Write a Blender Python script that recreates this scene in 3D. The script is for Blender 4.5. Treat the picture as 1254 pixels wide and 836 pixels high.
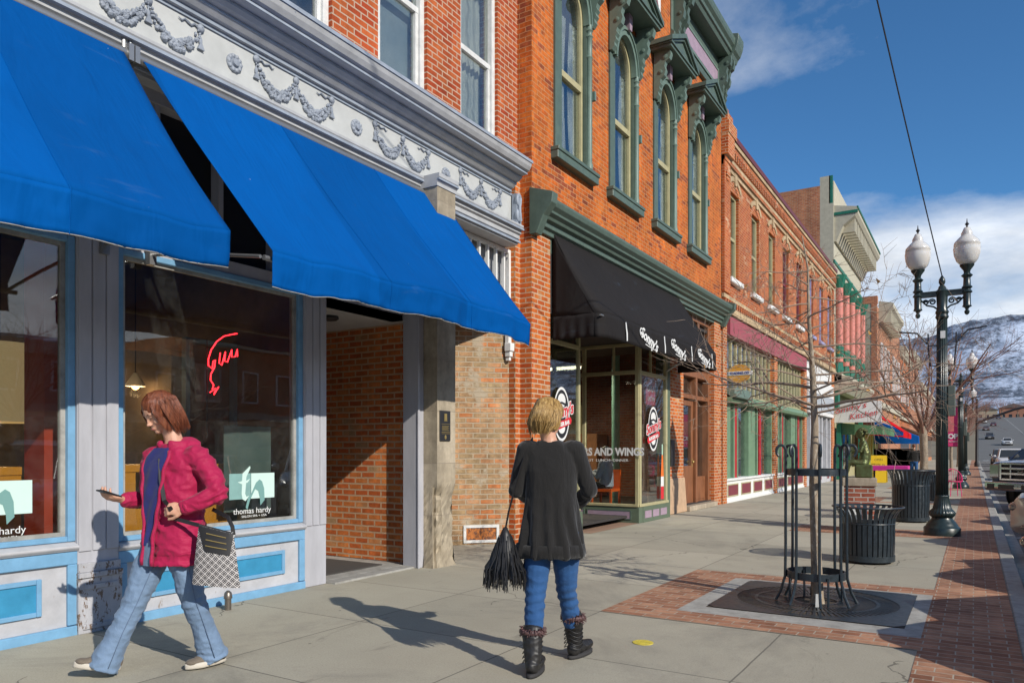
import bpy, bmesh, math, random
from mathutils import Vector, Matrix, Euler, noise as mnoise
random.seed(7)
R = math.radians
sc = bpy.context.scene
for o in list(bpy.data.objects): bpy.data.objects.remove(o)
COL = sc.collection

# ------------------------------------------------------------ camera
cd = bpy.data.cameras.new('camera'); cam = bpy.data.objects.new('camera', cd); COL.objects.link(cam)
cam.location = (0, 0, 1.38); cam.rotation_euler = (R(90), 0, R(31.77))
cd.sensor_width = 36; cd.lens = 26.24; cd.shift_y = 0.1069; cd.clip_start = .05; cd.clip_end = 20000
sc.camera = cam
# ------------------------------------------------------------ light
EL, AZ = 30.5, 108.0
sun_dir = Vector((math.sin(R(AZ))*math.cos(R(EL)), math.cos(R(AZ))*math.cos(R(EL)), math.sin(R(EL))))
w = bpy.data.worlds.new("World"); sc.world = w; w.use_nodes = True
nt = w.node_tree; nt.nodes.clear(); N = nt.nodes; LK = nt.links
out = N.new('ShaderNodeOutputWorld'); bg = N.new('ShaderNodeBackground'); LK.new(bg.outputs[0], out.inputs[0])
sky = N.new('ShaderNodeTexSky'); sky.sky_type = 'NISHITA'; sky.sun_disc = False
sky.sun_elevation = R(EL); sky.sun_rotation = R(AZ); sky.altitude = 1300; sky.air_density = 1.0; sky.dust_density = .2; sky.ozone_density = 3.0
bg.inputs[1].default_value = .09
tc = N.new('ShaderNodeTexCoord'); sep = N.new('ShaderNodeSeparateXYZ'); LK.new(tc.outputs['Generated'], sep.inputs[0])
def wm(op, a, b=None, c=None, clamp=False):
    n = N.new('ShaderNodeMath'); n.operation = op; n.use_clamp = clamp
    for i, x in enumerate((a, b, c)):
        if x is None: continue
        if isinstance(x, (int, float)): n.inputs[i].default_value = x
        else: LK.new(x, n.inputs[i])
    return n.outputs[0]
zz = wm('ADD', wm('MAXIMUM', sep.outputs[2], 0.0), .16)
cx_ = wm('DIVIDE', sep.outputs[0], zz); cy_ = wm('DIVIDE', sep.outputs[1], zz)
comb = N.new('ShaderNodeCombineXYZ'); LK.new(cx_, comb.inputs[0]); LK.new(cy_, comb.inputs[1]); comb.inputs[2].default_value = 4.3
def wnoise(scale, detail, rough, dist=0):
    n = N.new('ShaderNodeTexNoise'); LK.new(comb.outputs[0], n.inputs['Vector'])
    n.inputs['Scale'].default_value = scale; n.inputs['Detail'].default_value = detail; n.inputs['Roughness'].default_value = rough; n.inputs['Distortion'].default_value = dist
    return n.outputs[0]
n1 = wnoise(.75, 9, .6, .25)
cr = N.new('ShaderNodeValToRGB'); LK.new(sep.outputs[2], cr.inputs[0])   # how cloudy each height of the sky is
cr.color_ramp.interpolation = 'EASE'
e = cr.color_ramp.elements; e[0].position = 0.0; e[0].color = (.62,)*3+(1,); e[1].position = 1.0; e[1].color = (.5,)*3+(1,)
for p, c in ((.16, .74), (.235, .68), (.285, .38), (.34, .20), (.395, .20), (.43, .35), (.5, .41), (.6, .40)):
    x = cr.color_ramp.elements.new(p); x.color = (c, c, c, 1)
cov = wm('ADD', n1, wm('SUBTRACT', cr.outputs[0], .5))
amt = wm('MULTIPLY', wm('SUBTRACT', cov, .45), 3.6, clamp=True)
n2 = wnoise(2.2, 8, .65, .1)
shade = wm('ADD', wm('MULTIPLY', n2, 1.5), .62)
cc = N.new('ShaderNodeVectorMath'); cc.operation = 'SCALE'; cc.inputs[0].default_value = (6.6, 6.9, 7.3); LK.new(shade, cc.inputs[3])
tint = N.new('ShaderNodeMix'); tint.data_type = 'RGBA'; tint.blend_type = 'MULTIPLY'; tint.inputs[0].default_value = 1
LK.new(sky.outputs[0], tint.inputs[6]); tint.inputs[7].default_value = (.64, 1.14, 1.42, 1)
mix = N.new('ShaderNodeMix'); mix.data_type = 'RGBA'
LK.new(wm('MULTIPLY', amt, .93), mix.inputs[0]); LK.new(tint.outputs[2], mix.inputs[6]); LK.new(cc.outputs[0], mix.inputs[7])
LK.new(mix.outputs[2], bg.inputs[0])
sl = bpy.data.lights.new('sun', 'SUN'); sl.energy = 4.4; sl.angle = R(.5); sl.color = (1, .94, .84)
so = bpy.data.objects.new('sun', sl); COL.objects.link(so); so.rotation_euler = (-sun_dir).to_track_quat('-Z', 'Y').to_euler(); so.location = (30, -8, 25)
vs = sc.view_settings; vs.view_transform = 'Standard'; vs.look = 'None'; vs.gamma = 1; vs.use_curve_mapping = False; vs.exposure = .12
sc.render.engine = 'CYCLES'

# ------------------------------------------------------------ mesh helpers
ORI = {}
def setp(o, label=None, cat=None, group=None, kind=None):
    if label: o['label'] = label
    if cat: o['category'] = cat
    if group: o['group'] = group
    if kind: o['kind'] = kind
    return o
def thing(name, label, cat, loc=(0, 0, 0), rz=0, group=None):
    o = bpy.data.objects.new(name, None); COL.objects.link(o); o.empty_display_size = .1
    o.location = loc; o.rotation_euler = (0, 0, rz); ORI[o.name] = Vector(loc) if not rz else Vector((0, 0, 0))
    return setp(o, label, cat, group)
def copy_tree(o, parent=None):
    c = o.copy(); COL.objects.link(c)
    if parent is not None: c.parent = parent
    for ch in list(o.children): copy_tree(ch, c)
    return c
def relabel(o, label): o['label'] = label; return o
class MB:
    def __init__(s): s.v = []; s.f = []
    def add(s, vs_, fs):
        b = len(s.v); s.v += [tuple(p) for p in vs_]; s.f += [tuple(i+b for i in f) for f in fs]; return s
    def box(s, x0, x1, y0, y1, z0, z1):
        if x0 > x1: x0, x1 = x1, x0
        if y0 > y1: y0, y1 = y1, y0
        if z0 > z1: z0, z1 = z1, z0
        return s.add([(x0,y0,z0),(x1,y0,z0),(x1,y1,z0),(x0,y1,z0),(x0,y0,z1),(x1,y0,z1),(x1,y1,z1),(x0,y1,z1)],
                     [(3,2,1,0),(4,5,6,7),(0,1,5,4),(1,2,6,5),(2,3,7,6),(3,0,4,7)])
    def obox(s, c, sx, sy, sz, rot):   # oriented box, rot = Euler tuple or Matrix
        M = rot if isinstance(rot, Matrix) else Euler(rot).to_matrix()
        t = MB().box(-sx/2, sx/2, -sy/2, sy/2, -sz/2, sz/2)
        return s.add([M @ Vector(p) + Vector(c) for p in t.v], t.f)
    def bar(s, a, b, w, h=None):
        a, b = Vector(a), Vector(b); d = b-a; L = d.length
        if L < 1e-6: return s
        h = h or w
        return s.obox((a+b)/2, w, h, L, d.to_track_quat('Z', 'Y').to_matrix())
    def rings(s, rings, closed=True, cap=True):
        n = len(rings[0]); vs_ = [p for r in rings for p in r]; fs = []
        m = n if closed else n-1
        for i in range(len(rings)-1):
            for j in range(m):
                k = (j+1) % n
                fs.append((i*n+j, i*n+k, (i+1)*n+k, (i+1)*n+j))
        if cap and closed:
            fs.append(tuple(range(n-1, -1, -1))); fs.append(tuple((len(rings)-1)*n+j for j in range(n)))
        return s.add(vs_, fs)
    def tube(s, pts, r, n=8, cap=True):
        pts = [Vector(p) for p in pts]
        if isinstance(r, (int, float)): r = [r]*len(pts)
        rg = []; up = None
        for i, p in enumerate(pts):
            d = (pts[min(i+1, len(pts)-1)] - pts[max(i-1, 0)])
            if d.length < 1e-9: d = Vector((0, 0, 1))
            d.normalize()
            if up is None: up = d.orthogonal().normalized()
            else:
                up = up - d*up.dot(d)
                up = up.normalized() if up.length > 1e-6 else d.orthogonal().normalized()
            q = d.cross(up)
            rg.append([p + (up*math.cos(2*math.pi*j/n) + q*math.sin(2*math.pi*j/n))*r[i] for j in range(n)])
        return s.rings(rg, True, cap)
    def lathe(s, prof, c=(0, 0, 0), n=24, cap=True, flute=0, fd=0, ax=None):
        rg = []
        for r, z in prof:
            ring = []
            for j in range(n):
                a = 2*math.pi*j/n; rr = r*(1 - fd*(.5+.5*math.cos(flute*a))) if flute else r
                ring.append(Vector((rr*math.cos(a), rr*math.sin(a), z)))
            rg.append(ring)
        if ax is not None:
            M = Vector(ax).to_track_quat('Z', 'Y').to_matrix(); rg = [[M @ p for p in g] for g in rg]
        rg = [[p+Vector(c) for p in g] for g in rg]
        return s.rings(rg, True, cap)
    def ell(s, c, rx, ry, rz_, n=12, m=8, rot=None):
        rg = []
        M = Euler(rot).to_matrix() if rot is not None and not isinstance(rot, Matrix) else (rot or Matrix.Identity(3))
        for i in range(m+1):
            t = math.pi*i/m; st = max(math.sin(t), .02)
            rg.append([M @ Vector((rx*st*math.cos(2*math.pi*j/n), ry*st*math.sin(2*math.pi*j/n), -rz_*math.cos(t))) + Vector(c) for j in range(n)])
        return s.rings(rg)
    def prism(s, poly, axis, a, b):    # poly in the other two axes; axis y: (x,z); axis x: (y,z); axis z: (x,y)
        def P(p, t): return {'y': (p[0], t, p[1]), 'x': (t, p[0], p[1]), 'z': (p[0], p[1], t)}[axis]
        n = len(poly); ar = sum(poly[i][0]*poly[(i+1) % n][1]-poly[(i+1) % n][0]*poly[i][1] for i in range(n))
        if ar < 0: poly = poly[::-1]
        if axis == 'y': poly = poly[::-1]
        vs_ = [P(p, a) for p in poly] + [P(p, b) for p in poly]
        fs = [tuple(range(n-1, -1, -1)), tuple(range(n, 2*n))] + [(i, (i+1) % n, n+(i+1) % n, n+i) for i in range(n)]
        if a > b: fs = [f[::-1] for f in fs]
        return s.add(vs_, fs)
    def grid(s, fn, nu, nv):
        vs_ = [fn(i/nu, j/nv) for i in range(nu+1) for j in range(nv+1)]
        return s.add(vs_, [(i*(nv+1)+j, (i+1)*(nv+1)+j, (i+1)*(nv+1)+j+1, i*(nv+1)+j+1) for i in range(nu) for j in range(nv)])
    def xf(s, M):
        s.v = [tuple(M @ Vector(p)) for p in s.v]; return s
    def join(s, o): return s.add(o.v, o.f)
    def clusters(s, tol=.006):
        n = len(s.v); par = list(range(n))
        def fd(a):
            while par[a] != a: par[a] = par[par[a]]; a = par[a]
            return a
        for f in s.f:
            r0 = fd(f[0])
            for k in f[1:]: par[fd(k)] = r0
        g = {}
        for i in range(n): g.setdefault(fd(i), []).append(i)
        if len(g) > 220 or len(g) < 2: return None
        gs = [(ix, [min(s.v[i][k] for i in ix)-tol for k in range(3)], [max(s.v[i][k] for i in ix)+tol for k in range(3)]) for ix in g.values()]
        m = len(gs); p2 = list(range(m))
        def f2(a):
            while p2[a] != a: p2[a] = p2[p2[a]]; a = p2[a]
            return a
        for a in range(m):
            for b in range(a+1, m):
                if all(gs[a][1][k] <= gs[b][2][k] and gs[b][1][k] <= gs[a][2][k] for k in range(3)): p2[f2(a)] = f2(b)
        out = {}
        for a in range(m): out.setdefault(f2(a), []).extend(gs[a][0])
        return list(out.values())
    def build(s, name, m, parent=None, smooth=False, bevel=0, local=False, solid=0, label=None, whole=False):
        if parent is not None and not whole and len(s.v) < 6000 and not any(k in name for k in ('lettering', 'leaf', 'logo', 'garland', 'moulding', 'trim', 'band', 'print', 'dentil', 'transom', 'slat', 'mark', 'skin', 'hair', 'fringe')):
            cl = s.clusters()
            if cl and 1 < len(cl) <= 24:
                first = None
                for ix in sorted(cl, key=lambda q: -len(q)):
                    st = set(ix); mp = {o: k for k, o in enumerate(ix)}; t = MB(); t.v = [s.v[i] for i in ix]; t.f = [tuple(mp[i] for i in f) for f in s.f if f[0] in st]
                    o = t.build(name, m, parent, smooth, bevel, local, solid, label, True); first = first or o
                return first
        me = bpy.data.meshes.new(name)
        if parent is not None and not local:
            off = ORI.get(parent.name, Vector((0, 0, 0)))
        elif parent is None:
            xs = [p[0] for p in s.v]; ys = [p[1] for p in s.v]; zs = [p[2] for p in s.v]
            off = Vector(((min(xs)+max(xs))/2, (min(ys)+max(ys))/2, min(zs)))
        else: off = Vector((0, 0, 0))
        me.from_pydata([(p[0]-off[0], p[1]-off[1], p[2]-off[2]) for p in s.v], [], s.f)
        bm = bmesh.new(); bm.from_mesh(me); bmesh.ops.recalc_face_normals(bm, faces=bm.faces); bm.to_mesh(me); bm.free()
        me.materials.append(m)
        o = bpy.data.objects.new(name, me); COL.objects.link(o)
        if parent is not None: o.parent = parent; ORI[o.name] = off
        else: o.location = off; ORI[o.name] = off
        if smooth:
            me.shade_smooth()
            if smooth != 'full':
                try: me.set_sharp_from_angle(angle=R(38))
                except Exception: pass
        if bevel:
            b = o.modifiers.new('b', 'BEVEL'); b.width = bevel; b.segments = 1; b.limit_method = 'ANGLE'
        if solid:
            b = o.modifiers.new('s', 'SOLIDIFY'); b.thickness = solid; b.offset = 0
        if label: o['label'] = label
        return o
def solo(mb, name, m, label, cat, group=None, **k): return setp(mb.build(name, m, None, **k), label, cat, group)
def struct(mb, name, m, **k): return setp(mb.build(name, m, None, **k), kind='structure')

# ------------------------------------------------------------ material helpers
class NT:
    def __init__(s, name):
        s.m = bpy.data.materials.new(name); s.m.use_nodes = True; s.t = s.m.node_tree; s.t.nodes.clear()
        s.o = s.n('ShaderNodeOutputMaterial'); s.b = s.n('ShaderNodeBsdfPrincipled'); s.l(s.b.outputs[0], s.o.inputs[0])
    def n(s, t, **k):
        x = s.t.nodes.new(t)
        for a, b in k.items(): setattr(x, a, b)
        return x
    def l(s, a, b): s.t.links.new(a, b)
    def put(s, inp, x):
        if x is None: return
        if isinstance(x, bpy.types.NodeSocket): s.l(x, inp)
        elif isinstance(x, (tuple, list)) and len(x) == 3 and inp.type == 'RGBA': inp.default_value = (*x, 1)
        else: inp.default_value = x
    def math(s, op, a, b=None, c=None, clamp=False):
        x = s.n('ShaderNodeMath', operation=op); x.use_clamp = clamp
        for i, q in enumerate((a, b, c)): s.put(x.inputs[i], q)
        return x.outputs[0]
    def mix(s, f, a, b, mode='MIX'):
        x = s.n('ShaderNodeMix', data_type='RGBA', blend_type=mode); s.put(x.inputs[0], f); s.put(x.inputs[6], a); s.put(x.inputs[7], b); return x.outputs[2]
    def noise(s, scale, detail=4, rough=.55, vec=None, dist=0):
        x = s.n('ShaderNodeTexNoise'); s.put(x.inputs['Scale'], scale); s.put(x.inputs['Detail'], detail); s.put(x.inputs['Roughness'], rough); s.put(x.inputs['Distortion'], dist)
        if vec is not None: s.l(vec, x.inputs['Vector'])
        return x.outputs[0]
    def ramp(s, f, stops):
        x = s.n('ShaderNodeValToRGB'); s.l(f, x.inputs[0]); e = x.color_ramp.elements
        while len(e) < len(stops): e.new(.5)
        for i, (p, c) in enumerate(stops):
            e[i].position = p; e[i].color = (*c, 1) if isinstance(c, (tuple, list)) else (c, c, c, 1)
        return x.outputs[0]
    def rng(s, f, a, b, c, d):
        x = s.n('ShaderNodeMapRange'); s.put(x.inputs[0], f)
        for i, q in enumerate((a, b, c, d)): s.put(x.inputs[i+1], q)
        return x.outputs[0]
    def pos(s): return s.n('ShaderNodeNewGeometry').outputs['Position']
    def obj(s): return s.n('ShaderNodeTexCoord').outputs['Object']
    def mapv(s, vec, sc_=(1, 1, 1), rot=(0, 0, 0), loc=(0, 0, 0)):
        x = s.n('ShaderNodeMapping'); s.l(vec, x.inputs[0]); x.inputs['Scale'].default_value = sc_; x.inputs['Rotation'].default_value = rot; x.inputs['Location'].default_value = loc; return x.outputs[0]
    def bump(s, h, strength=.3, dist=.01):
        x = s.n('ShaderNodeBump'); s.put(x.inputs['Strength'], strength); s.put(x.inputs['Distance'], dist); s.l(h, x.inputs['Height']); s.l(x.outputs[0], s.b.inputs['Normal']); return x
    def set(s, **k):
        for a, b in k.items():
            nm = {'col': 'Base Color', 'rough': 'Roughness', 'metal': 'Metallic', 'spec': 'Specular IOR Level', 'coat': 'Coat Weight', 'trans': 'Transmission Weight', 'ecol': 'Emission Color', 'estr': 'Emission Strength', 'sheen': 'Sheen Weight', 'alpha': 'Alpha'}[a]
            s.put(s.b.inputs[nm], b)
        return s.m
def vmul(c, k): return tuple(min(1, x*k) for x in c)
def paint(name, c, rough=.55, var=.12, chip=None, chipamt=.62, bump=.12, metal=0, scale=6, vert=False, spec=.5):
    t = NT(name); p = t.obj()
    if vert: p = t.mapv(p, (1, 1, .25))
    n = t.noise(scale, 6, .65, p)
    col = t.mix(t.rng(n, .3, .7, 0, 1), vmul(c, 1-var), vmul(c, 1+var))
    if chip:
        n2 = t.noise(scale*2.6, 8, .72, t.mapv(t.obj(), (1, 1, .5)), .3)
        col = t.mix(t.rng(n2, chipamt, chipamt+.03, 0, 1), col, chip)
    t.bump(t.noise(scale*6, 4, .6, p), bump, .004)
    return t.set(col=col, rough=t.rng(n, .2, .8, max(rough-.1, .05), min(rough+.1, 1)), metal=metal, spec=spec)
def bricks(name, c1, c2, mortar, tan=None, tanamt=.6, bw=.215, rh=.075, ms=.009, var=.35, patch=(1, 1, 1), patchamt=.0, msm=.15, ground=False, bmp=.6):
    t = NT(name); g = t.n('ShaderNodeNewGeometry')
    if ground: uv = g.outputs['Position']
    else:
        cr_ = t.n('ShaderNodeVectorMath', operation='CROSS_PRODUCT'); cr_.inputs[0].default_value = (0, 0, 1); t.l(g.outputs['True Normal'], cr_.inputs[1])
        nn = t.n('ShaderNodeVectorMath', operation='NORMALIZE'); t.l(cr_.outputs[0], nn.inputs[0])
        dt = t.n('ShaderNodeVectorMath', operation='DOT_PRODUCT'); t.l(nn.outputs[0], dt.inputs[0]); t.l(g.outputs['Position'], dt.inputs[1])
        sp = t.n('ShaderNodeSeparateXYZ'); t.l(g.outputs['Position'], sp.inputs[0])
        cb = t.n('ShaderNodeCombineXYZ'); t.l(dt.outputs['Value'], cb.inputs[0]); t.l(sp.outputs[2], cb.inputs[1]); uv = cb.outputs[0]
    # slight wobble so that courses are not ruler straight
    nw = t.n('ShaderNodeTexNoise'); nw.inputs['Scale'].default_value = 7; t.l(uv, nw.inputs['Vector'])
    ws = t.n('ShaderNodeVectorMath', operation='MULTIPLY_ADD'); t.l(nw.outputs['Color'], ws.inputs[0]); ws.inputs[1].default_value = (.012, .012, 0); t.l(uv, ws.inputs[2])
    b = t.n('ShaderNodeTexBrick'); t.l(ws.outputs[0], b.inputs['Vector']); b.inputs['Scale'].default_value = 1
    b.inputs['Brick Width'].default_value = bw; b.inputs['Row Height'].default_value = rh; b.inputs['Mortar Size'].default_value = ms; b.inputs['Mortar Smooth'].default_value = msm
    b.inputs['Color1'].default_value = (0, 0, 0, 1); b.inputs['Color2'].default_value = (1, 1, 1, 1); b.inputs['Mortar'].default_value = (.5, .5, .5, 1)
    per = b.outputs['Color']
    col = t.mix(per, c1, c2)
    if tan:
        pr = t.n('ShaderNodeTexBrick'); t.l(ws.outputs[0], pr.inputs['Vector'])
        for k in ('Scale', 'Brick Width', 'Row Height'): pr.inputs[k].default_value = b.inputs[k].default_value
        pr.inputs['Mortar Size'].default_value = 0; pr.inputs['Color1'].default_value = (0, 0, 0, 1); pr.inputs['Color2'].default_value = (1, 1, 1, 1)
        f = t.math('ADD', t.math('MULTIPLY', pr.outputs['Color'], .5), t.math('MULTIPLY', t.noise(1.3, 3, .6, uv), 1.0))
        col = t.mix(t.rng(f, tanamt, tanamt+.15, 0, 1), col, tan)
    n = t.noise(9, 6, .7, uv); n3 = t.noise(1.1, 4, .6, uv)
    col = t.mix(1.0, col, t.ramp(n, [(.25, 1-var), (.75, 1+var*.6)]), 'MULTIPLY')
    col = t.mix(1.0, col, t.ramp(n3, [(.3, .74), (.7, 1.15)]), 'MULTIPLY')
    if not ground: col = t.mix(1.0, col, t.ramp(t.noise(1.6, 6, .7, t.mapv(uv, (1.6, .22, 1))), [(.40, .74), (.60, 1.06)]), 'MULTIPLY')
    mcol = t.mix(t.noise(5, 4, .6, uv), vmul(mortar, .75), vmul(mortar, 1.2))
    if patchamt: col = t.mix(t.rng(t.noise(2.3, 5, .65, uv), patchamt, patchamt+.06, 0, .8), col, patch)
    fin = t.mix(b.outputs['Fac'], col, mcol)
    h = t.math('ADD', t.math('MULTIPLY', b.outputs['Fac'], -1.0), t.math('MULTIPLY', t.noise(38, 5, .7, uv), .55))
    t.bump(h, bmp, .008)
    return t.set(col=fin, rough=.86, spec=.25)
def flat(name, c, rough=.5, metal=0, spec=.5, coat=0):
    t = NT(name); n = t.noise(14, 4, .6, t.obj())
    return t.set(col=t.mix(n, vmul(c, .9), vmul(c, 1.1)), rough=rough, metal=metal, spec=spec, coat=coat)
def glass(name, tint=(.8, .84, .82), ior=1.55, dirt=.03):
    t = NT(name); t.t.nodes.remove(t.b)
    tr = t.n('ShaderNodeBsdfTransparent'); tr.inputs[0].default_value = (*tint, 1)
    gl = t.n('ShaderNodeBsdfGlossy'); gl.inputs['Roughness'].default_value = .01; gl.inputs[0].default_value = (.95, .97, 1, 1)
    lw = t.n('ShaderNodeLayerWeight'); lw.inputs['Blend'].default_value = .5; f0 = ((ior-1)/(ior+1))**2
    nz = t.noise(.8, 2, .5, t.pos()); bp = t.n('ShaderNodeBump'); bp.inputs['Strength'].default_value = .04; bp.inputs['Distance'].default_value = .05; t.l(nz, bp.inputs['Height']); t.l(bp.outputs[0], gl.inputs['Normal'])
    f = t.math('ADD', f0, t.math('MULTIPLY', t.math('POWER', lw.outputs['Facing'], 4.0), 1-f0), clamp=True)
    m1 = t.n('ShaderNodeMixShader'); t.l(f, m1.inputs[0]); t.l(tr.outputs[0], m1.inputs[1]); t.l(gl.outputs[0], m1.inputs[2])
    df = t.n('ShaderNodeBsdfDiffuse'); df.inputs[0].default_value = (.6, .6, .55, 1)
    m2 = t.n('ShaderNodeMixShader'); t.l(t.rng(t.noise(3, 6, .7, t.obj()), .4, .8, 0, dirt), m2.inputs[0]); t.l(m1.outputs[0], m2.inputs[1]); t.l(df.outputs[0], m2.inputs[2])
    t.l(m2.outputs[0], t.o.inputs[0]); return t.m
def emis(name, c, s): return NT(name).set(col=c, ecol=c, estr=s)

M = {}
M['br_orange'] = bricks('brick_orange', (.55, .115, .018), (.68, .185, .028), (.44, .23, .11), tan=(.30, .07, .03), tanamt=.86, var=.5, ms=.0065)
M['br_pier'] = bricks('brick_pier', (.48, .09, .02), (.64, .18, .035), (.50, .36, .24), tan=(.55, .36, .2), tanamt=.95, ms=.010)
M['br_red'] = bricks('brick_red', (.44, .09, .025), (.56, .16, .04), (.42, .27, .18), tan=(.66, .42, .26), tanamt=.95, ms=.007)
M['br_upper'] = bricks('brick_upper', (.40, .06, .018), (.54, .13, .035), (.46, .33, .24), ms=.009)
M['br_entry'] = bricks('brick_entry', (.56, .12, .03), (.74, .24, .06), (.55, .36, .22), tan=(.50, .30, .15), tanamt=.97, ms=.012, var=.45, patch=(.5, .3, .2), patchamt=.68, bmp=.9)
M['br_tan'] = bricks('brick_tan', (.40, .28, .15), (.56, .30, .15), (.42, .34, .24), tan=(.60, .22, .08), tanamt=.88, ms=.009, var=.5, patch=(.42, .36, .27), patchamt=.56, bmp=1.0)
M['br_far'] = bricks('brick_far', (.46, .15, .07), (.58, .25, .12), (.40, .30, .22), ms=.008)
M['paver'] = bricks('paver_bricks', (.27, .115, .065), (.45, .24, .145), (.38, .33, .26), bw=.205, rh=.105, ms=.005, var=.4, ground=True, bmp=.4)
M['stone_brick'] = bricks('stone_blocks', (.42, .35, .26), (.48, .40, .30), (.34, .28, .21), bw=.9, rh=.42, ms=.004, var=.25)
GR = (.36, .37, .40)
M['grey'] = paint('grey_paint', (.40, .40, .43), .6, .12, chip=(.22, .18, .15), chipamt=.76, vert=True, bump=.2)
M['grey_worn'] = paint('grey_paint_worn', (.38, .38, .40), .7, .2, chip=(.16, .11, .08), chipamt=.54, vert=True, bump=.6, scale=9)
M['white_worn'] = paint('white_paint_worn', (.44, .44, .46), .65, .14, chip=(.27, .22, .18), chipamt=.64, bump=.3, scale=5)
M['frieze'] = paint('frieze_paint', (.46, .47, .46), .6, .1, chip=(.45, .42, .36), chipamt=.74, scale=4)
M['corn'] = paint('cornice_grey', (.28, .32, .38), .6, .18, chip=(.4, .38, .35), chipamt=.72, scale=5, bump=.2)
M['corn_l'] = paint('cornice_light', (.40, .405, .41), .6, .14, chip=(.22, .25, .30), chipamt=.66, scale=5, bump=.2)
M['swag'] = paint('garland_grey', (.25, .28, .33), .6, .15)
M['blue_trim'] = paint('blue_trim', (.16, .34, .52), .5, .12, chip=(.42, .46, .48), chipamt=.70, scale=7)
M['blue_dark'] = paint('blue_panel', (.035, .24, .42), .5, .15, chip=(.12, .33, .45), chipamt=.72, scale=7)
M['white'] = paint('white_paint', (.72, .72, .70), .5, .06)
M['black'] = flat('black_paint', (.02, .02, .022), .45)
M['iron'] = paint('dark_iron', (.018, .027, .034), .38, .3, spec=.6, bump=.15, scale=20)
M['lampgreen'] = paint('lamp_dark_green', (.012, .024, .024), .33, .3, spec=.6, bump=.1, scale=20)
M['green'] = paint('sage_green', (.085, .125, .10), .5, .14, bump=.1, scale=8)
M['green_l'] = paint('light_sage', (.13, .19, .155), .5, .12, scale=8)
M['cream'] = paint('cream_paint', (.40, .36, .20), .5, .12, scale=8)
M['mauve'] = paint('mauve_paint', (.33, .24, .30), .55, .12)
M['plinth'] = paint('plinth_green', (.10, .135, .09), .5, .12)
M['glass'] = glass('window_glass', (.87, .90, .88), 1.75)
M['glass_up'] = glass('upper_glass', (.80, .83, .81), 2.1)
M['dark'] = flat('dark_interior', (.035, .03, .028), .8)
M['wood'] = paint('brown_wood', (.22, .085, .035), .5, .3, vert=True, scale=10, bump=.3)
# ============================================================ setting
def rect(x0, x1, y0, y1, z): return MB().add([(x0, y0, z), (x1, y0, z), (x1, y1, z), (x0, y1, z)], [(0, 1, 2, 3)])
t = NT('concrete_mat'); p = t.pos(); sp = t.n('ShaderNodeSeparateXYZ'); t.l(p, sp.inputs[0])
def joint(coord, off, step, wd):
    a = t.math('SUBTRACT', coord, off); fr = t.math('FRACT', t.math('DIVIDE', a, step)); d = t.math('MINIMUM', fr, t.math('SUBTRACT', 1.0, fr))
    return t.math('LESS_THAN', d, wd/step)
wob = t.math('MULTIPLY', t.math('SUBTRACT', t.noise(3, 3, .6, p), .5), .012)
jx = joint(t.math('ADD', sp.outputs[0], wob), -2.74, 1.5, .006); jy = joint(t.math('ADD', sp.outputs[1], wob), 5.87, 1.37, .006)
jj = t.math('MAXIMUM', jx, jy)
base = t.mix(t.noise(1.1, 6, .65, p), (.32, .29, .225), (.47, .435, .34))
base = t.mix(t.rng(t.noise(.55, 6, .75, p, .6), .50, .70, 0, .6), base, (.20, .185, .155))
base = t.mix(t.rng(t.noise(1.7, 7, .75, t.mapv(p, (1, .3, 1), loc=(3, 1, 0)), 1.5), .60, .66, 0, .35), base, (.13, .12, .10))
base = t.mix(t.rng(t.noise(16, 6, .75, p), .62, .78, 0, .55), base, (.16, .15, .13))
base = t.mix(t.rng(t.noise(85, 4, .8, p), .50, .70, 0, .55), base, (.17, .155, .13))
base = t.mix(t.rng(t.noise(60, 3, .7, t.mapv(p, (1, 1, 1), loc=(5, 2, 0))), .60, .72, 0, .5), base, (.52, .50, .44))
vc = t.n('ShaderNodeTexVoronoi', feature='DISTANCE_TO_EDGE'); vc.inputs['Scale'].default_value = .42
wv_ = t.n('ShaderNodeVectorMath', operation='MULTIPLY_ADD'); nz_ = t.n('ShaderNodeTexNoise'); nz_.inputs['Scale'].default_value = 2.5; nz_.inputs['Detail'].default_value = 6; t.l(p, nz_.inputs['Vector']); t.l(nz_.outputs['Color'], wv_.inputs[0]); wv_.inputs[1].default_value = (.5, .5, 0); t.l(p, wv_.inputs[2]); t.l(wv_.outputs[0], vc.inputs['Vector'])
crk = t.math('MULTIPLY', t.math('LESS_THAN', vc.outputs['Distance'], .0028), t.math('GREATER_THAN', t.noise(.35, 2, .5, p), .53))
base = t.mix(t.math('MULTIPLY', crk, .7), base, (.09, .08, .065))
vo = t.n('ShaderNodeTexVoronoi'); vo.inputs['Scale'].default_value = 2.3; t.l(p, vo.inputs['Vector'])
base = t.mix(t.rng(vo.outputs['Distance'], .012, .035, .85, 0), base, (.07, .065, .06))       # old gum spots
# slab-to-slab tone differences
cb = t.n('ShaderNodeCombineXYZ')
t.l(t.math('FLOOR', t.math('DIVIDE', t.math('SUBTRACT', sp.outputs[0], -2.74), 1.5)), cb.inputs[0]); t.l(t.math('FLOOR', t.math('DIVIDE', t.math('SUBTRACT', sp.outputs[1], 5.87), 1.37)), cb.inputs[1])
wn = t.n('ShaderNodeTexWhiteNoise'); t.l(cb.outputs[0], wn.inputs['Vector'])
base = t.mix(1.0, base, t.ramp(wn.outputs['Value'], [(0, .86), (1, 1.08)]), 'MULTIPLY')
base = t.mix(t.math('MULTIPLY', jj, .75), base, (.10, .09, .075))
hgt = t.math('SUBTRACT', t.math('MULTIPLY', t.noise(90, 4, .7, p), .4), jj); t.bump(hgt, .35, .004)
M['concrete'] = t.set(col=base, rough=.85, spec=.3)
t = NT('kerb_mat'); p = t.pos()
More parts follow.
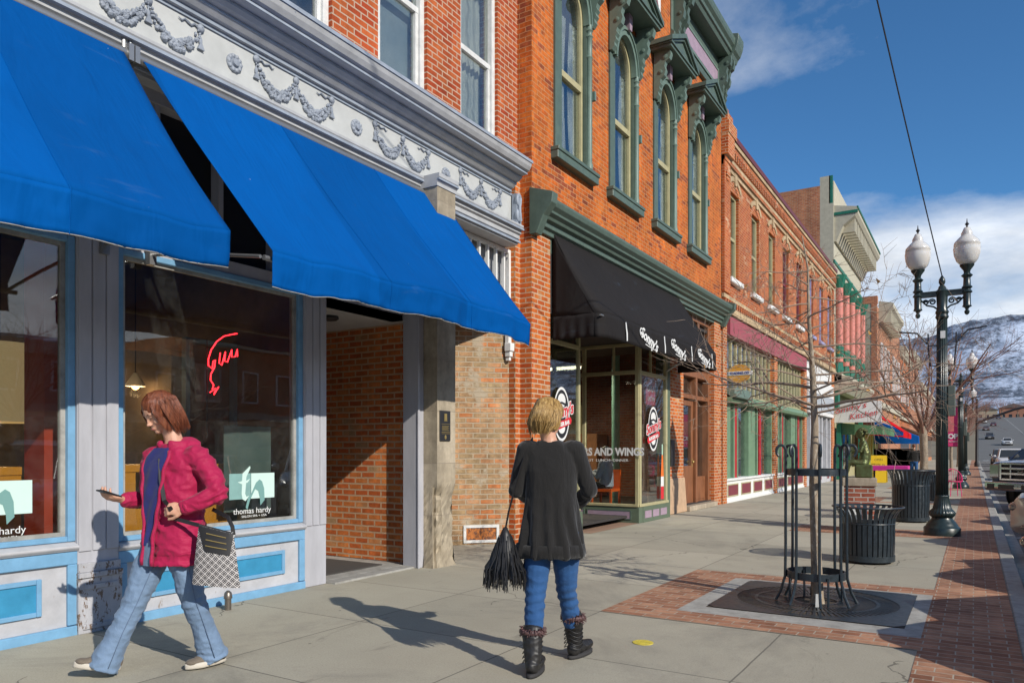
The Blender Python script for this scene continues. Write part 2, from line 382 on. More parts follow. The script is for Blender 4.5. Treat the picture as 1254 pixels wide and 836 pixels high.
M['kerb'] = t.set(col=t.mix(t.rng(t.noise(7, 7, .7, p), .4, .7, 0, 1), (.36, .35, .32), (.22, .21, .19)), rough=.85)
t = NT('asphalt_mat'); p = t.pos(); t.bump(t.noise(110, 4, .7, p), .5, .005)
c = t.mix(t.noise(.5, 6, .65, p), (.085, .083, .078), (.15, .146, .135)); c = t.mix(t.rng(t.noise(160, 2, .5, p), .6, .7, 0, .6), c, (.2, .19, .18))
M['asphalt'] = t.set(col=c, rough=.85)
t = NT('terracotta_floor'); M['terra'] = t.set(col=t.mix(t.noise(3, 5, .6, t.pos()), (.24, .14, .09), (.34, .21, .14)), rough=.8)

def hill(x, y):
    # the street climbs beyond the town, then foothills and the range
    h = 0
    if y > 150: h += min((y-150)*.066, 17)+max(0, (y-420))*.018
    d = math.hypot(x, y)
    if d > 900:
        q = Vector((x*.0011, y*.0011, 3.1))
        f = min(1, (d-900)/3100)
        rid = 0; amp = 1; fr = 1
        for i in range(6):
            rid += amp*(1-abs(2*mnoise.noise(q*fr)))*1.0; amp *= .5; fr *= 2.05
        ang = math.degrees(math.atan2(x, y))
        env = 1.0 - .18*math.exp(-((ang+9)/5)**2) + .06*math.exp(-((ang-1)/3)**2) - .10*math.exp(-((ang+3)/2.5)**2)
        h += (f**1.6)*(455*env + 105*(rid-1.1))*(.55+.45*f)
    return h
# one terrain sheet reaching the mountains
rs = [0, 8, 20, 40, 70, 110, 150, 165, 180, 210, 260, 330, 400, 430, 520, 650, 800, 900] + [900+i*38 for i in range(1, 92)]
va = []; fa = []
angs = [i*9.0 for i in range(0, 36)]
angs = sorted(set([a for a in angs if not (318 <= a or a <= 26)] + [x*.22 % 360 for x in range(-160, 110)]))
angs = [a if a < 180 else a-360 for a in angs]; angs.sort()
for r_ in rs:
    for a in angs:
        x, y = r_*math.sin(R(a)), r_*math.cos(R(a)); va.append((x, y, hill(x, y)-.145 if r_ else -.145))
n_ = len(angs)
for i in range(len(rs)-1):
    for j in range(n_): fa.append((i*n_+j, (i+1)*n_+j, (i+1)*n_+(j+1) % n_, i*n_+(j+1) % n_))
t = NT('terrain_mat'); p = t.pos(); sp = t.n('ShaderNodeSeparateXYZ'); t.l(p, sp.inputs[0])
ng = t.n('ShaderNodeNewGeometry'); ns = t.n('ShaderNodeSeparateXYZ'); t.l(ng.outputs['Normal'], ns.inputs[0])
sn = t.noise(.034, 8, .82, t.mapv(p, (1, .16, 1.25)), .2); sn2 = t.noise(.0022, 6, .65, p)
f = t.math('ADD', t.math('MULTIPLY', sn, 1.0), t.math('MULTIPLY', t.math('SUBTRACT', sn2, .5), .8))
snow = t.mix(t.rng(f, .40, .56, 0, 1), (.42, .49, .61), (.07, .088, .118))
dry = t.mix(t.noise(.02, 6, .7, p), (.16, .14, .10), (.26, .22, .16))
hz = t.math('ADD', sp.outputs[2], t.math('MULTIPLY', t.noise(.006, 4, .7, p), 70))
M['terrain'] = t.set(col=t.mix(t.rng(hz, 55, 110, 0, 1), dry, snow), rough=.95, spec=.1)
struct(MB().add(va, fa), 'hills', M['terrain'], smooth='full')
# road
rd = MB()
ys = [-40, 0, 40, 80, 120, 150, 165, 180, 210, 260, 330, 400, 430]
rd.v = [(x, y, (hill(0, y) if y > 150 else 0)-.138+(.05 if y > 150 else 0)) for y in ys for x in (.62, 22)]; rd.f = [(2*i, 2*i+1, 2*i+3, 2*i+2) for i in range(len(ys)-1)]
struct(rd, 'road', M['asphalt'])
g_ = MB().box(.44, .62, -40, 135, -.2, -.128); struct(g_, 'gutter', M['kerb'])
struct(MB().box(.275, .44, -40, 135, -.2, .002), 'kerb', M['kerb'], bevel=.015)
struct(MB().box(-9.0, -.335, -12, 135, -.2, 0), 'sidewalk', M['concrete'])
struct(MB().box(-.335, .275, -12, 135, -.2, .003), 'brick_pavement', M['paver'])
for (y0, y1) in ((5.87, 8.53), (22.2, 24.9), (38.5, 41.2)):
    a = MB()
    for r_ in ((-2.74, -.335, y0, y0+.38), (-2.74, -.335, y1-.36, y1), (-2.74, -2.20, y0+.38, y1-.36)):
        a.v += rect(*r_, .004).v; b_ = len(a.v)-4; a.f.append((b_, b_+1, b_+2, b_+3))
    struct(a, 'brick_border', M['paver'])
a = MB()
for r_ in ((-2.74, -.335, 13.55, 14.75), (-2.74, -.335, 30.6, 31.8)):
    a.join(rect(*r_, .004))
struct(a, 'brick_band', M['paver'])
struct(rect(-2.20, -.335, 6.25, 8.17, .0045), 'pit_border', M['kerb'])
struct(rect(-7.6, -5.45, 11.3, 13.5, .004), 'recess_floor', M['terra'])
struct(MB().box(22, 27, -40, 150, -.2, 0), 'far_sidewalk', M['concrete'])
mk = MB()
for y in range(-20, 140, 6): mk.join(rect(11.2, 11.32, y, y+3, -.133))
for k in range(40):
    y = 168+k*6.5; mk.add([(x, yy, hill(0, yy)-.078) for x, yy in ((11.2, y), (11.4, y), (11.4, y+3.2), (11.2, y+3.2))], [(0, 1, 2, 3)])
for k in range(13): mk.join(rect(1.2+k*1.6, 2.0+k*1.6, 138, 142, -.131))
for k in range(-10, 45):
    y = k*3.1+8.0
    q = Vector((.62, y+1.5, -.133)); dd = Vector((.80, .60, 0))*5.2; nn = Vector((-.6, .8, 0))*.05
    mk.add([q-nn, q+dd-nn, q+dd+nn, q-nn+2*nn], [(0, 1, 2, 3)])
t = NT('road_paint'); M['roadpaint'] = t.set(col=t.mix(t.rng(t.noise(12, 6, .7, t.pos()), .45, .6, 0, 1), (.6, .6, .57), (.2, .2, .19)), rough=.8)
struct(mk, 'road_marking', M['roadpaint'])
# ============================================================ building with grey frieze and blue awnings
def wall_open(front, thick, y0, y1, z0, z1, ops, mb=None):
    mb = mb or MB(); br = sorted({y0, y1, *[a for o in ops for a in o[:2] if y0 < a < y1]})
    for a, b in zip(br, br[1:]):
        cov = sorted([(o[2], o[3]) for o in ops if o[0] < (a+b)/2 < o[1]]); z = z0
        for (c0, c1) in cov:
            if c0 > z+1e-4: mb.box(front-thick, front, a, b, z, c0)
            z = max(z, c1)
        if z < z1-1e-4: mb.box(front-thick, front, a, b, z, z1)
    return mb
def frame(mb, x0, x1, y0, y1, z0, z1, w, wb=None, wt=None):
    wb = w if wb is None else wb; wt = w if wt is None else wt
    mb.box(x0, x1, y0, y0+w, z0, z1); mb.box(x0, x1, y1-w, y1, z0, z1)
    if wb: mb.box(x0, x1-.002, y0+w, y1-w, z0, z0+wb)
    if wt: mb.box(x0, x1-.002, y0+w, y1-w, z1-wt, z1)
    return mb
B1 = thing('storefront_building', 'grey and white storefront building with blue panels and a swag frieze at far left', 'building', (-5.75, 3, 0))
B1Y0 = -3.0
MB().join(wall_open(-5.85, .3, B1Y0, 9.6, 5.5, 9.6, [(a, a+.91, 5.72, 8.1) for a in (-1.69, -.05, 1.59, 3.23, 4.87, 6.51, 8.14)])).build('upper_wall', M['br_upper'], B1)
MB().box(-12, -6.5, B1Y0, 9.6, 4.5, 9.5).build('roof', M['dark'], B1)
# entablature
arch = [(-6.1, 4.38), (-5.66, 4.38), (-5.66, 4.44), (-5.63, 4.46), (-5.63, 4.51), (-5.60, 4.53), (-5.60, 4.57), (-5.56, 4.62), (-5.56, 4.645), (-5.68, 4.66), (-6.1, 4.66)]
MB().prism(arch, 'y', B1Y0, 9.3).build('architrave', M['corn_l'], B1)
MB().box(-5.655, -5.625, B1Y0, 9.32, 4.405, 4.435).box(-5.60, -5.555, B1Y0, 9.31, 4.575, 4.60).build('moulding', M['corn'], B1)
pf = MB().box(-6.1, -5.70, B1Y0, 9.28, 4.66, 5.10); pf.build('frieze', M['frieze'], B1)
MB().box(-5.705, -5.685, B1Y0, 9.29, 4.66, 4.685).box(-5.705, -5.685, B1Y0, 9.29, 5.07, 5.10).box(-5.705, -5.685, 9.2, 9.29, 4.685, 5.07).build('frieze_edge', M['corn'], B1)
cor = [(-6.1, 5.10), (-5.66, 5.10), (-5.66, 5.14), (-5.62, 5.15), (-5.58, 5.19), (-5.58, 5.215), (-5.52, 5.23), (-5.49, 5.26), (-5.49, 5.29), (-5.40, 5.30), (-5.40, 5.33), (-5.36, 5.345), (-5.33, 5.39), (-5.31, 5.45), (-5.31, 5.475), (-5.345, 5.475), (-5.36, 5.45), (-5.60, 5.50), (-5.86, 5.52), (-6.1, 5.52)]
MB().prism(cor, 'y', B1Y0, 9.12).build('cornice', M['corn_l'], B1)
MB().box(-5.585, -5.572, B1Y0, 9.13, 5.192, 5.213).box(-5.53, -5.485, B1Y0, 9.13, 5.262, 5.288).box(-5.405, -5.395, B1Y0, 9.13, 5.302, 5.328).box(-5.315, -5.303, B1Y0, 9.135, 5.44, 5.478).box(-5.67, -5.655, B1Y0, 9.125, 5.103, 5.138).build('cornice_band', M['corn'], B1)
sc_ = MB()   # scroll bracket at the end
for k in range(2):
    sc_.tube([(-5.60+.0*k, 9.22+.08*k*0+.02*math.cos(a)*2, 5.0-.22*k+.07*math.sin(a)) for a in [i*.5 for i in range(11)]], .03, 8)
sc_.box(-5.68, -5.60, 9.17, 9.30, 4.64, 5.09); sc_.tube([(-5.585, 9.24, 5.02), (-5.57, 9.20, 4.86), (-5.585, 9.24, 4.70)], [.03, .022, .035], 8)
sc_.build('scroll_bracket', M['corn'], B1, smooth=True)
# garlands and rosettes
def drop(mb, y, z, s=1.35):
    mb.ell((-5.69, y, z+.02), .014, .014*s, .03*s, 8, 5); mb.prism([(y-.009, z), (y+.009, z), (y+.024*s, z-.055), (y-.024*s, z-.055)], 'x', -5.70, -5.675)
def garland(y0):
    g = MB(); rr = random.Random(int(y0*10)+50)
    for k in range(2):
        a, b = y0+.04+.48*k, y0+.04+.48*(k+1)
        for i in range(26):
            u = (i+.5)/26; y = a+(b-a)*u; s = 4*u*(1-u); z = 5.01-.225*s
            r = .019+.034*s
            for q in range(4):
                an = rr.random()*6.28
                g.ell((-5.695+rr.random()*.012, y+math.cos(an)*r*.75, z+math.sin(an)*r*.75), r*.55, r*.5, r*.38, 6, 4, (rr.random()*3, rr.random()*3, rr.random()*3))
    for k in range(3):
        y = y0+.04+.48*k; g.ell((-5.688, y, 5.03), .024, .037, .037, 10, 6); g.tube([(-5.69, y, 5.03), (-5.69, y, 4.91)], .006, 5)
        g.ell((-5.688, y, 5.03), .03, .012, .012, 6, 4); drop(g, y, 4.90)
    for sg, yy in ((1, y0+.04), (-1, y0+1.0)):
        g.tube([(-5.688, yy+sg*(.03+.03*i), 5.03+.014*math.sin(i*2.1)) for i in range(7)], [.010, .011, .009, .011, .009, .008, .003], 5)
    return g
for y0 in (-1.75, -.15, 1.46, 3.07, 4.62, 6.24, 7.87):
    garland(y0).build('garland', M['swag'], B1, smooth=True)
for yc in (-.45, 1.18, 2.82, 4.42, 5.99, 7.60):
    r_ = MB().lathe([(.082, 0), (.082, .014), (.064, .026), (.04, .022), (.03, .045), (.001, .05)], (-5.702, yc, 4.885), 20, ax=(1, 0, 0))
    for k in range(10):
        a = k*math.pi/5; r_.ell((-5.685, yc+.062*math.cos(a), 4.885+.062*math.sin(a)), .018, .021, .021, 6, 4)
    r_.build('rosette', M['swag'], B1, smooth=True)
# upper windows
M['wh_frame'] = paint('old_white_frame', (.62, .62, .60), .6, .15, chip=(.35, .32, .28), chipamt=.66, scale=8, bump=.4)
t = NT('curtain_mat'); wv = t.n('ShaderNodeTexWave'); wv.inputs['Scale'].default_value = 5; wv.inputs['Distortion'].default_value = 3; wv.bands_direction = 'Y'; t.l(t.pos(), wv.inputs['Vector']); t.bump(wv.outputs['Fac'], .8, .03)
M['curtain'] = t.set(col=(.62, .61, .58), rough=.9)
M['blind'] = paint('blind_grey', (.30, .36, .42), .7, .1)
for i, a in enumerate((-1.69, -.05, 1.59, 3.23, 4.87, 6.51, 8.14)):
    w_ = frame(MB(), -6.02, -5.90, a, a+.91, 5.72, 8.1, .08, .1, .1).box(-5.99, -5.93, a+.08, a+.83, 6.86, 6.93)
    w_.box(-5.995, -5.935, a+.08, a+.13, 5.82, 6.86).box(-5.995, -5.935, a+.78, a+.83, 5.82, 6.86).box(-5.92, -5.865, a-.01, a+.92, 5.715, 5.76)
    wo = w_.build('window', M['wh_frame'], B1)
    MB().box(-5.975, -5.967, a+.08, a+.83, 5.82, 8.0).build('pane', M['glass_up'], wo)
    if i == 6: MB().grid(lambda u, v: (-6.12+.02*math.sin(v*50), a+.05+.8*v, 5.75+2.3*u), 2, 60).build('curtain', M['curtain'], wo, smooth=True)
    elif i % 2 == 1: MB().box(-6.1, -6.09, a+.05, a+.86, 5.75, 8.05).build('blind', M['blind'], wo)
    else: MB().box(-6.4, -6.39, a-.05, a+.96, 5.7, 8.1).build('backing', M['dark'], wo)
# shop front, ground floor
def bay(y0, y1, sill):
    # bulkhead panel with blue frame
    b = MB().box(-5.95, -5.775, y0, y1, 0, sill-.07)
    b.build('bulkhead', M['white_worn'], B1)
    fr = MB().box(-5.776, -5.745, y0, y1, sill-.17, sill-.072); fr.box(-5.776, -5.745, y0, y0+.07, .075, sill-.17).box(-5.776, -5.745, y1-.07, y1, .075, sill-.17)
    f = fr.build('bulkhead_frame', M['blue_trim'], B1, bevel=.006)
    MB().box(-5.776, -5.735, y0, y1, -.01, .07).build('base_board', M['blue_trim'], B1, bevel=.006)
    ya, yb = y0+.28, y1-.25; za, zb = .18, sill-.25
    p_ = frame(MB(), -5.776, -5.752, ya, yb, za, zb, .035); p_.build('panel_frame', M['blue_trim'], B1, bevel=.004)
    MB().box(-5.776, -5.766, ya+.035, yb-.035, za+.035, zb-.035).build('panel', M['blue_dark'], B1)
    s_ = MB().prism([(-5.95, sill-.07), (-5.74, sill-.07), (-5.715, sill-.045), (-5.715, sill-.03), (-5.80, sill), (-5.95, sill)], 'y', y0, y1); s_.build('sill', M['white_worn'], B1, bevel=.004)
    w_ = frame(MB(), -5.86, -5.775, y0, y1, sill, 3.0, .055, .04, .05)
    wo = w_.build('shop_window', M['blue_trim'], B1, bevel=.005)
    frame(MB(), -5.855, -5.815, y0+.055, y1-.055, sill+.04, 2.95, .035, .03, .03).build('window_bead', M['kerb'], wo)
    MB().box(-5.842, -5.834, y0+.085, y1-.085, sill+.068, 2.92).build('pane', M['glass'], wo)
    tr = MB().box(-5.95, -5.80, y0, y1, 3.0, 3.12).box(-5.95, -5.80, y0, y1, 4.28, 4.38)
    yy = y0+.35
    while yy < y1-.2: tr.box(-5.93, -5.82, yy, yy+.05, 3.12, 4.28); yy += .62
    tr.build('transom', M['grey'], B1)
    MB().box(-5.96, -5.94, y0, y1, 3.12, 4.28).build('transom_glass', M['black'], B1)
bay(-1.2, 3.06, .70); bay(3.38, 5.31, .66)
def pil(y0, y1, low=True):
    p_ = MB().box(-5.98, -5.75, y0, y1, .5 if low else 0, 4.38)
    n = 2
    for k in range(n+1):
        ya = y0+(y1-y0)*k/(n+1); p_.box(-5.752, -5.738, ya+.006, ya+(y1-y0)/(n+1)-.006, .62, 4.37)
    p_.build('pilaster', M['grey'], B1, bevel=.003)
    if low:
        q = MB().box(-5.98, -5.715, y0-.01, y1+.01, 0, .42).box(-5.98, -5.70, y0-.01, y1+.01, .42, .46).box(-5.98, -5.725, y0-.003, y1+.003, .46, .53)
        q.box(-5.716, -5.705, y0+.03, y1-.03, .33, .37).box(-5.716, -5.703, y0+.02, y1-.02, .03, .07)
        q.build('pilaster_base', M['grey_worn'], B1, bevel=.004)
pil(3.06, 3.38); pil(5.31, 5.60, False); pil(-1.55, -1.2)
MB().box(-6.05, -5.8, B1Y0, -1.55, 0, 4.38).build('end_wall', M['grey'], B1)
# entry recess
er = MB().box(-8.6, -5.79, 7.0, 7.12, .03, 2.93); er.build('entry_brick_wall', M['br_entry'], B1)
er = MB().box(-5.955, -5.80, 5.60, 6.88, 2.93, 4.38); er.build('entry_header', M['grey'], B1)
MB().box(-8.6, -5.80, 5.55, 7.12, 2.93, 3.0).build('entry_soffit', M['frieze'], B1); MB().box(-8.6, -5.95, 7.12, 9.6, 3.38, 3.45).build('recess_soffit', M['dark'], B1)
MB().box(-8.6, -5.99, 5.48, 5.58, 0, 2.93).build('entry_side_wall', M['grey'], B1)
MB().box(-8.7, -8.6, 5.5, 7.1, 0, 2.93).build('entry_back', M['wood'], B1)
MB().box(-5.80, -5.62, 5.60, 7.0, .0, .02).box(-8.6, -5.80, 5.58, 7.0, 0, .022).build('threshold', M['kerb'], B1)
MB().box(-5.79, -5.57, 6.88, 6.998, 0, 4.38).box(-5.566, -5.545, 6.87, 6.90, 0, 3.2).build('entry_post', M['grey'], B1, bevel=.004)
MB().lathe([(.09, 0), (.10, -.03), (.07, -.05), (.0, -.05)], (-6.3, 6.2, 2.93), 16).build('ceiling_lamp', M['black'], B1)
# stone pillar, worn away at the foot
M['stone'] = bricks('pillar_stone', (.40, .335, .24), (.46, .39, .29), (.30, .25, .19), bw=3, rh=.62, ms=.004, var=.3)
def pillar():
    mb = MB(); rg = []; nz = 90
    for i in range(nz+1):
        z = i/nz*4.50; ring = []
        x0, x1, y0, y1 = -5.65, -5.37, 7.0, 7.36
        per = []
        for k in range(8): per.append((x1, y0+(y1-y0)*k/8))
        for k in range(8): per.append((x1-(x1-x0)*k/8, y1))
        for k in range(8): per.append((x0, y1-(y1-y0)*k/8))
        for k in range(8): per.append((x0+(x1-x0)*k/8, y0))
        for (x, y) in per:
            er_ = max(0, min(1, (.98-z)/.12)); 
            near = 1 if (x > x1-.06 and y < y0+.22) or x > x1-.02 else .3
            d = er_*near*(.05+.05*mnoise.noise(Vector((x*3, y*3, z*5)))+.028*mnoise.noise(Vector((x*9, y*9, z*14)))) - (.05*er_*max(0, 1-z/.35))
            x_ = x-(d if x > x1-.12 else 0); y_ = y+(d if y < y0+.12 and x > x1-.18 else 0)
            if x > x1-.05 and y < y0+.05 and d > 0: x_ -= d*.6; y_ += d*.6
            ring.append((x_, y_, z))
        rg.append(ring)
    return mb.rings(rg)
pillar().build('stone_pillar', M['stone'], B1, smooth=True)
MB().prism([(-5.70, 4.50), (-5.36, 4.50), (-5.36, 4.54), (-5.345, 4.555), (-5.345, 4.585), (-5.33, 4.60), (-5.33, 4.645), (-5.70, 4.645)], 'y', 6.985, 7.375).build('capital', M['corn_l'], B1)
MB().box(-5.35, -5.325, 6.98, 7.38, 4.565, 4.585).build('capital_band', M['corn'], B1)
# diagonal tan brick wall with window bars above
dg = MB(); a_, b_ = Vector((-5.80, 9.58, 0)), Vector((-7.5, 7.75, 0)); nn = Vector((-.73, .68, 0))*.12
dg.add([a_, b_, b_+nn, a_+nn, a_+Vector((0, 0, 3.38)), b_+Vector((0, 0, 3.38)), b_+nn+Vector((0, 0, 3.38)), a_+nn+Vector((0, 0, 3.38))], [(0, 1, 2, 3), (4, 5, 6, 7), (0, 1, 5, 4), (1, 2, 6, 5), (2, 3, 7, 6), (3, 0, 4, 7)])
dg.build('diagonal_wall', M['br_tan'], B1)
MB().box(-8.6, -7.5, 7.6, 7.75, 0, 2.93).box(-8.6, -8.5, 7.1, 7.6, 0, 2.93).build('recess_back', M['br_entry'], B1)
vp = a_+(b_-a_)*.12; dr = (b_-a_).normalized(); outn = Vector((.73, -.68, 0))
def onw(s, z, o=0): p = a_+dr*s+outn*o; return (p.x, p.y, z)
v_ = MB()
s0, s1 = .32, .86
for (sa, sb, za, zb) in ((s0, s1, .03, .07), (s0, s1, .25, .29), (s0, s0+.04, .07, .25), (s1-.04, s1, .07, .25)):
    pr = [onw(sa, za, .0), onw(sb, za, .0), onw(sb, zb, .0), onw(sa, zb, .0)]; pq = [onw(sa, za, .025), onw(sb, za, .025), onw(sb, zb, .025), onw(sa, zb, .025)]
    v_.add(pr+pq, [(3, 2, 1, 0), (4, 5, 6, 7), (0, 1, 5, 4), (1, 2, 6, 5), (2, 3, 7, 6), (3, 0, 4, 7)])
vo_ = v_.build('wall_vent', M['wh_frame'], B1)
MB().add([onw(s0+.04, .07, .008), onw(s1-.04, .07, .008), onw(s1-.04, .25, .008), onw(s0+.04, .25, .008)], [(0, 1, 2, 3)]).bar(onw((s0+s1)/2, .07, .012), onw((s0+s1)/2, .25, .012), .012).build('rusty_plate', paint('rust', (.42, .14, .03), .8, .5, chip=(.12, .05, .03), chipamt=.5, scale=14), vo_)
br = frame(MB(), -5.94, -5.88, 7.36, 9.46, 3.28, 4.37, .05, .07, .05)
yy = 7.56
while yy < 9.4: br.box(-5.93, -5.885, yy, yy+.035, 3.42, 4.32); yy += .215
br.box(-5.935, -5.882, 7.41, 9.41, 3.36, 3.42)
bo = br.build('barred_window', M['white'], B1)
MB().box(-6.02, -6.0, 7.36, 9.46, 3.46, 4.37).build('louvre', paint('louvre_grey', (.24, .25, .26), .6, .1), bo)
MB().box(-5.93, -5.87, 9.38, 9.46, 2.98, 3.28).build('side_post', M['white'], bo)
MB().box(-5.93, -5.82, 9.36, 9.47, 2.86, 2.98).box(-5.93, -5.84, 9.375, 9.455, 2.78, 2.86).box(-5.93, -5.86, 9.39, 9.44, 2.72, 2.78).build('corbel', M['white'], B1, bevel=.006)
MB().box(-6.1, -5.80, 9.46, 9.62, 0, 5.5).build('end_pier', M['br_pier'], B1)
# plaque on the pillar
pl = solo(MB().box(-5.372, -5.352, 7.04, 7.24, 1.50, 1.86), 'wall_plaque', M['black'], 'dark plaque with gold lettering on the stone pillar', 'plaque', bevel=.004)
gold = flat('gold', (.45, .33, .12), .4, .6)
g_ = MB().box(-5.353, -5.348, 7.115, 7.165, 1.745, 1.825).box(-5.353, -5.348, 7.11, 7.17, 1.735, 1.742).box(-5.353, -5.348, 7.06, 7.22, 1.70, 1.704)
for k in range(5): g_.box(-5.353, -5.349, 7.07, 7.21-.02*(k % 2), 1.675-k*.013, 1.680-k*.013)
g_.box(-5.353, -5.348, 7.06, 7.22, 1.60, 1.606).box(-5.353, -5.348, 7.06, 7.22, 1.585, 1.589); g_.ell((-5.352, 7.14, 1.545), .003, .02, .027, 10, 8)
g_.build('plaque_lettering', gold, pl)
solo(MB().lathe([(.028, 0), (.028, .10), (.036, .10), (.036, .115), (.030, .15), (.012, .168), (.0, .17)], (-5.52, 4.22, 0), 14), 'standpipe', flat('steel', (.22, .19, .16), .4, .8), 'short metal standpipe poking from the sidewalk before the blue panel', 'pipe', smooth=True)
solo(MB().box(-6.9, -6.0, 5.75, 6.75, .022, .034), 'door_mat', flat('mat', (.06, .055, .05), .9), 'dark doormat in the recessed brick entry', 'doormat')

# ------------------------------------------------------------ blue awnings
def fabric(name, c, stripes=None, transl=.12, wr=1.0):
    t = NT(name); p = t.pos()
    n = t.noise(1.3, 6, .65, p); col = t.mix(n, vmul(c, .82), vmul(c, 1.15))
    if stripes:
        sp = t.n('ShaderNodeSeparateXYZ'); t.l(p, sp.inputs[0])
        fl = t.math('FLOOR', t.math('DIVIDE', t.math('SUBTRACT', sp.outputs[1], stripes[0]), stripes[1]))
        od = t.math('MODULO', t.math('ADD', fl, 20), 2.0); col = t.mix(od, t.mix(1.0, col, (1.06,)*3, 'MULTIPLY'), t.mix(1.0, col, (.90,)*3, 'MULTIPLY'))
    sp2 = t.noise(34, 3, .5, p); col = t.mix(t.rng(sp2, .795, .81, 0, .7), col, (.7, .72, .75))
    fade = t.noise(2.2, 5, .7, t.mapv(p, (1, .35, 3)), .6); col = t.mix(t.rng(fade, .62, .8, 0, .12), col, (.20, .32, .50))
    t.bump(t.noise(1.6, 3, .5, t.mapv(p, (1, 2.4, .7), rot=(.35, 0, 0)), .5), .45*wr, .10)
    b0 = [x for x in t.t.nodes if x.type == 'BUMP'][0]; b2 = t.n('ShaderNodeBump'); b2.inputs['Strength'].default_value = .16*wr; b2.inputs['Distance'].default_value = .02; t.l(t.noise(9, 4, .6, t.mapv(p, (1, 1.6, .6))), b2.inputs['Height']); t.l(b0.outputs[0], b2.inputs['Normal']); t.l(b2.outputs[0], t.b.inputs['Normal'])
    t.set(col=col, rough=.8, spec=.06)
    tb = t.n('ShaderNodeBsdfTranslucent'); t.l(col, tb.inputs[0]); ms = t.n('ShaderNodeMixShader'); ms.inputs[0].default_value = transl
    t.l(t.b.outputs[0], ms.inputs[1]); t.l(tb.outputs[0], ms.inputs[2]); t.l(ms.outputs[0], t.o.inputs[0]); return t.m
M['awn'] = fabric('blue_awning_fabric', (.0, .082, .32), (3.55, 1.285), wr=1.0)
metal = flat('metal_tube', (.30, .30, .30), .4, .7)
def awning(y0, y1, label, seed, skew=0):
    L = y1-y0; a = thing('awning', label, 'awning', (-5.6, (y0+y1)/2, 4.5), group='blue fabric awnings on the grey storefront')
    rr = seed
    def wob(y, s):   # ripples growing towards the front edge
        return .010*s*math.sin((y+rr)*5.1+s*2)+.012*s*mnoise.noise(Vector((y*4+rr, s*2, 0)))+.02*s*s*math.sin(y*1.7+rr)
    def sl(u, v):
        y = y0+L*v+skew*u*(1-v); s = u
        x = -5.60+1.28*s; z = 4.50-1.64*s-.05*math.sin(math.pi*s)
        d = wob(y, s)
        return (x+d*.8, y, z+d)
    MB().grid(sl, 24, int(L*16)).build('canopy', M['awn'], a, smooth='full', solid=.003)
    def va(u, v):
        y = y0+L*v+skew*(1-v); p0 = sl(1, v); fold = .005*math.sin(y*23+rr)*u+.020*mnoise.noise(Vector((y*5, u*2, rr)))*u+.010*mnoise.noise(Vector((y*17, u*3, rr)))*u
        hh = .25+.010*math.sin(v*L*2*math.pi/2.2+1.2)
        return (p0[0]+fold-.015*u, y, p0[2]-hh*u)
    MB().grid(va, 8, int(L*30)).build('valance', M['awn'], a, smooth='full', solid=.003)
    MB().tube([va(1, i/120) for i in range(121)], .0035, 5).build('valance_hem', M['kerb'], a)
    for yy in [3.55+1.285*k for k in range(-3, 4)]:
        if y0+.1 < yy < y1-.1: MB().tube([tuple(Vector(sl(k/20, (yy-y0)/L))+Vector((.002, 0, .003))) for k in range(21)]+[tuple(Vector(va(k/6, (yy-y0)/L))+Vector((.003, 0, 0))) for k in range(1, 7)], .0032, 5).build('panel_seam', M['awn'], a, smooth=True)
    MB().tube([(-4.40, y0-.03+skew, 2.79), (-4.40, y1+.03, 2.79)], .02, 10).build('front_bar', metal, a, smooth=True)
    MB().tube([(-5.60, y0-.05, 4.46), (-5.60, y1+.05, 4.46)], .045, 12).build('roller', metal, a, smooth=True)
    for y in (y0+.06+skew*.5, y1-.06):
        MB().tube([(-5.70, y, 2.98), (-5.0, y, 2.89), (-4.40, y, 2.79)], .014, 8).box(-5.76, -5.70, y-.03, y+.03, 2.90, 3.05).build('arm', metal, a, smooth=True)
    for y in (y0-.05, y1+.05):
        MB().box(-5.68, -5.54, y-.02, y+.02, 4.40, 4.53).tube([(-5.60, y-.03, 4.50), (-5.60, y-.03, 4.58)], .018, 8).build('bracket', metal, a)
    return a
awning(-.6, 3.31, 'blue fabric awning at far left above the shop window with the red column', 1.3)
awning(3.46, 7.41, 'blue fabric awning over the window with the red neon sign and the brick entry', 4.1, .24)
# ============================================================ orange brick building with green window hoods
B2 = thing('brick_building', 'orange brick building with sage green window hoods and cornices above the black awning', 'building', (-5.6, 14.4, 0))
YC2 = (10.93, 13.0, 15.18, 17.38)
W2 = [(c-.56, c+.56, 6.1, 9.25) for c in YC2]
wb = wall_open(-5.6, .35, 9.6, 19.38, 4.72, 12.3, [(a, b, c, d-.0) for a, b, c, d in W2])
wb.build('upper_wall', M['br_orange'], B2)
MB().box(-5.95, -5.6, 9.6, 10.17, 0, 4.72).box(-5.95, -5.6, 18.78, 19.38, 0, 4.72).build('brick_pier', M['br_pier'], B2)
MB().box(-5.95, -5.6, 15.12, 16.42, .78, 4.72).build('brick_pier', M['br_pier'], B2)
MB().prism([(15.10, 0), (16.6, 0), (16.44, .79), (15.11, .79)], 'x', -5.95, -5.57).build('pier_base', paint('pink_stone', (.48, .32, .2), .8, .15, bump=.6), B2, bevel=.02)
MB().box(-12, -6.3, 9.62, 19.36, 4.6, 12.2).build('roof', M['dark'], B2)
mc = [(-5.62, 4.68), (-5.55, 4.68), (-5.55, 4.74), (-5.50, 4.77), (-5.50, 4.84), (-5.44, 4.86), (-5.42, 4.90), (-5.36, 4.94), (-5.36, 4.97), (-5.30, 5.02), (-5.28, 5.08), (-5.28, 5.12), (-5.60, 5.20), (-5.62, 5.20)]
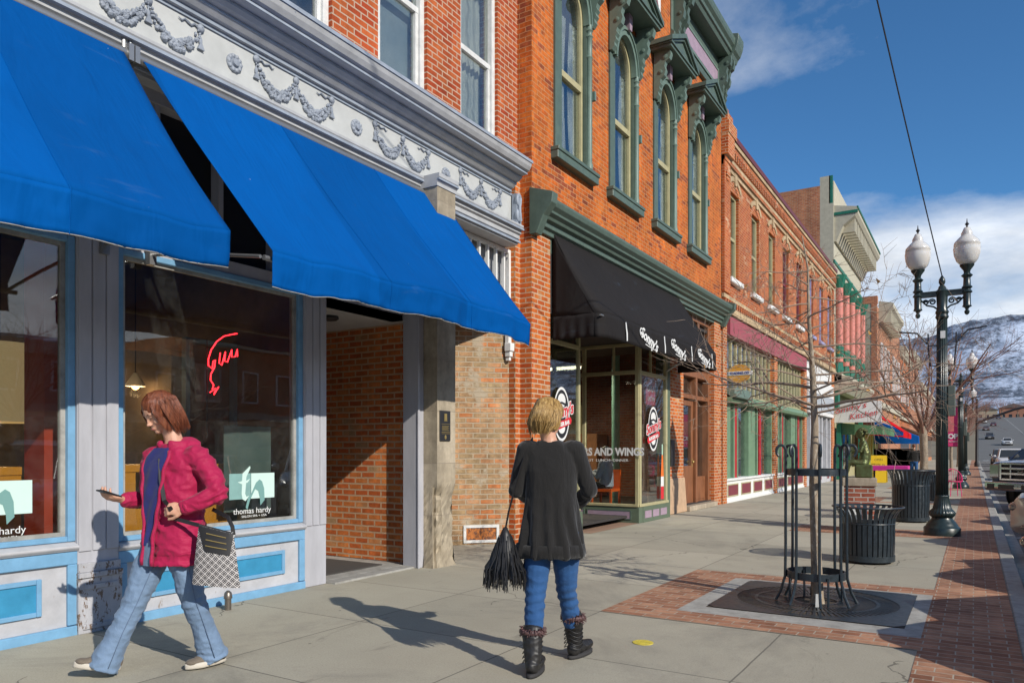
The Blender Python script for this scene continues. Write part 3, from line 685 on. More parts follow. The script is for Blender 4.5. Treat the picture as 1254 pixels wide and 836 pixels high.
MB().prism(mc, 'y', 9.72, 19.30).prism([(-5.62, 4.6), (-5.50, 4.6), (-5.38, 4.86), (-5.24, 5.02), (-5.22, 5.17), (-5.62, 5.30)], 'y', 9.56, 9.722).prism([(-5.62, 4.6), (-5.50, 4.6), (-5.38, 4.86), (-5.24, 5.02), (-5.22, 5.17), (-5.62, 5.30)], 'y', 19.30, 19.46).build('mid_cornice', M['green'], B2, bevel=.006)
MB().box(-5.8, -5.60, 10.17, 15.12, 4.45, 4.715).box(-5.8, -5.60, 16.42, 18.78, 4.62, 4.715).build('beam', M['green'], B2)
def bracket(mb, x, y, z, h, d, w):
    # console: scroll top, drop foot; x = wall plane
    pr = [(0, 0), (d*.96, 0), (d, -h*.10), (d*.92, -h*.2), (d*.70, -h*.24), (d*.62, -h*.33), (d*.70, -h*.43), (d*.62, -h*.54), (d*.42, -h*.60), (d*.36, -h*.66), (d*.42, -h*.71), (d*.32, -h*.76), (d*.36, -h*.82), (d*.26, -h*.87), (d*.28, -h*.93), (d*.14, -h), (0, -h)]
    mb.prism([(x+a, z+b) for a, b in pr], 'y', y-w/2, y+w/2)
    for s in (-1, 1):
        mb.lathe([(d*.15, 0), (d*.15, .012), (d*.06, .02)], (x+d*.66, y+s*w/2-(0 if s > 0 else 0), z-h*.14), 10, ax=(0, s, 0))
        mb.lathe([(d*.12, 0), (d*.12, .012), (d*.05, .02)], (x+d*.40, y+s*w/2, z-h*.45), 10, ax=(0, s, 0))
def arch_ring(mb, x0, x1, yc, zc, r0, r1, a0=0, a1=math.pi, n=20, ry=1.0):
    rg = []
    for i in range(n+1):
        a = a0+(a1-a0)*i/n; c, s = math.cos(a), math.sin(a)
        rg.append([(x0, yc+c*r0, zc+s*r0*ry), (x1, yc+c*r0, zc+s*r0*ry), (x1, yc+c*r1, zc+s*r1*ry), (x0, yc+c*r1, zc+s*r1*ry)])
    return mb.rings(rg)
def hooded_window(B, yc, X, idx):
    ZS, ZB = 8.55, 6.1
    fr = MB()
    for s in (-1, 1):
        fr.box(X-.12, X+.035, yc+s*.44, yc+s*.66, ZB, ZS+.05)             # flat green board
    # spandrel with arch cut: fan of quads
    n = 20; pts = []
    sp_ = MB()
    for i in range(n):
        a0, a1 = math.pi*i/n, math.pi*(i+1)/n
        for q0, q1 in ((a0, a1),):
            i0 = (yc+.46*math.cos(q0), ZS+.62*math.sin(q0)); i1 = (yc+.46*math.cos(q1), ZS+.62*math.sin(q1))
            def outp(q):
                c, s = math.cos(q), math.sin(q); k = min(.66/max(abs(c), 1e-6), .82/max(s, 1e-6)); return (yc+k*c, ZS+k*s)
            o0, o1 = outp(q0), outp(q1)
            sp_.prism([i0, o0, o1, i1], 'x', X-.12, X+.03)
    fr.join(sp_)
    w_ = fr.build('window', M['green'], B, bevel=0)
    cl = MB()
    for s in (1,):
        cl.lathe([(.062, ZB+.02), (.062, ZB+.12), (.05, ZB+.14), (.05, ZS-.55), (.062, ZS-.53), (.05, ZS-.50), (.05, ZS-.2), (.066, ZS-.18), (.05, ZS-.15), (.05, ZS-.10), (.066, ZS-.08), (.05, ZS-.05), (.05, ZS+.02)], (X+.06, yc+s*.50, 0), 12)
        cl.box(X-.0, X+.11, yc+s*.61, yc+s*.67, 7.35, 7.50)
    cl.build('column', M['green_l'], w_, smooth=True)
    ar = MB(); arch_ring(ar, X-.02, X+.09, yc, ZS, .43, .56, ry=1.32); arch_ring(ar, X+.0, X+.115, yc, ZS, .50, .53, ry=1.32)
    ar.build('arch_moulding', M['green_l'], w_, smooth=True)
    sa = MB(); arch_ring(sa, X-.10, X-.03, yc, ZS, .36, .425, ry=1.4)
    for s in (-1, 1): sa.box(X-.10, X-.03, yc+s*.36, yc+s*.425, ZB+.06, ZS)
    sa.box(X-.10, X-.03, yc-.36, yc+.36, ZB+.06, ZB+.15).box(X-.11, X-.02, yc-.37, yc+.37, 7.40, 7.50)
    for s in (-1, 1): sa.box(X-.16, X-.09, yc+s*.30, yc+s*.37, ZB+.06, 7.42)
    sa.build('sash', M['cream'], w_, smooth=False)
    gl = MB(); n = 14
    poly = [(yc-.36, ZB+.1), (yc+.36, ZB+.1)]+[(yc+.36*math.cos(math.pi*i/n), ZS+.5*math.sin(math.pi*i/n)) for i in range(n+1)]
    gl.prism(poly, 'x', X-.075, X-.068).build('pane', M['glass_up'], w_)
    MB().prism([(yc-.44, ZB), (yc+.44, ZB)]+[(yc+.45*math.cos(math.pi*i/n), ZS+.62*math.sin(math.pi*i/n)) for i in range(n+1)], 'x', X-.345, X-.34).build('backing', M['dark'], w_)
    rr = random.Random(idx); wd = .32+.1*rr.random()
    MB().grid(lambda u, v: (X-.13+.012*math.sin(v*40), yc-.40+(wd-.08*math.sin(u*3))*v, 6.1+2.4*u), 12, 30).build('curtain', M['curtain'], w_, smooth=True)
    MB().grid(lambda u, v: (X-.13+.012*math.sin(v*40), yc+.40-(.26+.10*math.sin(u*3))*v, 6.1+2.4*u), 12, 24).build('curtain', M['curtain'], w_, smooth=True)
    MB().box(X-.10, X+.13, yc-.74, yc+.74, ZB-.17, ZB+.0).box(X-.05, X+.15, yc-.75, yc+.75, ZB-.05, ZB+.012).build('sill', M['green'], w_, bevel=.008)
    # hood
    zh = 9.50
    h = MB()
    h.box(X, X+.44, yc-.80, yc+.80, zh, zh+.06).box(X, X+.47, yc-.83, yc+.83, zh+.06, zh+.10)
    ped = [(yc-.83, zh+.10), (yc+.83, zh+.10), (yc, zh+.52)]
    h.prism([(yc-.72, zh+.10), (yc+.72, zh+.10), (yc, zh+.45)], 'x', X, X+.40)
    for s in (-1, 1):
        rg = []
        for (yy, z0) in ((yc+s*.86, zh+.09), (yc, zh+.50)):
            rg.append([(X, yy, z0), (X+.49, yy, z0), (X+.49, yy, z0+.09), (X, yy, z0+.09)])
        h.rings(rg)
        rg = []
        for (yy, z0) in ((yc+s*.80, zh+.075), (yc, zh+.44)):
            rg.append([(X, yy, z0), (X+.445, yy, z0), (X+.445, yy, z0+.06), (X, yy, z0+.06)])
        h.rings(rg)
    h.prism([(yc-.32, zh+.13), (yc+.32, zh+.13), (yc, zh+.30)], 'x', X+.40, X+.425)
    h.build('hood', M['green'], w_, bevel=0)
    b_ = MB()
    for s in (-1, 1): bracket(b_, X+.03, yc+s*.62, zh, .92, .36, .12)
    b_.build('bracket', M['green_l'], w_)
    MB().prism([(yc-.09, zh), (yc+.09, zh), (yc+.05, ZS+.66), (yc-.05, ZS+.66)], 'x', X+.03, X+.16).prism([(yc-.30, zh-.02), (yc-.12, zh-.02), (yc-.10, zh-.14)], 'x', X+.03, X+.05).build('keystone', M['mauve'], w_)
for i, c in enumerate(YC2): hooded_window(B2, c, -5.6, i)
# top cornice
tcn = MB()
Y0, Y1 = 15.55, 19.42
tcn.prism([(-5.62, 10.36), (-5.52, 10.36), (-5.50, 10.44), (-5.55, 10.50), (-5.62, 10.50)], 'y', Y0, Y1)
tcn.box(-5.62, -5.56, Y0, Y1, 10.50, 11.45)
tcn.prism([(-5.62, 11.40), (-5.30, 11.40), (-5.26, 11.48), (-5.22, 11.50), (-5.22, 11.58), (-5.16, 11.64), (-5.14, 11.70), (-5.14, 11.82), (-5.62, 11.95)], 'y', Y0-.1, Y1+.05)
tcn.prism([(-5.62, 11.36), (-5.24, 11.36), (-5.20, 11.46), (-5.14, 11.52), (-5.08, 11.68), (-5.06, 11.80), (-5.06, 11.92), (-5.62, 12.06)], 'y', Y1-.40, Y1+.10)
tcn.prism([(-5.62, 11.36), (-5.24, 11.36), (-5.20, 11.46), (-5.14, 11.52), (-5.08, 11.68), (-5.06, 11.80), (-5.06, 11.92), (-5.62, 12.06)], 'y', Y0-.15, Y0+.35)
tcn.build('top_cornice', M['green'], B2, bevel=.006)
MB().box(-5.555, -5.54, Y0+.5, Y1-.55, 10.68, 11.02).build('cornice_panel', M['mauve'], B2)
frame(MB(), -5.558, -5.53, Y0+.42, Y1-.47, 10.60, 11.10, .06).build('panel_moulding', M['green_l'], B2)
bb = MB()
for yy in (15.72, 16.0, 19.02, 19.28): bracket(bb, -5.56, yy, 11.38, 1.15, .34, .13)
bb.build('cornice_bracket', M['green'], B2)
MB().prism([(-5.62, 12.1), (-5.3, 12.1), (-5.1, 12.45), (-5.62, 12.6)], 'y', 9.6, 15.4).build('upper_cornice', M['green'], B2)
pf = MB().box(-5.60, -5.572, 12.35, 14.90, 10.40, 11.15)
sg = solo(pf, 'wall_sign', M['white'], 'white painted sign board high on the orange brick wall', 'sign')
def text(s, size, loc, facing, m, name, parent, ext=.002, bold=0, shear=0, align='CENTER', sx=1.0, rot=0):
    cu = bpy.data.curves.new('t', 'FONT'); cu.body = s; cu.size = size; cu.extrude = ext; cu.offset = bold; cu.shear = shear; cu.align_x = align; cu.align_y = 'CENTER'; cu.resolution_u = 3
    o = bpy.data.objects.new('t', cu); COL.objects.link(o); dg = bpy.context.evaluated_depsgraph_get(); me = bpy.data.meshes.new_from_object(o.evaluated_get(dg)); 
    bpy.data.objects.remove(o)
    F = {'+x': Matrix(((0, 0, 1), (1, 0, 0), (0, 1, 0))), '-y': Matrix(((1, 0, 0), (0, 0, -1), (0, 1, 0))), 'up': Matrix.Identity(3)}[facing] if isinstance(facing, str) else facing
    F = F @ Matrix.Rotation(rot, 3, 'Z') @ Matrix.Diagonal((sx, 1, 1))
    mb = MB(); mb.v = [tuple(F @ v.co + Vector(loc)) for v in me.vertices]; mb.f = [tuple(p.vertices) for p in me.polygons]
    return mb.build(name, m, parent)
M['maroon'] = paint('maroon_paint', (.19, .035, .05), .5, .1)
text('LIQUOR', .62, (-5.568, 13.62, 10.78), '+x', M['maroon'], 'lettering', sg, bold=.004)
# ------- shopfront
def shop_frame(B, mb_name, boxes, m, **k): 
    q = MB()
    for b in boxes: q.box(*b)
    return q.build(mb_name, m, B, **k)
X = -5.70
lw = frame(MB(), X-.06, X, 10.17, 11.42, .36, 4.45, .06, .05, .05).box(X-.06, X-.002, 10.23, 11.36, 3.10, 3.17).build('shop_window', M['cream'], B2, bevel=.004)
MB().box(X-.035, X-.028, 10.23, 11.36, .41, 4.4).build('pane', M['glass'], lw)
MB().box(X-.3, X+.02, 10.17, 11.46, 0, .35).build('plinth', M['plinth'], B2)
MB().box(-7.0, X-.06, 11.38, 11.44, .36, 3.45).build('recess_window', M['glass'], B2)
pw = MB()   # window facing the street end of the recess
Y = 13.40
for x in (-7.30, -6.62, -5.49): pw.box(x-.035, x+.035, Y, Y+.07, .33, 3.45)
pw.box(-7.3, -5.45, Y+.002, Y+.068, 2.86, 2.93).box(-7.3, -5.45, Y+.002, Y+.068, 3.40, 3.46).box(-7.3, -5.45, Y-.03, Y+.06, .31, .36)
X2 = -5.44
pw.box(X2-.07, X2+.002, 13.43, 13.52, .33, 3.45).box(X2-.06, X2, 14.86, 14.95, .33, 3.45).box(X2-.058, X2-.002, 13.52, 14.86, 2.86, 2.93).box(X2-.058, X2-.002, 13.52, 14.86, 3.40, 3.46).box(X2-.06, X2+.02, 13.4, 14.97, .31, .36)
pw.box(X2-.055, X2-.01, 14.05, 14.09, 2.93, 3.4).box(-6.0, -5.96, Y+.01, Y+.06, 2.93, 3.4)
bw = pw.build('bay_window', M['cream'], B2, bevel=.004)
MB().box(-7.3, -5.5, Y+.03, Y+.037, .36, 3.42).build('pane', M['glass'], bw)
MB().box(X2-.04, X2-.033, 13.5, 14.9, .36, 3.42).build('pane', M['glass'], bw)
MB().box(-7.3, X2, Y-.01, Y+.2, 0, .31).box(X2-.2, X2+.01, 13.59, 15.0, 0, .31).box(-5.7, X2+.004, 14.95, 15.10, 0, 3.46).build('bay_plinth', M['plinth'], B2, bevel=.004)
fp = MB()
for x0, x1 in ((-7.15, -6.62), (-6.52, -5.62)): fp.box(x0, x1, Y-.018, Y-.008, .08, .22)
for y0, y1 in ((13.66, 14.0), (14.08, 14.42), (14.50, 14.86)): fp.box(X2+.008, X2+.018, y0, y1, .08, .22)
fp.build('bay_panel', M['mauve'], B2)
ff = MB()
for x0, x1 in ((-7.15, -6.62), (-6.52, -5.62)):
    for (a, b, c, d) in ((x0-.02, x1+.02, .06, .08), (x0-.02, x1+.02, .22, .24), (x0-.02, x0, .08, .22), (x1, x1+.02, .08, .22)): ff.box(a, b, Y-.022, Y-.008, c, d)
ff.build('bay_moulding', M['green'], B2)
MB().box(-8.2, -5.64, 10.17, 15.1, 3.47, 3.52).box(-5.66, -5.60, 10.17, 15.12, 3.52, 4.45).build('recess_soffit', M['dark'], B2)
MB().box(-7.5, -7.42, 11.4, 13.4, .3, 3.47).build('recess_door', M['wood'], B2)
# doorway
dw = MB().box(-5.95, -5.72, 16.42, 16.56, .12, 4.62).box(-5.95, -5.72, 18.66, 18.78, .12, 4.62).box(-5.95, -5.73, 17.72, 17.84, .12, 3.2).box(-5.95, -5.725, 16.56, 18.66, 3.15, 3.32).box(-5.95, -5.728, 16.56, 18.66, 2.62, 2.72).box(-5.95, -5.72, 16.56, 18.66, 4.5, 4.62)
for yy in (17.2, 17.9): dw.box(-5.95, -5.73, yy, yy+.1, 3.32, 4.5)
dwo = dw.build('doorway', M['wood'], B2, bevel=.006)
MB().box(-5.90, -5.88, 16.56, 18.66, 2.72, 4.5).box(-5.88, -5.87, 17.84, 18.66, .75, 2.62).build('pane', M['glass_up'], dwo)
MB().box(-6.3, -6.25, 16.5, 18.7, .1, 4.6).build('backing', M['dark'], dwo)
MB().box(-5.90, -5.80, 17.84, 18.66, .12, .75).box(-5.80, -5.785, 17.92, 18.58, .2, .66).build('door_panel', M['wood'], dwo, bevel=.005)
do = frame(MB(), -5.86, -5.80, 16.57, 17.71, .13, 2.60, .13, .9, .14).build('door', M['wood'], B2, bevel=.005)
MB().box(-5.84, -5.83, 16.7, 17.58, 1.03, 2.46).build('pane', M['glass'], do)
MB().box(-5.80, -5.79, 17.6, 17.64, 1.0, 1.2).ell((-5.77, 17.62, 1.12), .03, .03, .03).build('door_handle', gold, do)
MB().box(-5.95, -5.50, 16.6, 18.75, 0, .12).build('door_step', M['stone_brick'], B2, bevel=.01)
solo(MB().box(-5.598, -5.575, 15.55, 15.78, 1.05, 1.62), 'intercom_panel', M['black'], 'narrow dark intercom panel on the orange brick pier by the brown door', 'intercom', bevel=.004)
# ------- black awning
ba = thing('awning', 'black fabric awning with white logos over the diner bay window', 'awning', (-5.55, 13, 4.8))
M['blackfab'] = fabric('black_awning_fabric', (.022, .020, .020), transl=.02, wr=.8)
M['blackfab'].node_tree.nodes['Principled BSDF'].inputs['Roughness'].default_value = .7
ya, yb = 10.20, 15.95; XF = -4.72
def rc(y):    # rounded left corner of the canopy edge
    return XF-.14*max(0, 1-(y-ya)/.18)**2
def blsl(u, v):
    y = ya+(yb-ya)*v; x = -5.57+(rc(y)+5.57)*u; return (x, y, 4.78-(4.78-3.46)*u-.03*math.sin(math.pi*u)+.006*math.sin(y*3)*u)
MB().grid(blsl, 16, 90).build('canopy', M['blackfab'], ba, smooth='full', solid=.003)
def blva(u, v):
    y = ya+(yb-ya)*v; x, _, z = blsl(1, v); return (x+.01*math.sin(y*9)*u+.012*mnoise.noise(Vector((y*4, u*2, 3)))*u, y, z-.36*u)
MB().grid(blva, 6, 120).build('valance', M['blackfab'], ba, smooth='full', solid=.003)
sd = MB()
sd.grid(lambda u, v: (-5.57+(rc(ya)+5.57)*v, ya+.006*math.sin(v*9), 3.46+(1.32*(1-v))*u), 10, 10)
sd.grid(lambda u, v: (-5.57+(rc(ya)+5.57)*v+.0*u, ya+.012*math.sin(v*26)*u, 3.46-.36*u), 6, 40)
sd.grid(lambda u, v: (-5.57+.85*v, yb, 3.10+(.36+1.32*(1-v))*u), 6, 6)
sd.build('side_panel', M['blackfab'], ba, smooth='full', solid=.003)
aw_fr = MB().tube([(-5.62, 14.9, 2.95), (-4.85, 14.9, 3.35)], .02, 6).tube([(-4.76, ya, 3.42), (-4.76, yb, 3.42)], .015, 6)
aw_fr.build('frame', metal, ba)
lg = MB(); nn_ = M['white']
def on_val(y, z): return XF+.016
for k, yc in enumerate((11.95, 13.45, 15.0)):
    x = XF+.014
    # head-like badge + lettering block
    text('Sonny\'s', .26, (x, yc+.10, 3.27), '+x', nn_, 'logo', ba, ext=.003, shear=.3, bold=.006, rot=R(-14))
    q = MB(); arch_ring(q, x-.004, x+.003, yc-.26, 3.36, .045, .065, 0, 2*math.pi, 18, ry=1.1); q.prism([(yc-.30, 3.36), (yc-.22, 3.36), (yc-.23, 3.325), (yc-.29, 3.325)], 'x', x-.004, x+.003)
    q.prism([(yc-.08, 3.17), (yc+.34, 3.12), (yc+.34, 3.135), (yc-.08, 3.185)], 'x', x-.004, x+.003); q.build('logo', nn_, ba)
for yc in (11.05, 12.78, 14.28, 15.62):
    x = XF+.016; pts = [(-.035, 3.42), (.0, 3.43), (.02, 3.33), (.05, 3.26), (.055, 3.14), (.02, 3.13), (.01, 3.24), (-.01, 3.31)]
    MB().prism([(yc+a, z) for a, z in pts], 'x', x-.004, x+.003).build('bottle_mark', nn_, ba)
# window graphics of the diner
def oval_logo(loc, facing, s, label):
    r_ = thing('window_decal', label, 'decal', loc)
    F = {'+x': Matrix(((0, 0, 1), (1, 0, 0), (0, 1, 0))), '-y': Matrix(((1, 0, 0), (0, 0, -1), (0, 1, 0)))}[facing]
    def disc(mb, rx, ry, z, n=36, r2=None, cy=0):
        if r2: mb.rings([[F @ Vector((rx*k*math.cos(a), cy+ry*k*math.sin(a), z)) for a in [2*math.pi*i/n for i in range(n)]] for k in (1, r2)], True, False)
        else: mb.add([F @ Vector((rx*math.cos(2*math.pi*i/n), cy+ry*math.sin(2*math.pi*i/n), z)) for i in range(n)], [tuple(range(n))])
        return mb
    disc(MB(), s*.62, s, .001).build('badge', M['black'], r_, local=True)
    disc(MB(), s*.62, s, .003, r2=.90).build('badge_ring', M['white'], r_, local=True)
    q = disc(MB(), s*.30, s*.26, .003, cy=s*.50); disc(q, s*.26, s*.20, .0035, cy=-s*.52); q.build('bun', M['white'], r_, local=True)
    q = MB(); q.v = [tuple(F @ Vector(p)) for p in ((-.34*s, .40*s, .005), (0, .46*s, .005), (.34*s, .40*s, .005), (.2*s, .33*s, .005), (0, .38*s, .005), (-.2*s, .33*s, .005))]; q.f = [(0, 1, 4, 5), (1, 2, 3, 4)]; q.build('bun_mark', M['black'], r_, local=True)
    red = flat('decal_red', (.62, .02, .03), .5)
    for zz_, mm, bb_ in ((.006, M['white'], .05*s), (.009, red, .015*s)):
        o = text("Sonny's", s*.60, F @ Vector((0, .08*s, zz_)), facing, mm, 'lettering', r_, ext=.0005, bold=bb_, shear=.25, rot=R(12)); 
        o.data.transform(Matrix.Translation(ORI[r_.name]))
    q = MB(); pts = [(-.92, -.42), (.86, -.10), (.98, -.22), (.90, -.36), (-.86, -.70), (-.98, -.56)]
    q.add([F @ Vector((a*s*.78, b*s+.02*s, .010)) for a, b in pts], [tuple(range(len(pts)))]); q.build('ribbon', red, r_, local=True)
    o = text("BURGER BAR", s*.20, F @ Vector((0, -.38*s, .013)), facing, M['white'], 'lettering', r_, ext=.0005, bold=.01*s, rot=R(10.5)); o.data.transform(Matrix.Translation(ORI[r_.name]))
    return r_
oval_logo((-5.692, 10.72, 1.98), '+x', .44, 'large oval diner decal on the window behind the head of the woman in black')
oval_logo((-5.435, 14.12, 1.82), '+x', .44, 'oval diner decal with a red ribbon on the front pane of the bay window')
tx = thing('window_lettering', 'white slab lettering across the bay window pane facing the recess', 'lettering', (-6.05, 13.37, 1.30))
o = text('BURGERS AND WINGS', .205, (-6.25, 13.368, 1.36), '-y', M['white'], 'lettering', tx, ext=.001, bold=.008, sx=.88)
o = text('BREAKFAST  LUNCH  DINNER', .075, (-6.25, 13.368, 1.20), '-y', M['white'], 'lettering', tx, ext=.001, sx=1.2)
op = thing('open_sign', 'small pink open sign high in the front bay window pane', 'sign', (-5.5, 14.2, 2.52))
MB().box(-5.53, -5.52, 13.95, 14.45, 2.30, 2.76).build('sign_board', flat('pinkish', (.45, .08, .14), .5), op)
text('OPEN', .17, (-5.512, 14.2, 2.62), '+x', M['white'], 'lettering', op); text('EAT IN', .12, (-5.512, 14.2, 2.42), '+x', M['white'], 'lettering', op)
bt = thing('bottle_decal', 'tall red and orange sauce bottle decal at the bay window corner', 'decal', (-5.432, 14.62, .4))
def strip(c, z0, z1, w0, w1): 
    q = MB(); q.add([(-5.432, 14.62-w0, z0), (-5.432, 14.62+w0, z0), (-5.432, 14.62+w1, z1), (-5.432, 14.62-w1, z1)], [(0, 1, 2, 3)]); return q
strip(0, .40, .66, .085, .085).build('bottle_base', flat('bot_red', (.6, .02, .03)), bt); strip(0, .66, .86, .085, .085).build('bottle_label', M['white'], bt)
strip(0, .86, 1.30, .085, .035).build('bottle_neck', flat('bot_orange', (.75, .16, .02)), bt); strip(0, 1.30, 1.52, .032, .03).build('bottle_cap', flat('bot_green', (.4, .6, .45)), bt)
solo(MB().lathe([(.03, 0), (.03, .16), (.045, .17), (.045, .24), (.0, .26)], (-5.50, 15.05, 0), 10), 'hose_bibb', metal, 'little metal pipe fitting at the corner of the diner bay', 'pipe')
# ============================================================ long red brick building
B3 = thing('brick_building', 'long two storey red brick building with tan brick bands and a maroon fascia', 'building', (-5.6, 28.5, 0))
Y0, Y1 = 19.42, 37.6
YW = [20.62, 22.95, 25.1, 27.2, 29.5, 32.0, 34.3, 36.4]
ops = [(c-.45, c+.45, 6.05, 8.42) for c in YW]
wall_open(-5.6, .3, Y0, Y1, 5.0, 10.0, ops).box(-5.9, -5.52, Y0, Y0+.55, 5.55, 9.1).box(-5.9, -5.56, Y1-.4, Y1, 5.55, 9.1).build('upper_wall', M['br_red'], B3)
MB().box(-12, -5.95, Y0, Y1-.02, 5, 9.9).build('roof', M['dark'], B3)
tan = bricks('tan_trim_brick', (.55, .40, .23), (.62, .47, .29), (.4, .3, .2), ms=.006, var=.2)
MB().box(-5.9, -5.55, Y0, Y1, 8.85, 8.97).box(-5.9, -5.50, Y0, Y1, 9.06, 9.16).box(-5.9, -5.45, Y0, Y1, 9.55, 9.66).box(-5.9, -5.53, Y0, Y1, 5.40, 5.50).box(-5.9, -5.50, Y0, Y1, 5.10, 5.20).box(-5.9, -5.46, Y0, Y1, 5.0, 5.08).build('tan_band', tan, B3)
dn = MB()
y = Y0+.02
while y < Y1: dn.box(-5.6, -5.50, y, y+.11, 5.22, 5.38).box(-5.6, -5.47, y, y+.11, 9.20, 9.40); y += .22
dn.box(-5.9, -5.50, Y0, Y1, 8.97, 9.06).box(-5.9, -5.49, Y0, Y1, 9.40, 9.55)
dn.build('dentil_course', M['br_red'], B3)
MB().box(-5.95, -5.42, Y0, Y1, 9.66, 9.80).box(-6.0, -5.5, Y0, Y1, 9.8, 9.9).build('coping', flat('dark_red_metal', (.14, .03, .03), .5), B3)
MB().box(-6.02, -5.40, Y0-.02, Y0+.75, 9.66, 9.98).box(-6.0, -5.44, Y0-.015, Y0+.5, 9.98, 10.18).box(-6.0, -5.50, Y0-.01, Y0+.3, 10.18, 10.34).box(-5.6, -5.42, Y0-.02, Y0+.6, 9.1, 9.655).box(-5.6, -5.48, Y0+.1, Y0+.4, 8.6, 8.72).box(-5.6, -5.5, Y0+.16, Y0+.34, 8.48, 8.6).build('corner_cap', M['br_pier'], B3)
ks = MB()
for i, c in enumerate(YW):
    far = i > 4
    fm = M['cream'] if i < 3 else (M['maroon'] if i < 5 else paint('lilac', (.30, .30, .50), .5, .1))
    fr = frame(MB(), -5.80, -5.68, c-.45, c+.45, 6.05, 8.42, .08).box(-5.78, -5.69, c-.37, c+.37, 7.18, 7.26)
    w_ = fr.build('window', fm, B3)
    MB().box(-5.73, -5.725, c-.37, c+.37, 6.13, 8.34).build('pane', M['glass_up'], w_); MB().box(-6.05, -6.04, c-.45, c+.45, 6.05, 8.42).build('backing', M['dark'], w_)
    MB().box(-5.78, -5.48, c-.58, c+.58, 5.90, 6.05).build('sill', M['white'] if i < 5 else fm, w_, bevel=.02)
    q = MB(); arch_ring(q, -5.70, -5.585, c, 8.20, .50, .68, R(15), R(165), 12, ry=.75); q.build('arch', M['br_pier'], w_)
    q = MB(); arch_ring(q, -5.70, -5.565, c, 8.22, .66, .82, R(35), R(145), 10, ry=.78); q.prism([(c-.07, 8.62), (c+.07, 8.62), (c+.14, 9.0), (c-.14, 9.0)], 'x', -5.6, -5.54); q.build('keystone', tan, w_)
MB().box(-5.85, -5.52, 19.95, 30.6, 4.48, 4.98).build('maroon_fascia', paint('fascia_maroon', (.33, .07, .09), .6, .1), B3)
MB().box(-5.85, -5.60, 30.6, 37.4, 4.3, 4.98).build('light_fascia', M['white'], B3)
pr = MB()
for a, b in ((Y0, 19.78), (25.3, 25.75), (30.4, 30.85), (37.0, 37.6)): pr.box(-5.9, -5.56, a, b, 0, 5.0)
pr.build('brick_pier', M['br_pier'], B3)
M['sfgreen'] = paint('shop_green', (.15, .25, .15), .5, .12); M['sfred'] = paint('shop_red', (.42, .02, .025), .5, .12)
for bi, (a, b) in enumerate(((19.78, 25.3), (25.75, 30.4))):
    tr = frame(MB(), -5.78, -5.70, a, b, 2.95, 4.48, .05, .06, .05); y = a+.42
    while y < b-.1: tr.box(-5.775, -5.70, y, y+.085, 3.0, 4.43); y += .50
    to = tr.build('transom', M['cream'], B3)
    MB().box(-5.745, -5.74, a, b, 3.0, 4.45).build('pane', M['glass_up'], to); MB().box(-6.4, -6.38, a, b, 2.9, 4.5).build('backing', M['dark'], to)
    MB().prism([(-5.85, 2.68), (-5.46, 2.68), (-5.42, 2.76), (-5.50, 2.86), (-5.68, 2.96), (-5.85, 2.96)], 'y', a, b).build('shop_cornice', M['sfgreen'], B3)
    sb = MB().box(-5.85, -5.60, a, b, 0, .58).box(-5.85, -5.55, a, b, .58, .64).box(-5.85, -5.57, a, b, -.01, .06).build('bulkhead', M['white'], B3, bevel=.006)
    n = 4 if bi == 0 else 3; q = MB(); q2 = MB()
    for k in range(n):
        ya_, yb_ = a+(b-a)*k/n+.2, a+(b-a)*(k+1)/n-.2; q.box(-5.60, -5.588, ya_, yb_, .18, .46); frame(q2, -5.60, -5.58, ya_-.03, yb_+.03, .15, .49, .03)
    q.build('bulkhead_panel', M['maroon'], B3); q2.build('panel_moulding', M['cream'], B3)
    g1 = MB(); r1 = MB()
    for (y0_, w_, m_) in ((a, .62, 'g'), (a+.95, .10, 'g'), (a+1.05, .28, 'r'), (a+1.33, .08, 'g'), (a+2.55, .75, 'g'), (a+3.55, .10, 'g'), (a+3.9, .25, 'r'), (b-.12, .12, 'g')):
        if y0_+w_ > b: continue
        (g1 if m_ == 'g' else r1).box(-5.80, -5.64 if m_ == 'g' else -5.66, y0_, y0_+w_, .64, 2.68)
    so_ = g1.build('shop_frame', M['sfgreen'], B3, bevel=.005); r1.build('shop_frame', M['sfred'], B3)
    MB().box(-5.76, -5.755, a, b, .64, 2.68).build('pane', M['glass'], so_); MB().box(-7.2, -7.15, a, b, .3, 2.95).box(-7.2, -5.9, a, b, .3, .34).build('shop_interior', M['dark'], so_)
    if bi == 0: 
        MB().box(-5.9, -5.30, a+.0, a+1.7, 2.80, 2.90).box(-5.9, -5.36, a+.02, a+1.66, 2.90, 3.06).build('small_canopy', M['green_l'], B3, bevel=.01)
# white boarded panel and shopfront of the far end
q = MB().box(-5.8, -5.50, 30.9, 37.0, 2.9, 4.3); q.build('white_panel', M['white'], B3)
q = MB(); y = 31.0
while y < 36.9: q.box(-5.5, -5.485, y, y+.10, 3.05, 3.75); y += .28
q.build('panel_slat', M['corn'], B3)
fw = MB()
for y in (30.85, 31.9, 32.6, 33.8, 34.6, 35.8, 36.8): fw.box(-5.85, -5.62, y, y+.22, 0, 2.9)
fw.box(-5.85, -5.63, 30.85, 37, 0, .6)
fo = fw.build('shop_front', M['white_worn'], B3); MB().box(-5.78, -5.77, 30.9, 37, .6, 2.9).build('pane', M['glass'], fo); MB().box(-6.6, -6.58, 30.9, 37, .3, 2.9).build('backing', M['dark'], fo)
q = MB()
for y in (32.2, 34.2, 36.2): q.box(-5.63, -5.615, y-.2, y+.3, .15, .42)
q.build('bulkhead_panel', M['maroon'], B3)
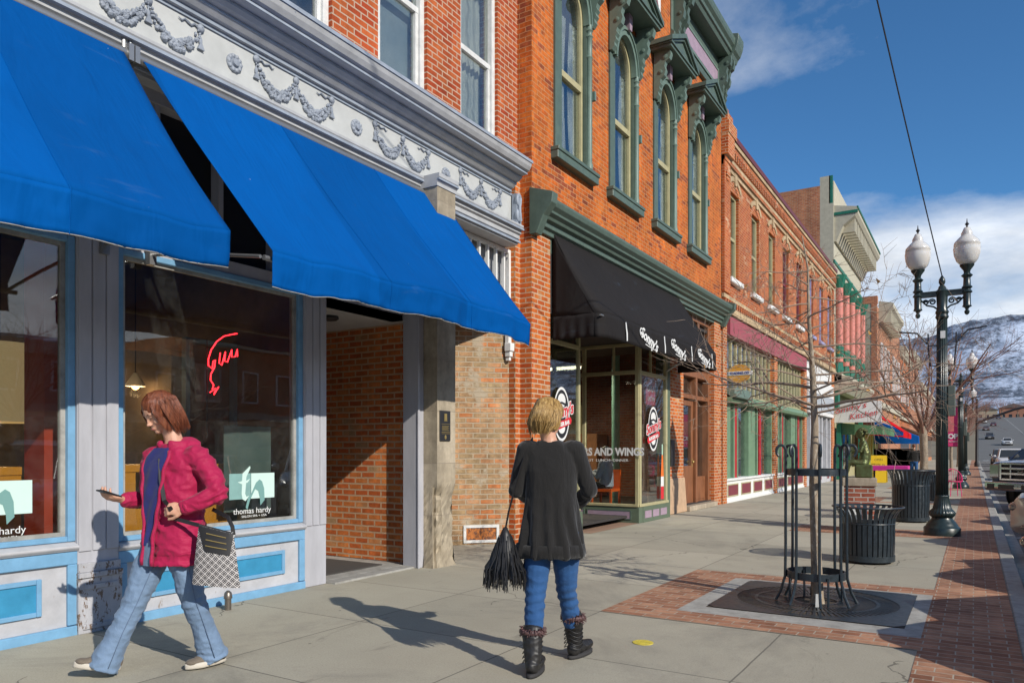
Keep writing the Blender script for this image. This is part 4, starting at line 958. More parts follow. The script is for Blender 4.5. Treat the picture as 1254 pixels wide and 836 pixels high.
# small hanging oval sign
os_ = thing('hanging_sign', 'orange and white oval shop sign hanging over the green shopfront door', 'sign', (-5.2, 20.6, 3.2))
def ovp(w, h, x0, x1, m, nm, z=3.27): MB().prism([(20.65+w*math.cos(i*math.pi/14), z+h*math.sin(i*math.pi/14)) for i in range(28)], 'x', x0, x1).build(nm, m, os_)
MB().tube([(-5.6, 20.65, 3.80), (-5.1, 20.65, 3.80)], .015, 6).build('sign_bracket', M['black'], os_)
def ov(w, h, y0, y1, m, nm): MB().prism([(-5.46+w*math.cos(i*math.pi/14), 3.50+h*math.sin(i*math.pi/14)) for i in range(28)], 'y', y0, y1).build(nm, m, os_)
orange = paint('sign_orange', (.72, .33, .04), .5, .1)
ov(.30, .25, 20.62, 20.66, orange, 'sign_board')
MB().box(-5.80, -5.12, 20.61, 20.67, 3.45, 3.56).build('sign_band', M['white'], os_)
text('TRADING CO', .085, (-5.46, 20.605, 3.505), '-y', flat('navy', (.05, .06, .25)), 'lettering', os_, ext=.001, bold=.004)
np_ = thing('window_poster', 'white and magenta poster inside the second green shopfront window', 'poster', (-5.7, 26.3, 1.35))
MB().box(-5.752, -5.744, 26.0, 26.75, 1.05, 1.85).build('poster_sheet', M['white'], np_); MB().box(-5.744, -5.740, 26.08, 26.67, 1.55, 1.78).box(-5.744, -5.740, 26.08, 26.67, 1.12, 1.3).build('poster_print', flat('pmag', (.5, .03, .1)), np_)

# ============================================================ grey building with projecting cornice
B4 = thing('victorian_building', 'three storey grey stone building with green capitals, pink columns and a deep bracketed cornice', 'building', (-5.6, 42.5, 0))
Y0, Y1 = 37.65, 47.6
M['b4'] = paint('warm_grey_stone', (.46, .43, .33), .75, .12); M['teal'] = paint('teal_paint', (.012, .15, .095), .5, .15); M['pink'] = paint('salmon', (.58, .20, .16), .6, .12)
MB().box(-16, -6.2, Y0, Y1, 4.5, 12.9).box(-11, -6.2, Y0, Y1, 12.9, 13.4).box(-9, -6.2, Y0, Y1, 13.4, 13.9).build('side_wall', M['br_far'], B4)
MB().box(-6.2, -5.6, Y0, Y1, 4.4, 13.0).box(-6.2, -5.75, Y0, Y1, 13.0, 14.3).build('front_wall', M['b4'], B4)
c4 = MB().prism([(-5.6, 11.2), (-5.5, 11.2), (-5.2, 11.9), (-4.7, 12.3), (-4.6, 12.45), (-4.6, 12.7), (-5.6, 12.9)], 'y', Y0+.1, Y1-.1)
c4.box(-5.75, -5.66, Y0+.5, Y1-3, 13.1, 14.2)
c4.build('cornice', M['b4'], B4)
q = MB(); y = Y0+.5
while y < Y1-.3: q.box(-5.5, -4.75, y, y+.22, 11.65, 12.25); y += .55
q.build('cornice_bracket', M['b4'], B4)
MB().box(-5.65, -4.57, Y0+.06, Y0+.12, 12.42, 12.55).box(-4.62, -4.56, Y0+.1, Y1-.1, 12.62, 12.72).box(-5.62, -5.55, Y0, Y1, 10.2, 10.35).box(-5.8, -5.64, Y0, Y0+.1, 13.0, 14.3).build('green_trim', M['teal'], B4)
for k in range(5):
    y = Y0+.7+k*2.1
    MB().lathe([(.17, 5.6), (.17, 9.1)], (-5.45, y, 0), 12).build('column', M['pink'], B4, smooth=True)
    MB().lathe([(.17, 9.1), (.2, 9.2), (.3, 9.55), (.34, 9.7), (.22, 9.72)], (-5.45, y, 0), 8).lathe([(.17, 5.0), (.20, 5.2), (.14, 5.6), (.19, 5.9), (.20, 6.3), (.16, 6.4)], (-5.45, y, 0), 8).build('capital', M['teal'], B4)
    if k < 4:
        w_ = frame(MB(), -5.61, -5.56, y+.45, y+1.7, 6.2, 9.2, .14).build('window', M['b4'], B4); MB().box(-5.605, -5.59, y+.55, y+1.6, 6.3, 9.1).build('pane', M['glass_up'], w_)
MB().box(-5.75, -5.25, Y0, Y1, 4.6, 5.0).prism([(-5.7, 4.2), (-5.3, 4.2), (-4.9, 4.7), (-4.9, 4.85), (-5.7, 5.0)], 'y', Y0, Y1).build('lower_cornice', M['b4'], B4)
MB().box(-5.7, -5.4, Y0+.02, Y0+.5, 3.4, 5.5).box(-5.7, -5.5, Y0+1.5, Y0+2.2, 0, 3.0).box(-5.7, -5.5, Y1-.4, Y1, 0, 4.3).build('teal_post', M['teal'], B4)
MB().box(-6.4, -5.9, Y0, Y1, 0, 4.5).build('shop_front', M['cream'], B4)
q = MB()
for y in (40.2, 42, 44, 46): q.box(-5.9, -5.86, y, y+1.2, .5, 2.5)
q.build('shop_glass', M['glass_up'], B4)
sg = thing('shop_sign', 'white sign board with red script lettering on the grey stone building', 'sign', (-5.4, 41, 3.3))
F45 = Matrix.Rotation(R(0), 3, 'Z')
MB().box(-6.0, -3.7, 38.9, 39.0, 2.75, 3.75).build('sign_board', M['white'], sg)
text("Tommy's", .42, (-5.2, 38.88, 3.40), '-y', flat('script_red', (.6, .05, .05)), 'lettering', sg, shear=.35, rot=R(12), sx=1.1); text("Kitchen", .40, (-4.5, 38.88, 3.10), '-y', flat('script_red2', (.6, .05, .05)), 'lettering', sg, shear=.35, rot=R(10))
def box_awning(name, label, m, y0, y1, x1, zt, zb, vz, side=True, ms=None):
    a = thing(name, label, 'awning', (-5.6, (y0+y1)/2, zt))
    MB().grid(lambda u, v: (-5.55+(x1+5.55)*u, y0+(y1-y0)*v, zt+(zb-zt)*u), 4, 8).build('canopy', m, a, solid=.01)
    MB().grid(lambda u, v: (x1, y0+(y1-y0)*v, zb-vz*u), 2, 8).build('valance', ms or m, a, solid=.01)
    if side: MB().add([(-5.55, y0, zt), (x1, y0, zb), (x1, y0, zb-vz), (-5.55, y0, zb-vz)], [(0, 1, 2, 3)]).build('side_panel', m, a, solid=.01)
    return a
gf = fabric('green_fabric', (.12, .24, .13)); rf = fabric('red_fabric', (.62, .012, .015)); bf = fabric('royal_fabric', (.01, .13, .48)); wf = fabric('white_fabric', (.7, .68, .62))
GA = box_awning('awning', 'flat green awning with a red striped edge below the red script sign', gf, 39.4, 45.5, -3.7, 2.75, 2.55, .38, ms=gf)
MB().box(-5.5, -3.75, 39.35, 39.38, 2.78, 2.92).build('trim', wf, GA)
RA = box_awning('awning', 'bright red sloping awning beyond the green awning', rf, 47.5, 53.5, -3.4, 4.0, 2.45, .3, side=False)
MB_ = MB().tube([(-5.55, 47.5, 4.0), (-3.4, 47.5, 2.45), (-5.5, 47.5, 2.35), (-3.4, 47.5, 2.2)], .05, 6); MB_.build('end_frame', rf, RA)
box_awning('awning', 'blue sloping awning beyond the red awning', bf, 53.8, 58, -3.0, 3.4, 2.3, .45, side=True, ms=bf)
# row beyond
B5 = thing('painted_brick_building', 'brick building with a pale green painted side wall and bracketed cornice', 'building', (-5.6, 64, 0))
MB().box(-16, -5.95, 56.0, 56.2, 4.5, 11.4).build('side_wall', paint('sage_wall', (.34, .35, .26), .8, .12), B5)
MB().box(-16, -5.6, 56.2, 74, 0, 11.2).box(-15.9, -5.58, 55.98, 56.5, 11.4, 11.9).box(-5.95, -5.6, 55.98, 56.2, 0, 11.4).build('front_wall', M['br_far'], B5)
MB().prism([(-5.6, 10.2), (-5.3, 10.3), (-4.9, 11.0), (-4.7, 11.2), (-4.7, 11.5), (-5.6, 11.7)], 'y', 57, 66).build('cornice', M['b4'], B5)
q = MB()
for y in range(57, 66): q.box(-5.5, -4.85, y+.2, y+.5, 10.2, 11.1)
q.build('cornice_bracket', M['b4'], B5)
for y in (58, 60.5, 63, 67, 69.5, 72):
    w_ = frame(MB(), -5.61, -5.52, y, y+1.2, 6, 9, .12).build('window', M['white'], B5); MB().box(-5.605, -5.58, y+.1, y+1.1, 6.1, 8.9).build('pane', M['glass_up'], w_)
MB().box(-5.7, -5.45, 57, 74, 4.4, 4.8).build('band_course', M['b4'], B5)
B5b = thing('low_shop', 'low yellow and green shopfront between the grey stone building and the painted brick one', 'shop', (-5.6, 52, 0))
MB().box(-12, -5.7, 47.62, 55.97, 0, 4.6).build('wall', M['br_far'], B5b)
yel = paint('lime_yellow', (.60, .62, .12), .6, .12); lime = paint('lime_green', (.25, .42, .12), .6, .15)
q = MB(); q2 = MB(); 
for y in (47.7, 49.0, 50.3, 51.5, 52.8, 54.2, 55.4): q.box(-5.7, -5.55, y, y+.5, 0, 2.5)
for y in (48.3, 51.0, 53.5): q2.box(-5.7, -5.6, y, y+.6, 0, 2.4)
q.build('yellow_pier', yel, B5b); q2.build('green_door', lime, B5b)
for i, (a, b, h, mm, lab) in enumerate(((74.1, 86, 10.6, 'br_red', 'red brick building third from the far end of the row'), (86.1, 99, 11.6, 'br_far', 'taller brown brick building near the far end of the row'), (99.1, 132, 9.4, 'br_pier', 'orange brick building at the far end of the row'))):
    Bn = thing('brick_building', lab, 'building', (-5.6, (a+b)/2, 0)); MB().box(-16, -5.6, a, b, 0, h).build('wall', M[mm], Bn)
    MB().prism([(-5.6, h-.9), (-5.4, h-.8), (-5.1, h-.2), (-5.1, h), (-5.6, h+.1)], 'y', a, b).box(-5.7, -5.4, a, b, 4.2, 4.6).build('cornice', M['b4'], Bn)
    y = a+1
    while y < b-1.5: 
        w_ = frame(MB(), -5.61, -5.54, y, y+1.1, 5.8, 8.2, .12).build('window', M['white'], Bn); MB().box(-5.605, -5.59, y+.1, y+1, 5.9, 8.1).build('pane', M['glass_up'], w_); y += 2.6
    MB().box(-5.7, -5.58, a+.5, b-.5, .5, 3.2).build('shop_glass', M['glass_up'], Bn)
    box_awning('awning', ('dark brown awning on the ' + lab), fabric('brown_fabric', (.12, .07, .05)), a+1, b-2, -4.2, 3.6, 2.9, .3)
# ============================================================ street furniture
def evalmesh(o):
    dg = bpy.context.evaluated_depsgraph_get(); return bpy.data.meshes.new_from_object(o.evaluated_get(dg))
def remesh(mb, voxel, smooth=4, name='x', disp=None):
    me = bpy.data.meshes.new(name); me.from_pydata(mb.v, [], mb.f)
    bm = bmesh.new(); bm.from_mesh(me); bmesh.ops.recalc_face_normals(bm, faces=bm.faces); bm.to_mesh(me); bm.free()
    o = bpy.data.objects.new(name, me); COL.objects.link(o)
    r = o.modifiers.new('r', 'REMESH'); r.mode = 'VOXEL'; r.voxel_size = voxel
    if smooth: q = o.modifiers.new('s', 'SMOOTH'); q.iterations = smooth; q.factor = .5
    m2 = evalmesh(o); bpy.data.objects.remove(o)
    out = MB(); ns = [v.normal.copy() for v in m2.vertices]
    out.v = [tuple(v.co) for v in m2.vertices]; out.f = [tuple(p.vertices) for p in m2.polygons]
    if disp:
        out.v = [tuple(Vector(p)+n*disp(Vector(p), n)) for p, n in zip(out.v, ns)]
    return out
# ---- tree guard, grate
Tx, Ty = -1.22, 7.2
gr = thing('tree_grate', 'square cast iron tree grate with radial slots round the slender tree', 'tree grate', (-1.24, 7.3, 0))
q = MB(); hs = .78; n = 64
def sq(a):
    c, s_ = math.cos(a), math.sin(a); k = hs/max(abs(c), abs(s_)); return (c*k, s_*k)
pr = [[(-1.24+p[0], 7.3+p[1], zz_) for p in ps] for ps, zz_ in ()]
ring_o = [sq(2*math.pi*(i+.5)/n+math.pi/4*0) for i in range(n)]
v0 = [(-1.24+a, 7.3+b, .012) for a, b in ring_o]; v1 = [(-1.24+.70*math.cos(2*math.pi*(i+.5)/n), 7.3+.70*math.sin(2*math.pi*(i+.5)/n), .012) for i in range(n)]
q.v = v0+v1; q.f = [(i, (i+1) % n, n+(i+1) % n, n+i) for i in range(n)]
q.build('grate_plate', M['iron'], gr, whole=True)
q = MB()
for i in range(84):
    a = 2*math.pi*i/84; c, s_ = math.cos(a), math.sin(a); w_ = .011
    for r0, r1, wf_ in ((.20, .34, .5), (.36, .51, .8), (.53, .70, 1.1)):
        d = Vector((c, s_, 0)); t_ = Vector((-s_, c, 0))*w_*wf_; o_ = Vector((-1.24, 7.3, .011))
        q.add([o_+d*r0-t_, o_+d*r1-t_, o_+d*r1+t_, o_+d*r0+t_], [(0, 1, 2, 3)])
for r0, r1 in ((.18, .21), (.335, .365), (.505, .535), (.69, .71)):
    q.rings([[(-1.24+r*math.cos(2*math.pi*i/60), 7.3+r*math.sin(2*math.pi*i/60), .013) for i in range(60)] for r in (r0, r1)], True, False)
for k in range(4):
    c = sq(math.pi/4+k*math.pi/2)
q.build('grate_bars', M['iron'], gr, whole=True)
MB().box(-1.24-hs, -1.24+hs, 7.3-hs, 7.3+hs, .0048, .0060).build('soil', paint('soil', (.06, .045, .03), .9, .5, scale=30, bump=1), gr)
tg = thing('tree_guard', 'dark iron tree guard with curled rod tops round the slender tree', 'tree guard', (Tx, Ty, 0))
def ringband(z0, z1, r, nm):
    q = MB(); q.rings([[(Tx+rr*math.cos(2*math.pi*i/40), Ty+rr*math.sin(2*math.pi*i/40), z) for i in range(40)] for rr, z in ((r, z0), (r, z1), (r-.012, z1), (r-.012, z0), (r, z0))], True, False)
    q.build(nm, M['iron'], tg, smooth=True)
ringband(.235, .30, .25, 'ring'); ringband(1.16, 1.22, .25, 'ring')
for k in range(8):
    a = 2*math.pi*k/8+.28; c, s_ = math.cos(a), math.sin(a); r = .258
    P_ = lambda rr, z: (Tx+rr*c, Ty+rr*s_, z)
    pts = [P_(r+.085, .02), P_(r+.04, .11), P_(r+.004, .24), P_(r, .5), P_(r, 1.36)]
    pts += [P_(r+.04-.04*math.cos(t_), 1.38+.055*math.sin(t_)) for t_ in (.3, .8, 1.4, 2.0, 2.6, 3.1, 3.6, 4.1)]
    pts += [P_(r+.055, 1.335)]
    MB().tube(pts, [.013]*len(pts), 7).build('rod', M['iron'], tg, smooth=True)
for k in range(4):
    a = math.pi/2*k+.6; c, s_ = math.cos(a), math.sin(a)
    MB().bar((Tx+.24*c, Ty+.24*s_, .27), (Tx+.24*c, Ty+.24*s_, .02), .012, .05).build('foot', M['iron'], tg)
solo(MB().obox((-1.16, 6.98, .07), .05, .004, .12, (.2, 0, .3)), 'paper_tag', M['white'], 'small white paper tag stuck at the foot of the tree guard', 'tag')
solo(MB().lathe([(.075, 0), (.075, .003), (.0, .003)], (-2.03, 5.07, .001), 24), 'sidewalk_sticker', paint('sticker_yellow', (.62, .50, .06), .5, .3, chip=(.2, .18, .1), chipamt=.58, scale=20), 'round yellow sticker on the bare sidewalk in front of the brick border', 'sticker')
# ---- litter bins
def bin_(loc, H, rb, rt, label, grp='slatted metal litter bins'):
    b = thing('litter_bin', label, 'litter bin', loc, group=grp); x, y, z0 = loc
    n = 32; 
    for i in range(n):
        a = 2*math.pi*i/n; c, s_ = math.cos(a), math.sin(a); q = MB()
        pr = [(rb*.97, .05), (rb, H*.35), (rb, H*.68), (rb+.012, H*.80), (rb+(rt-rb)*.45, H*.90), (rt, H*.985)]
        pts = [Vector((x+r*c, y+r*s_, z0+zz_)) for r, zz_ in pr]; t_ = Vector((-s_, c, 0))*(.022*rb/.3)
        rg = [[p-t_, p+t_, p+t_-Vector((c, s_, 0))*.006, p-t_-Vector((c, s_, 0))*.006] for p in pts]
        q.rings(rg); q.build('slat_bar', M['iron'], b, whole=True)
    for r, z, tr in ((rt, H*.985, .012), (rb*1.0, H*.70, .008)):
        MB().tube([(x+r*math.cos(2*math.pi*i/40), y+r*math.sin(2*math.pi*i/40), z0+z) for i in range(41)], tr, 6).build('rim', M['iron'], b, smooth=True)
    MB().rings([[(x+rr*math.cos(2*math.pi*i/40), y+rr*math.sin(2*math.pi*i/40), z0+z) for i in range(40)] for rr, z in ((rb+.004, .03), (rb+.004, .10), (rb-.01, .10), (rb-.01, .03), (rb+.004, .03))], True, False).build('base_band', M['iron'], b, smooth=True)
    MB().lathe([(rb-.03, .04), (rb-.03, H*.72), (rb-.05, H*.72), (rb-.05, .06)], loc, 28).build('liner', M['black'], b, smooth=True)
    MB().lathe([(rb*.7, 0), (rb*.7, .04)], loc, 20).build('foot', M['black'], b)
    return b
bin_((-1.13, 10.25, 0), .70, .305, .405, 'low black slatted litter bin just behind the tree guard')
bin_((-1.06, 16.55, 0), 1.02, .33, .42, 'tall black slatted litter bin left of the street lamp')
bin_((-.93, 23.9, 0), .72, .27, .33, 'small distant black litter bin behind the street lamp post')
btb = thing('bar_table', 'tall table with a magenta top showing above the tall litter bin', 'table', (-1.55, 18.2, 0)); MB().box(-1.95, -1.2, 17.9, 18.5, .96, 1.06).build('tabletop', flat('magenta', (.62, .03, .28), .5), btb); [MB().box(a, a+.04, b, b+.04, 0, .96).build('leg', M['black'], btb) for a in (-1.92, -1.27) for b in (17.93, 18.43)]
# ---- street lamp
globe = NT('milky_globe'); gp = globe.pos(); globe.set(col=(.80, .78, .74), rough=.18, spec=.6, coat=.4)
globe.b.inputs['Transmission Weight'].default_value = .25; globe.b.inputs['Subsurface Weight'].default_value = .35; globe.b.inputs['Subsurface Radius'].default_value = (.08, .08, .07)
M['globe'] = globe.m
def lamp(loc, label, lod=0):
    L = thing('street_lamp', label, 'street lamp', loc, group='twin globe street lamps'); G = M['lampgreen']; n = 32
    MB().lathe([(.27, 0), (.27, .12), (.255, .14), (.24, .15), (.225, .18), (.20, .22), (.155, .27), (.15, .29)], (0, 0, 0), 40).build('base', G, L, smooth=True, local=True)
    MB().lathe([(.15, .29), (.19, .33), (.20, .37), (.17, .41), (.14, .44), (.125, .50), (.10, .62), (.105, .64), (.10, .66)], (0, 0, 0), 96, flute=24, fd=.06).build('fluted_foot', G, L, smooth='full', local=True)
    MB().lathe([(.095, .66), (.085, 2.2), (.078, 3.55)], (0, 0, 0), 96, flute=16, fd=.12).build('post', G, L, smooth='full', local=True)
    MB().lathe([(.085, 3.55), (.10, 3.58), (.085, 3.62), (.10, 3.66), (.075, 3.72), (.085, 3.95), (.10, 4.0), (.06, 4.04), (.05, 4.08), (.03, 4.10), (.05, 4.15), (.045, 4.2), (.01, 4.26), (0, 4.27)], (0, 0, 0), 20).build('post_top', G, L, smooth=True, local=True)
    MB().prism([(-.36, 3.92), (.36, 3.92), (.36, 3.99), (-.36, 3.99)], 'y', -.035, .035).box(-.38, .38, -.045, .045, 3.99, 4.01).build('crossbar', G, L, local=True)
    for s in (-1, 1):
        q = MB()
        for (cx0, r0) in ((.14, .055), (.235, .045)):
            q.tube([(s*(cx0+r0*(1-k/22)*math.cos(k*.55)), 0, 3.84+r0*(1-k/22)*math.sin(k*.55)) for k in range(18)], .013, 6)
        q.tube([(s*.05, 0, 3.70), (s*.12, 0, 3.76), (s*.22, 0, 3.79), (s*.32, 0, 3.90)], .014, 6); q.build('scroll', G, L, smooth=True, local=True, whole=True)
        MB().lathe([(0, 3.58), (.03, 3.60), (.04, 3.64), (.02, 3.67), (.035, 3.70), (.07, 3.72), (.055, 3.75), (.055, 3.93), (.08, 3.95), (.05, 4.0), (.08, 4.03), (.055, 4.06), (.05, 4.18), (.085, 4.22), (.045, 4.26), (.05, 4.30), (.10, 4.37), (.105, 4.39), (0, 4.395)], (s*.35, 0, 0), 18).build('lamp_holder', G, L, smooth=True, local=True)
        g_ = MB().lathe([(.09, 4.39), (.15, 4.46), (.185, 4.56), (.195, 4.66), (.185, 4.71), (.19, 4.715), (.18, 4.76), (.13, 4.82), (.09, 4.86), (.08, 4.88), (.085, 4.90), (.06, 4.95), (.045, 4.99), (0, 5.0)], (s*.35, 0, 0), 32).build('globe', M['globe'], L, smooth='full', local=True)
        MB().lathe([(.02, 4.99), (.012, 5.02), (.03, 5.05), (.01, 5.08), (.004, 5.14), (0, 5.14)], (s*.35, 0, 0), 8).box(s*.35-.03, s*.35+.03, -.006, .006, 5.045, 5.058).build('finial', M['black'], g_, local=True, whole=True)
        MB().tube([(s*.07, 0, 3.12), (s*.20, 0, 3.12), (s*.20, 0, 3.32)], .012, 6).tube([(s*.07, 0, 2.78), (s*.17, 0, 2.78), (s*.20, 0, 3.12)], .012, 6).tube([(s*.20, 0, 3.14), (s*.36, 0, 3.34), (s*.62, 0, 3.38)], .014, 6).build('banner_bracket', M['black'], L, local=True, whole=True)
    return L
L1 = lamp((-.45, 14.15, 0), 'nearest twin globe street lamp with dark green fluted post and bent side arms')
MB().box(.08, .19, -.05, .05, 1.95, 2.45).build('meter_box', flat('greygreen', (.10, .12, .10), .5), L1, local=True, bevel=.01)
MB().box(-.02, .05, -.10, -.095, 3.22, 3.34).build('sticker', M['white'], L1, local=True)
L2 = copy_tree(L1); L2.location = (-.42, 32.2, 0); L2['label'] = 'second street lamp, carrying the pink banner beyond the nearest one'
L3 = copy_tree(L1); L3.location = (-.42, 50.0, 0); L3['label'] = 'third and farthest twin globe street lamp down the sidewalk'
L4 = copy_tree(L1); L4.location = (22.8, 20.0, 0); L4['label'] = 'twin globe street lamp on the far side of the street'
bn = thing('street_banner', 'pink street banner with white lettering hanging from the second street lamp', 'banner', (-.85, 32.2, 2.6))
MB().box(-1.12, -.52, 32.19, 32.21, 1.55, 3.0).build('banner_cloth', paint('banner_pink', (.68, .04, .18), .7, .15), bn)
MB().box(-1.0, -.64, 32.18, 32.19, 2.1, 2.7).build('banner_picture', paint('banner_art', (.62, .16, .16), .7, .3), bn)
text('SHOP', .24, (-.82, 32.175, 1.92), '-y', M['white'], 'lettering', bn, bold=.012); text('DOWNTOWN', .09, (-.82, 32.175, 1.73), '-y', M['white'], 'lettering', bn)
MB().tube([(-.45, 32.2, 3.0), (-1.15, 32.2, 3.0)], .015, 6).build('banner_pole', M['black'], bn); MB().tube([(-.45, 32.2, 1.55), (-1.15, 32.2, 1.55)], .015, 6).build('banner_pole', M['black'], bn)
# cable
pts = []
A_, B_ = Vector((-.45, 14.15, 4.25)), Vector((-1.75, -1.8, 10.75))
for i in range(31):
    u = i/30; pts.append(A_.lerp(B_, u)-Vector((0, 0, .25*4*u*(1-u))))
solo(MB().tube(pts, .009, 5), 'overhead_cable', M['black'], 'thin black cable running from the street lamp top up out of view', 'cable')
# ---- pedestal and bronze child
pd = thing('brick_pedestal', 'square red brick pedestal with pale stone cap under the bronze statue', 'pedestal', (-1.70, 14.2, 0), rz=R(8))
MB().box(-.24, .24, -.24, .24, 0, .78).build('brick_base', bricks('pedestal_brick', (.36, .09, .05), (.46, .15, .09), (.42, .38, .33), ms=.01), pd, local=True)
MB().box(-.27, .27, -.27, .27, .78, .92).build('stone_cap', M['stone_brick'], pd, local=True, bevel=.01)
t = NT('verdigris_bronze'); n_s = t.noise(9, 6, .7, t.obj()); M['bronze'] = t.set(col=t.mix(t.rng(n_s, .35, .65, 0, 1), (.10, .085, .03), (.13, .17, .07)), rough=.45, metal=.6)
st = MB()
def limb(mb, pts, rs, n=12): mb.tube(pts, rs, n); [mb.ell(p, r, r, r, 10, 8) for p, r in zip(pts, rs)]; return mb
limb(st, [(.03, 0, .10), (.05, 0, .26), (.02, 0, .40)], [.085, .075, .065]); limb(st, [(.02, 0, .43), (.0, 0, .50)], [.035, .04])
st.ell((-.02, 0, .565), .072, .065, .08, 16, 12); st.ell((-.085, 0, .55), .016, .012, .02)
for s in (-1, 1):
    limb(st, [(.03, s*.05, .08), (-.13, s*.07, .10), (-.20, s*.07, .09)], [.06, .05, .045]); limb(st, [(-.20, s*.07, .09), (-.22, s*.07, -.03), (-.24, s*.07, -.11)], [.045, .04, .028]); st.ell((-.28, s*.07, -.12), .06, .028, .025)
    limb(st, [(.03, s*.10, .40), (-.02, s*.13, .28), (-.13, s*.08, .27)], [.035, .03, .022]); st.ell((-.16, s*.06, .28), .03, .02, .02)
st = remesh(st, .009, 3, disp=lambda p, n: .004*mnoise.noise(p*40))
hr = MB(); rr = random.Random(3)
for k in range(70):
    a, b = rr.uniform(0, 6.28), rr.uniform(-.2, 1.4); v = Vector((math.cos(a)*math.cos(b)*.075+.012, math.sin(a)*math.cos(b)*.075, .575+math.sin(b)*.075))
    if v.x < -.06 and v.z < .60: continue
    hr.ell(v, .022, .022, .022, 7, 5)
bs = thing('child_statue', 'green bronze statue of a seated child reading on the brick pedestal', 'statue', (-1.68, 14.2, .92), rz=R(8))
SC = Matrix.Scale(1.06, 4); 
def bsb(mb, nm, **k): mb.xf(Matrix.Translation((0.02, 0, .16)) @ SC); return mb.build(nm, M['bronze'], bs, local=True, **k)
bsb(st, 'body', smooth='full', whole=True); bsb(hr, 'hair', smooth=True)
bsb(MB().box(-.10, .16, -.14, .14, -.151, .06), 'stump', bevel=.02); bsb(MB().prism([(-.24, .27), (-.16, .25), (-.10, .33), (-.11, .35), (-.165, .27), (-.245, .285)], 'y', -.10, .10), 'book')
# ---- chairs, boards, a-frame sign
def wire_chair(loc, rz, label):
    c = thing('cafe_chair', label, 'chair', loc, rz); m = M['pinkpaint']
    MB().tube([(.20*math.cos(i*math.pi/12), .20*math.sin(i*math.pi/12), .45) for i in range(25)], .012, 6).tube([(0, 0, .45), (.001, 0, .455)], .19, 20).build('seat', m, c, local=True, whole=True)
    q = MB().tube([(.21*math.cos(a), .21*math.sin(a), .45+.38*math.sin((a+.5)/(math.pi+1)*math.pi)) for a in [-.5+i*(math.pi+1)/20 for i in range(21)]], .012, 6)
    for i in range(1, 16):
        a = -.5+i*(math.pi+1)/16; q.tube([(.21*math.cos(a), .21*math.sin(a), .45), (.21*math.cos(a), .21*math.sin(a), .45+.38*math.sin((a+.5)/(math.pi+1)*math.pi))], .006, 4)
    q.build('backrest', m, c, local=True, whole=True)
    for a in (.8, 2.3, 3.9, 5.5): MB().tube([(.17*math.cos(a), .17*math.sin(a), .45), (.22*math.cos(a), .22*math.sin(a), 0)], .011, 6).build('leg', m, c, local=True)
    return c
M['pinkpaint'] = flat('pink_paint', (.66, .03, .17), .4)
wire_chair((-.52, 26.6, 0), R(20), 'round backed pink wire chair on the sidewalk beyond the nearest street lamp')
pt = thing('cafe_table', 'small black round cafe table by the pink chair', 'table', (-1.1, 27.6, 0))
MB().lathe([(.32, .72), (.32, .74), (0, .74)], (0, 0, 0), 20).build('tabletop', M['black'], pt, local=True); MB().tube([(0, 0, 0), (0, 0, .72)], .025, 8).build('stem', M['black'], pt, local=True); MB().lathe([(.22, 0), (.2, .02), (.03, .04)], (0, 0, 0), 16).build('foot', M['black'], pt, local=True)
ys_ = thing('sidewalk_sign', 'yellow folding sandwich sign standing on the sidewalk behind the statue', 'sign', (-3.55, 36.3, 0))
yp = flat('sign_yellow', (.75, .48, .01), .5)
for s in (-1, 1): MB().obox((0, s*.18, .60), .62, .03, 1.22, (s*.27, 0, 0)).build('sign_panel', yp, ys_, local=True)
for k, tx_ in enumerate(('OPEN', 'COME IN', 'SALE')): text(tx_, .13, (-3.55, 36.3-.215-.03*(2-k)*0-.02-.07*k*0-(.045*k), 1.0-.22*k), '-y', M['black'], 'lettering', ys_).location = (0, 0, 0)
for i, (x, nm) in enumerate(((-4.05, 'reddish'), (-3.1, 'dark'))):
    d = thing('display_board', ('framed picture board with reddish prints outside the lime green shop', 'framed dark picture board nearer the kerb outside the lime green shop')[i], 'display board', (x, 44, 0), group='picture boards outside the lime shop')
    frame(MB(), -.5, .5, -.02, .02, .6, 1.5, .04).box(-.46, .46, -.015, .015, .64, 1.46).build('panel', paint('print%d' % i, ((.35, .12, .15), (.12, .13, .15))[i], .5, .6, scale=8), d, local=True)
    q = MB(); 
    for a in (-.4, .4): MB().bar((a, 0, 1.4), (a, -.2, 0), .03).build('leg', M['black'], d, local=True); MB().bar((a, 0, 1.4), (a, .25, 0), .03).build('leg', M['black'], d, local=True)
# ---- traffic signal
ts = thing('traffic_signal', 'black curved traffic signal arm reaching over the street in the distance', 'traffic signal', (.2, 78, 0))
MB().lathe([(.2, 0), (.2, .3), (.13, .5), (.1, 6)], (.2, 78, 0), 14).build('pole', M['black'], ts, smooth=True)
MB().tube([(.2, 78, 3.9), (1.2, 78, 4.3), (3, 78, 5.0), (6, 78, 5.7), (10, 78, 5.9)], [.12, .11, .10, .08, .06], 8).build('arm', M['black'], ts, smooth=True)
for x in (7, 10): MB().box(x-.18, x+.18, 77.8, 78.1, 4.9, 5.9).build('signal_head', flat('signal_yellow', (.5, .35, .05)), ts)

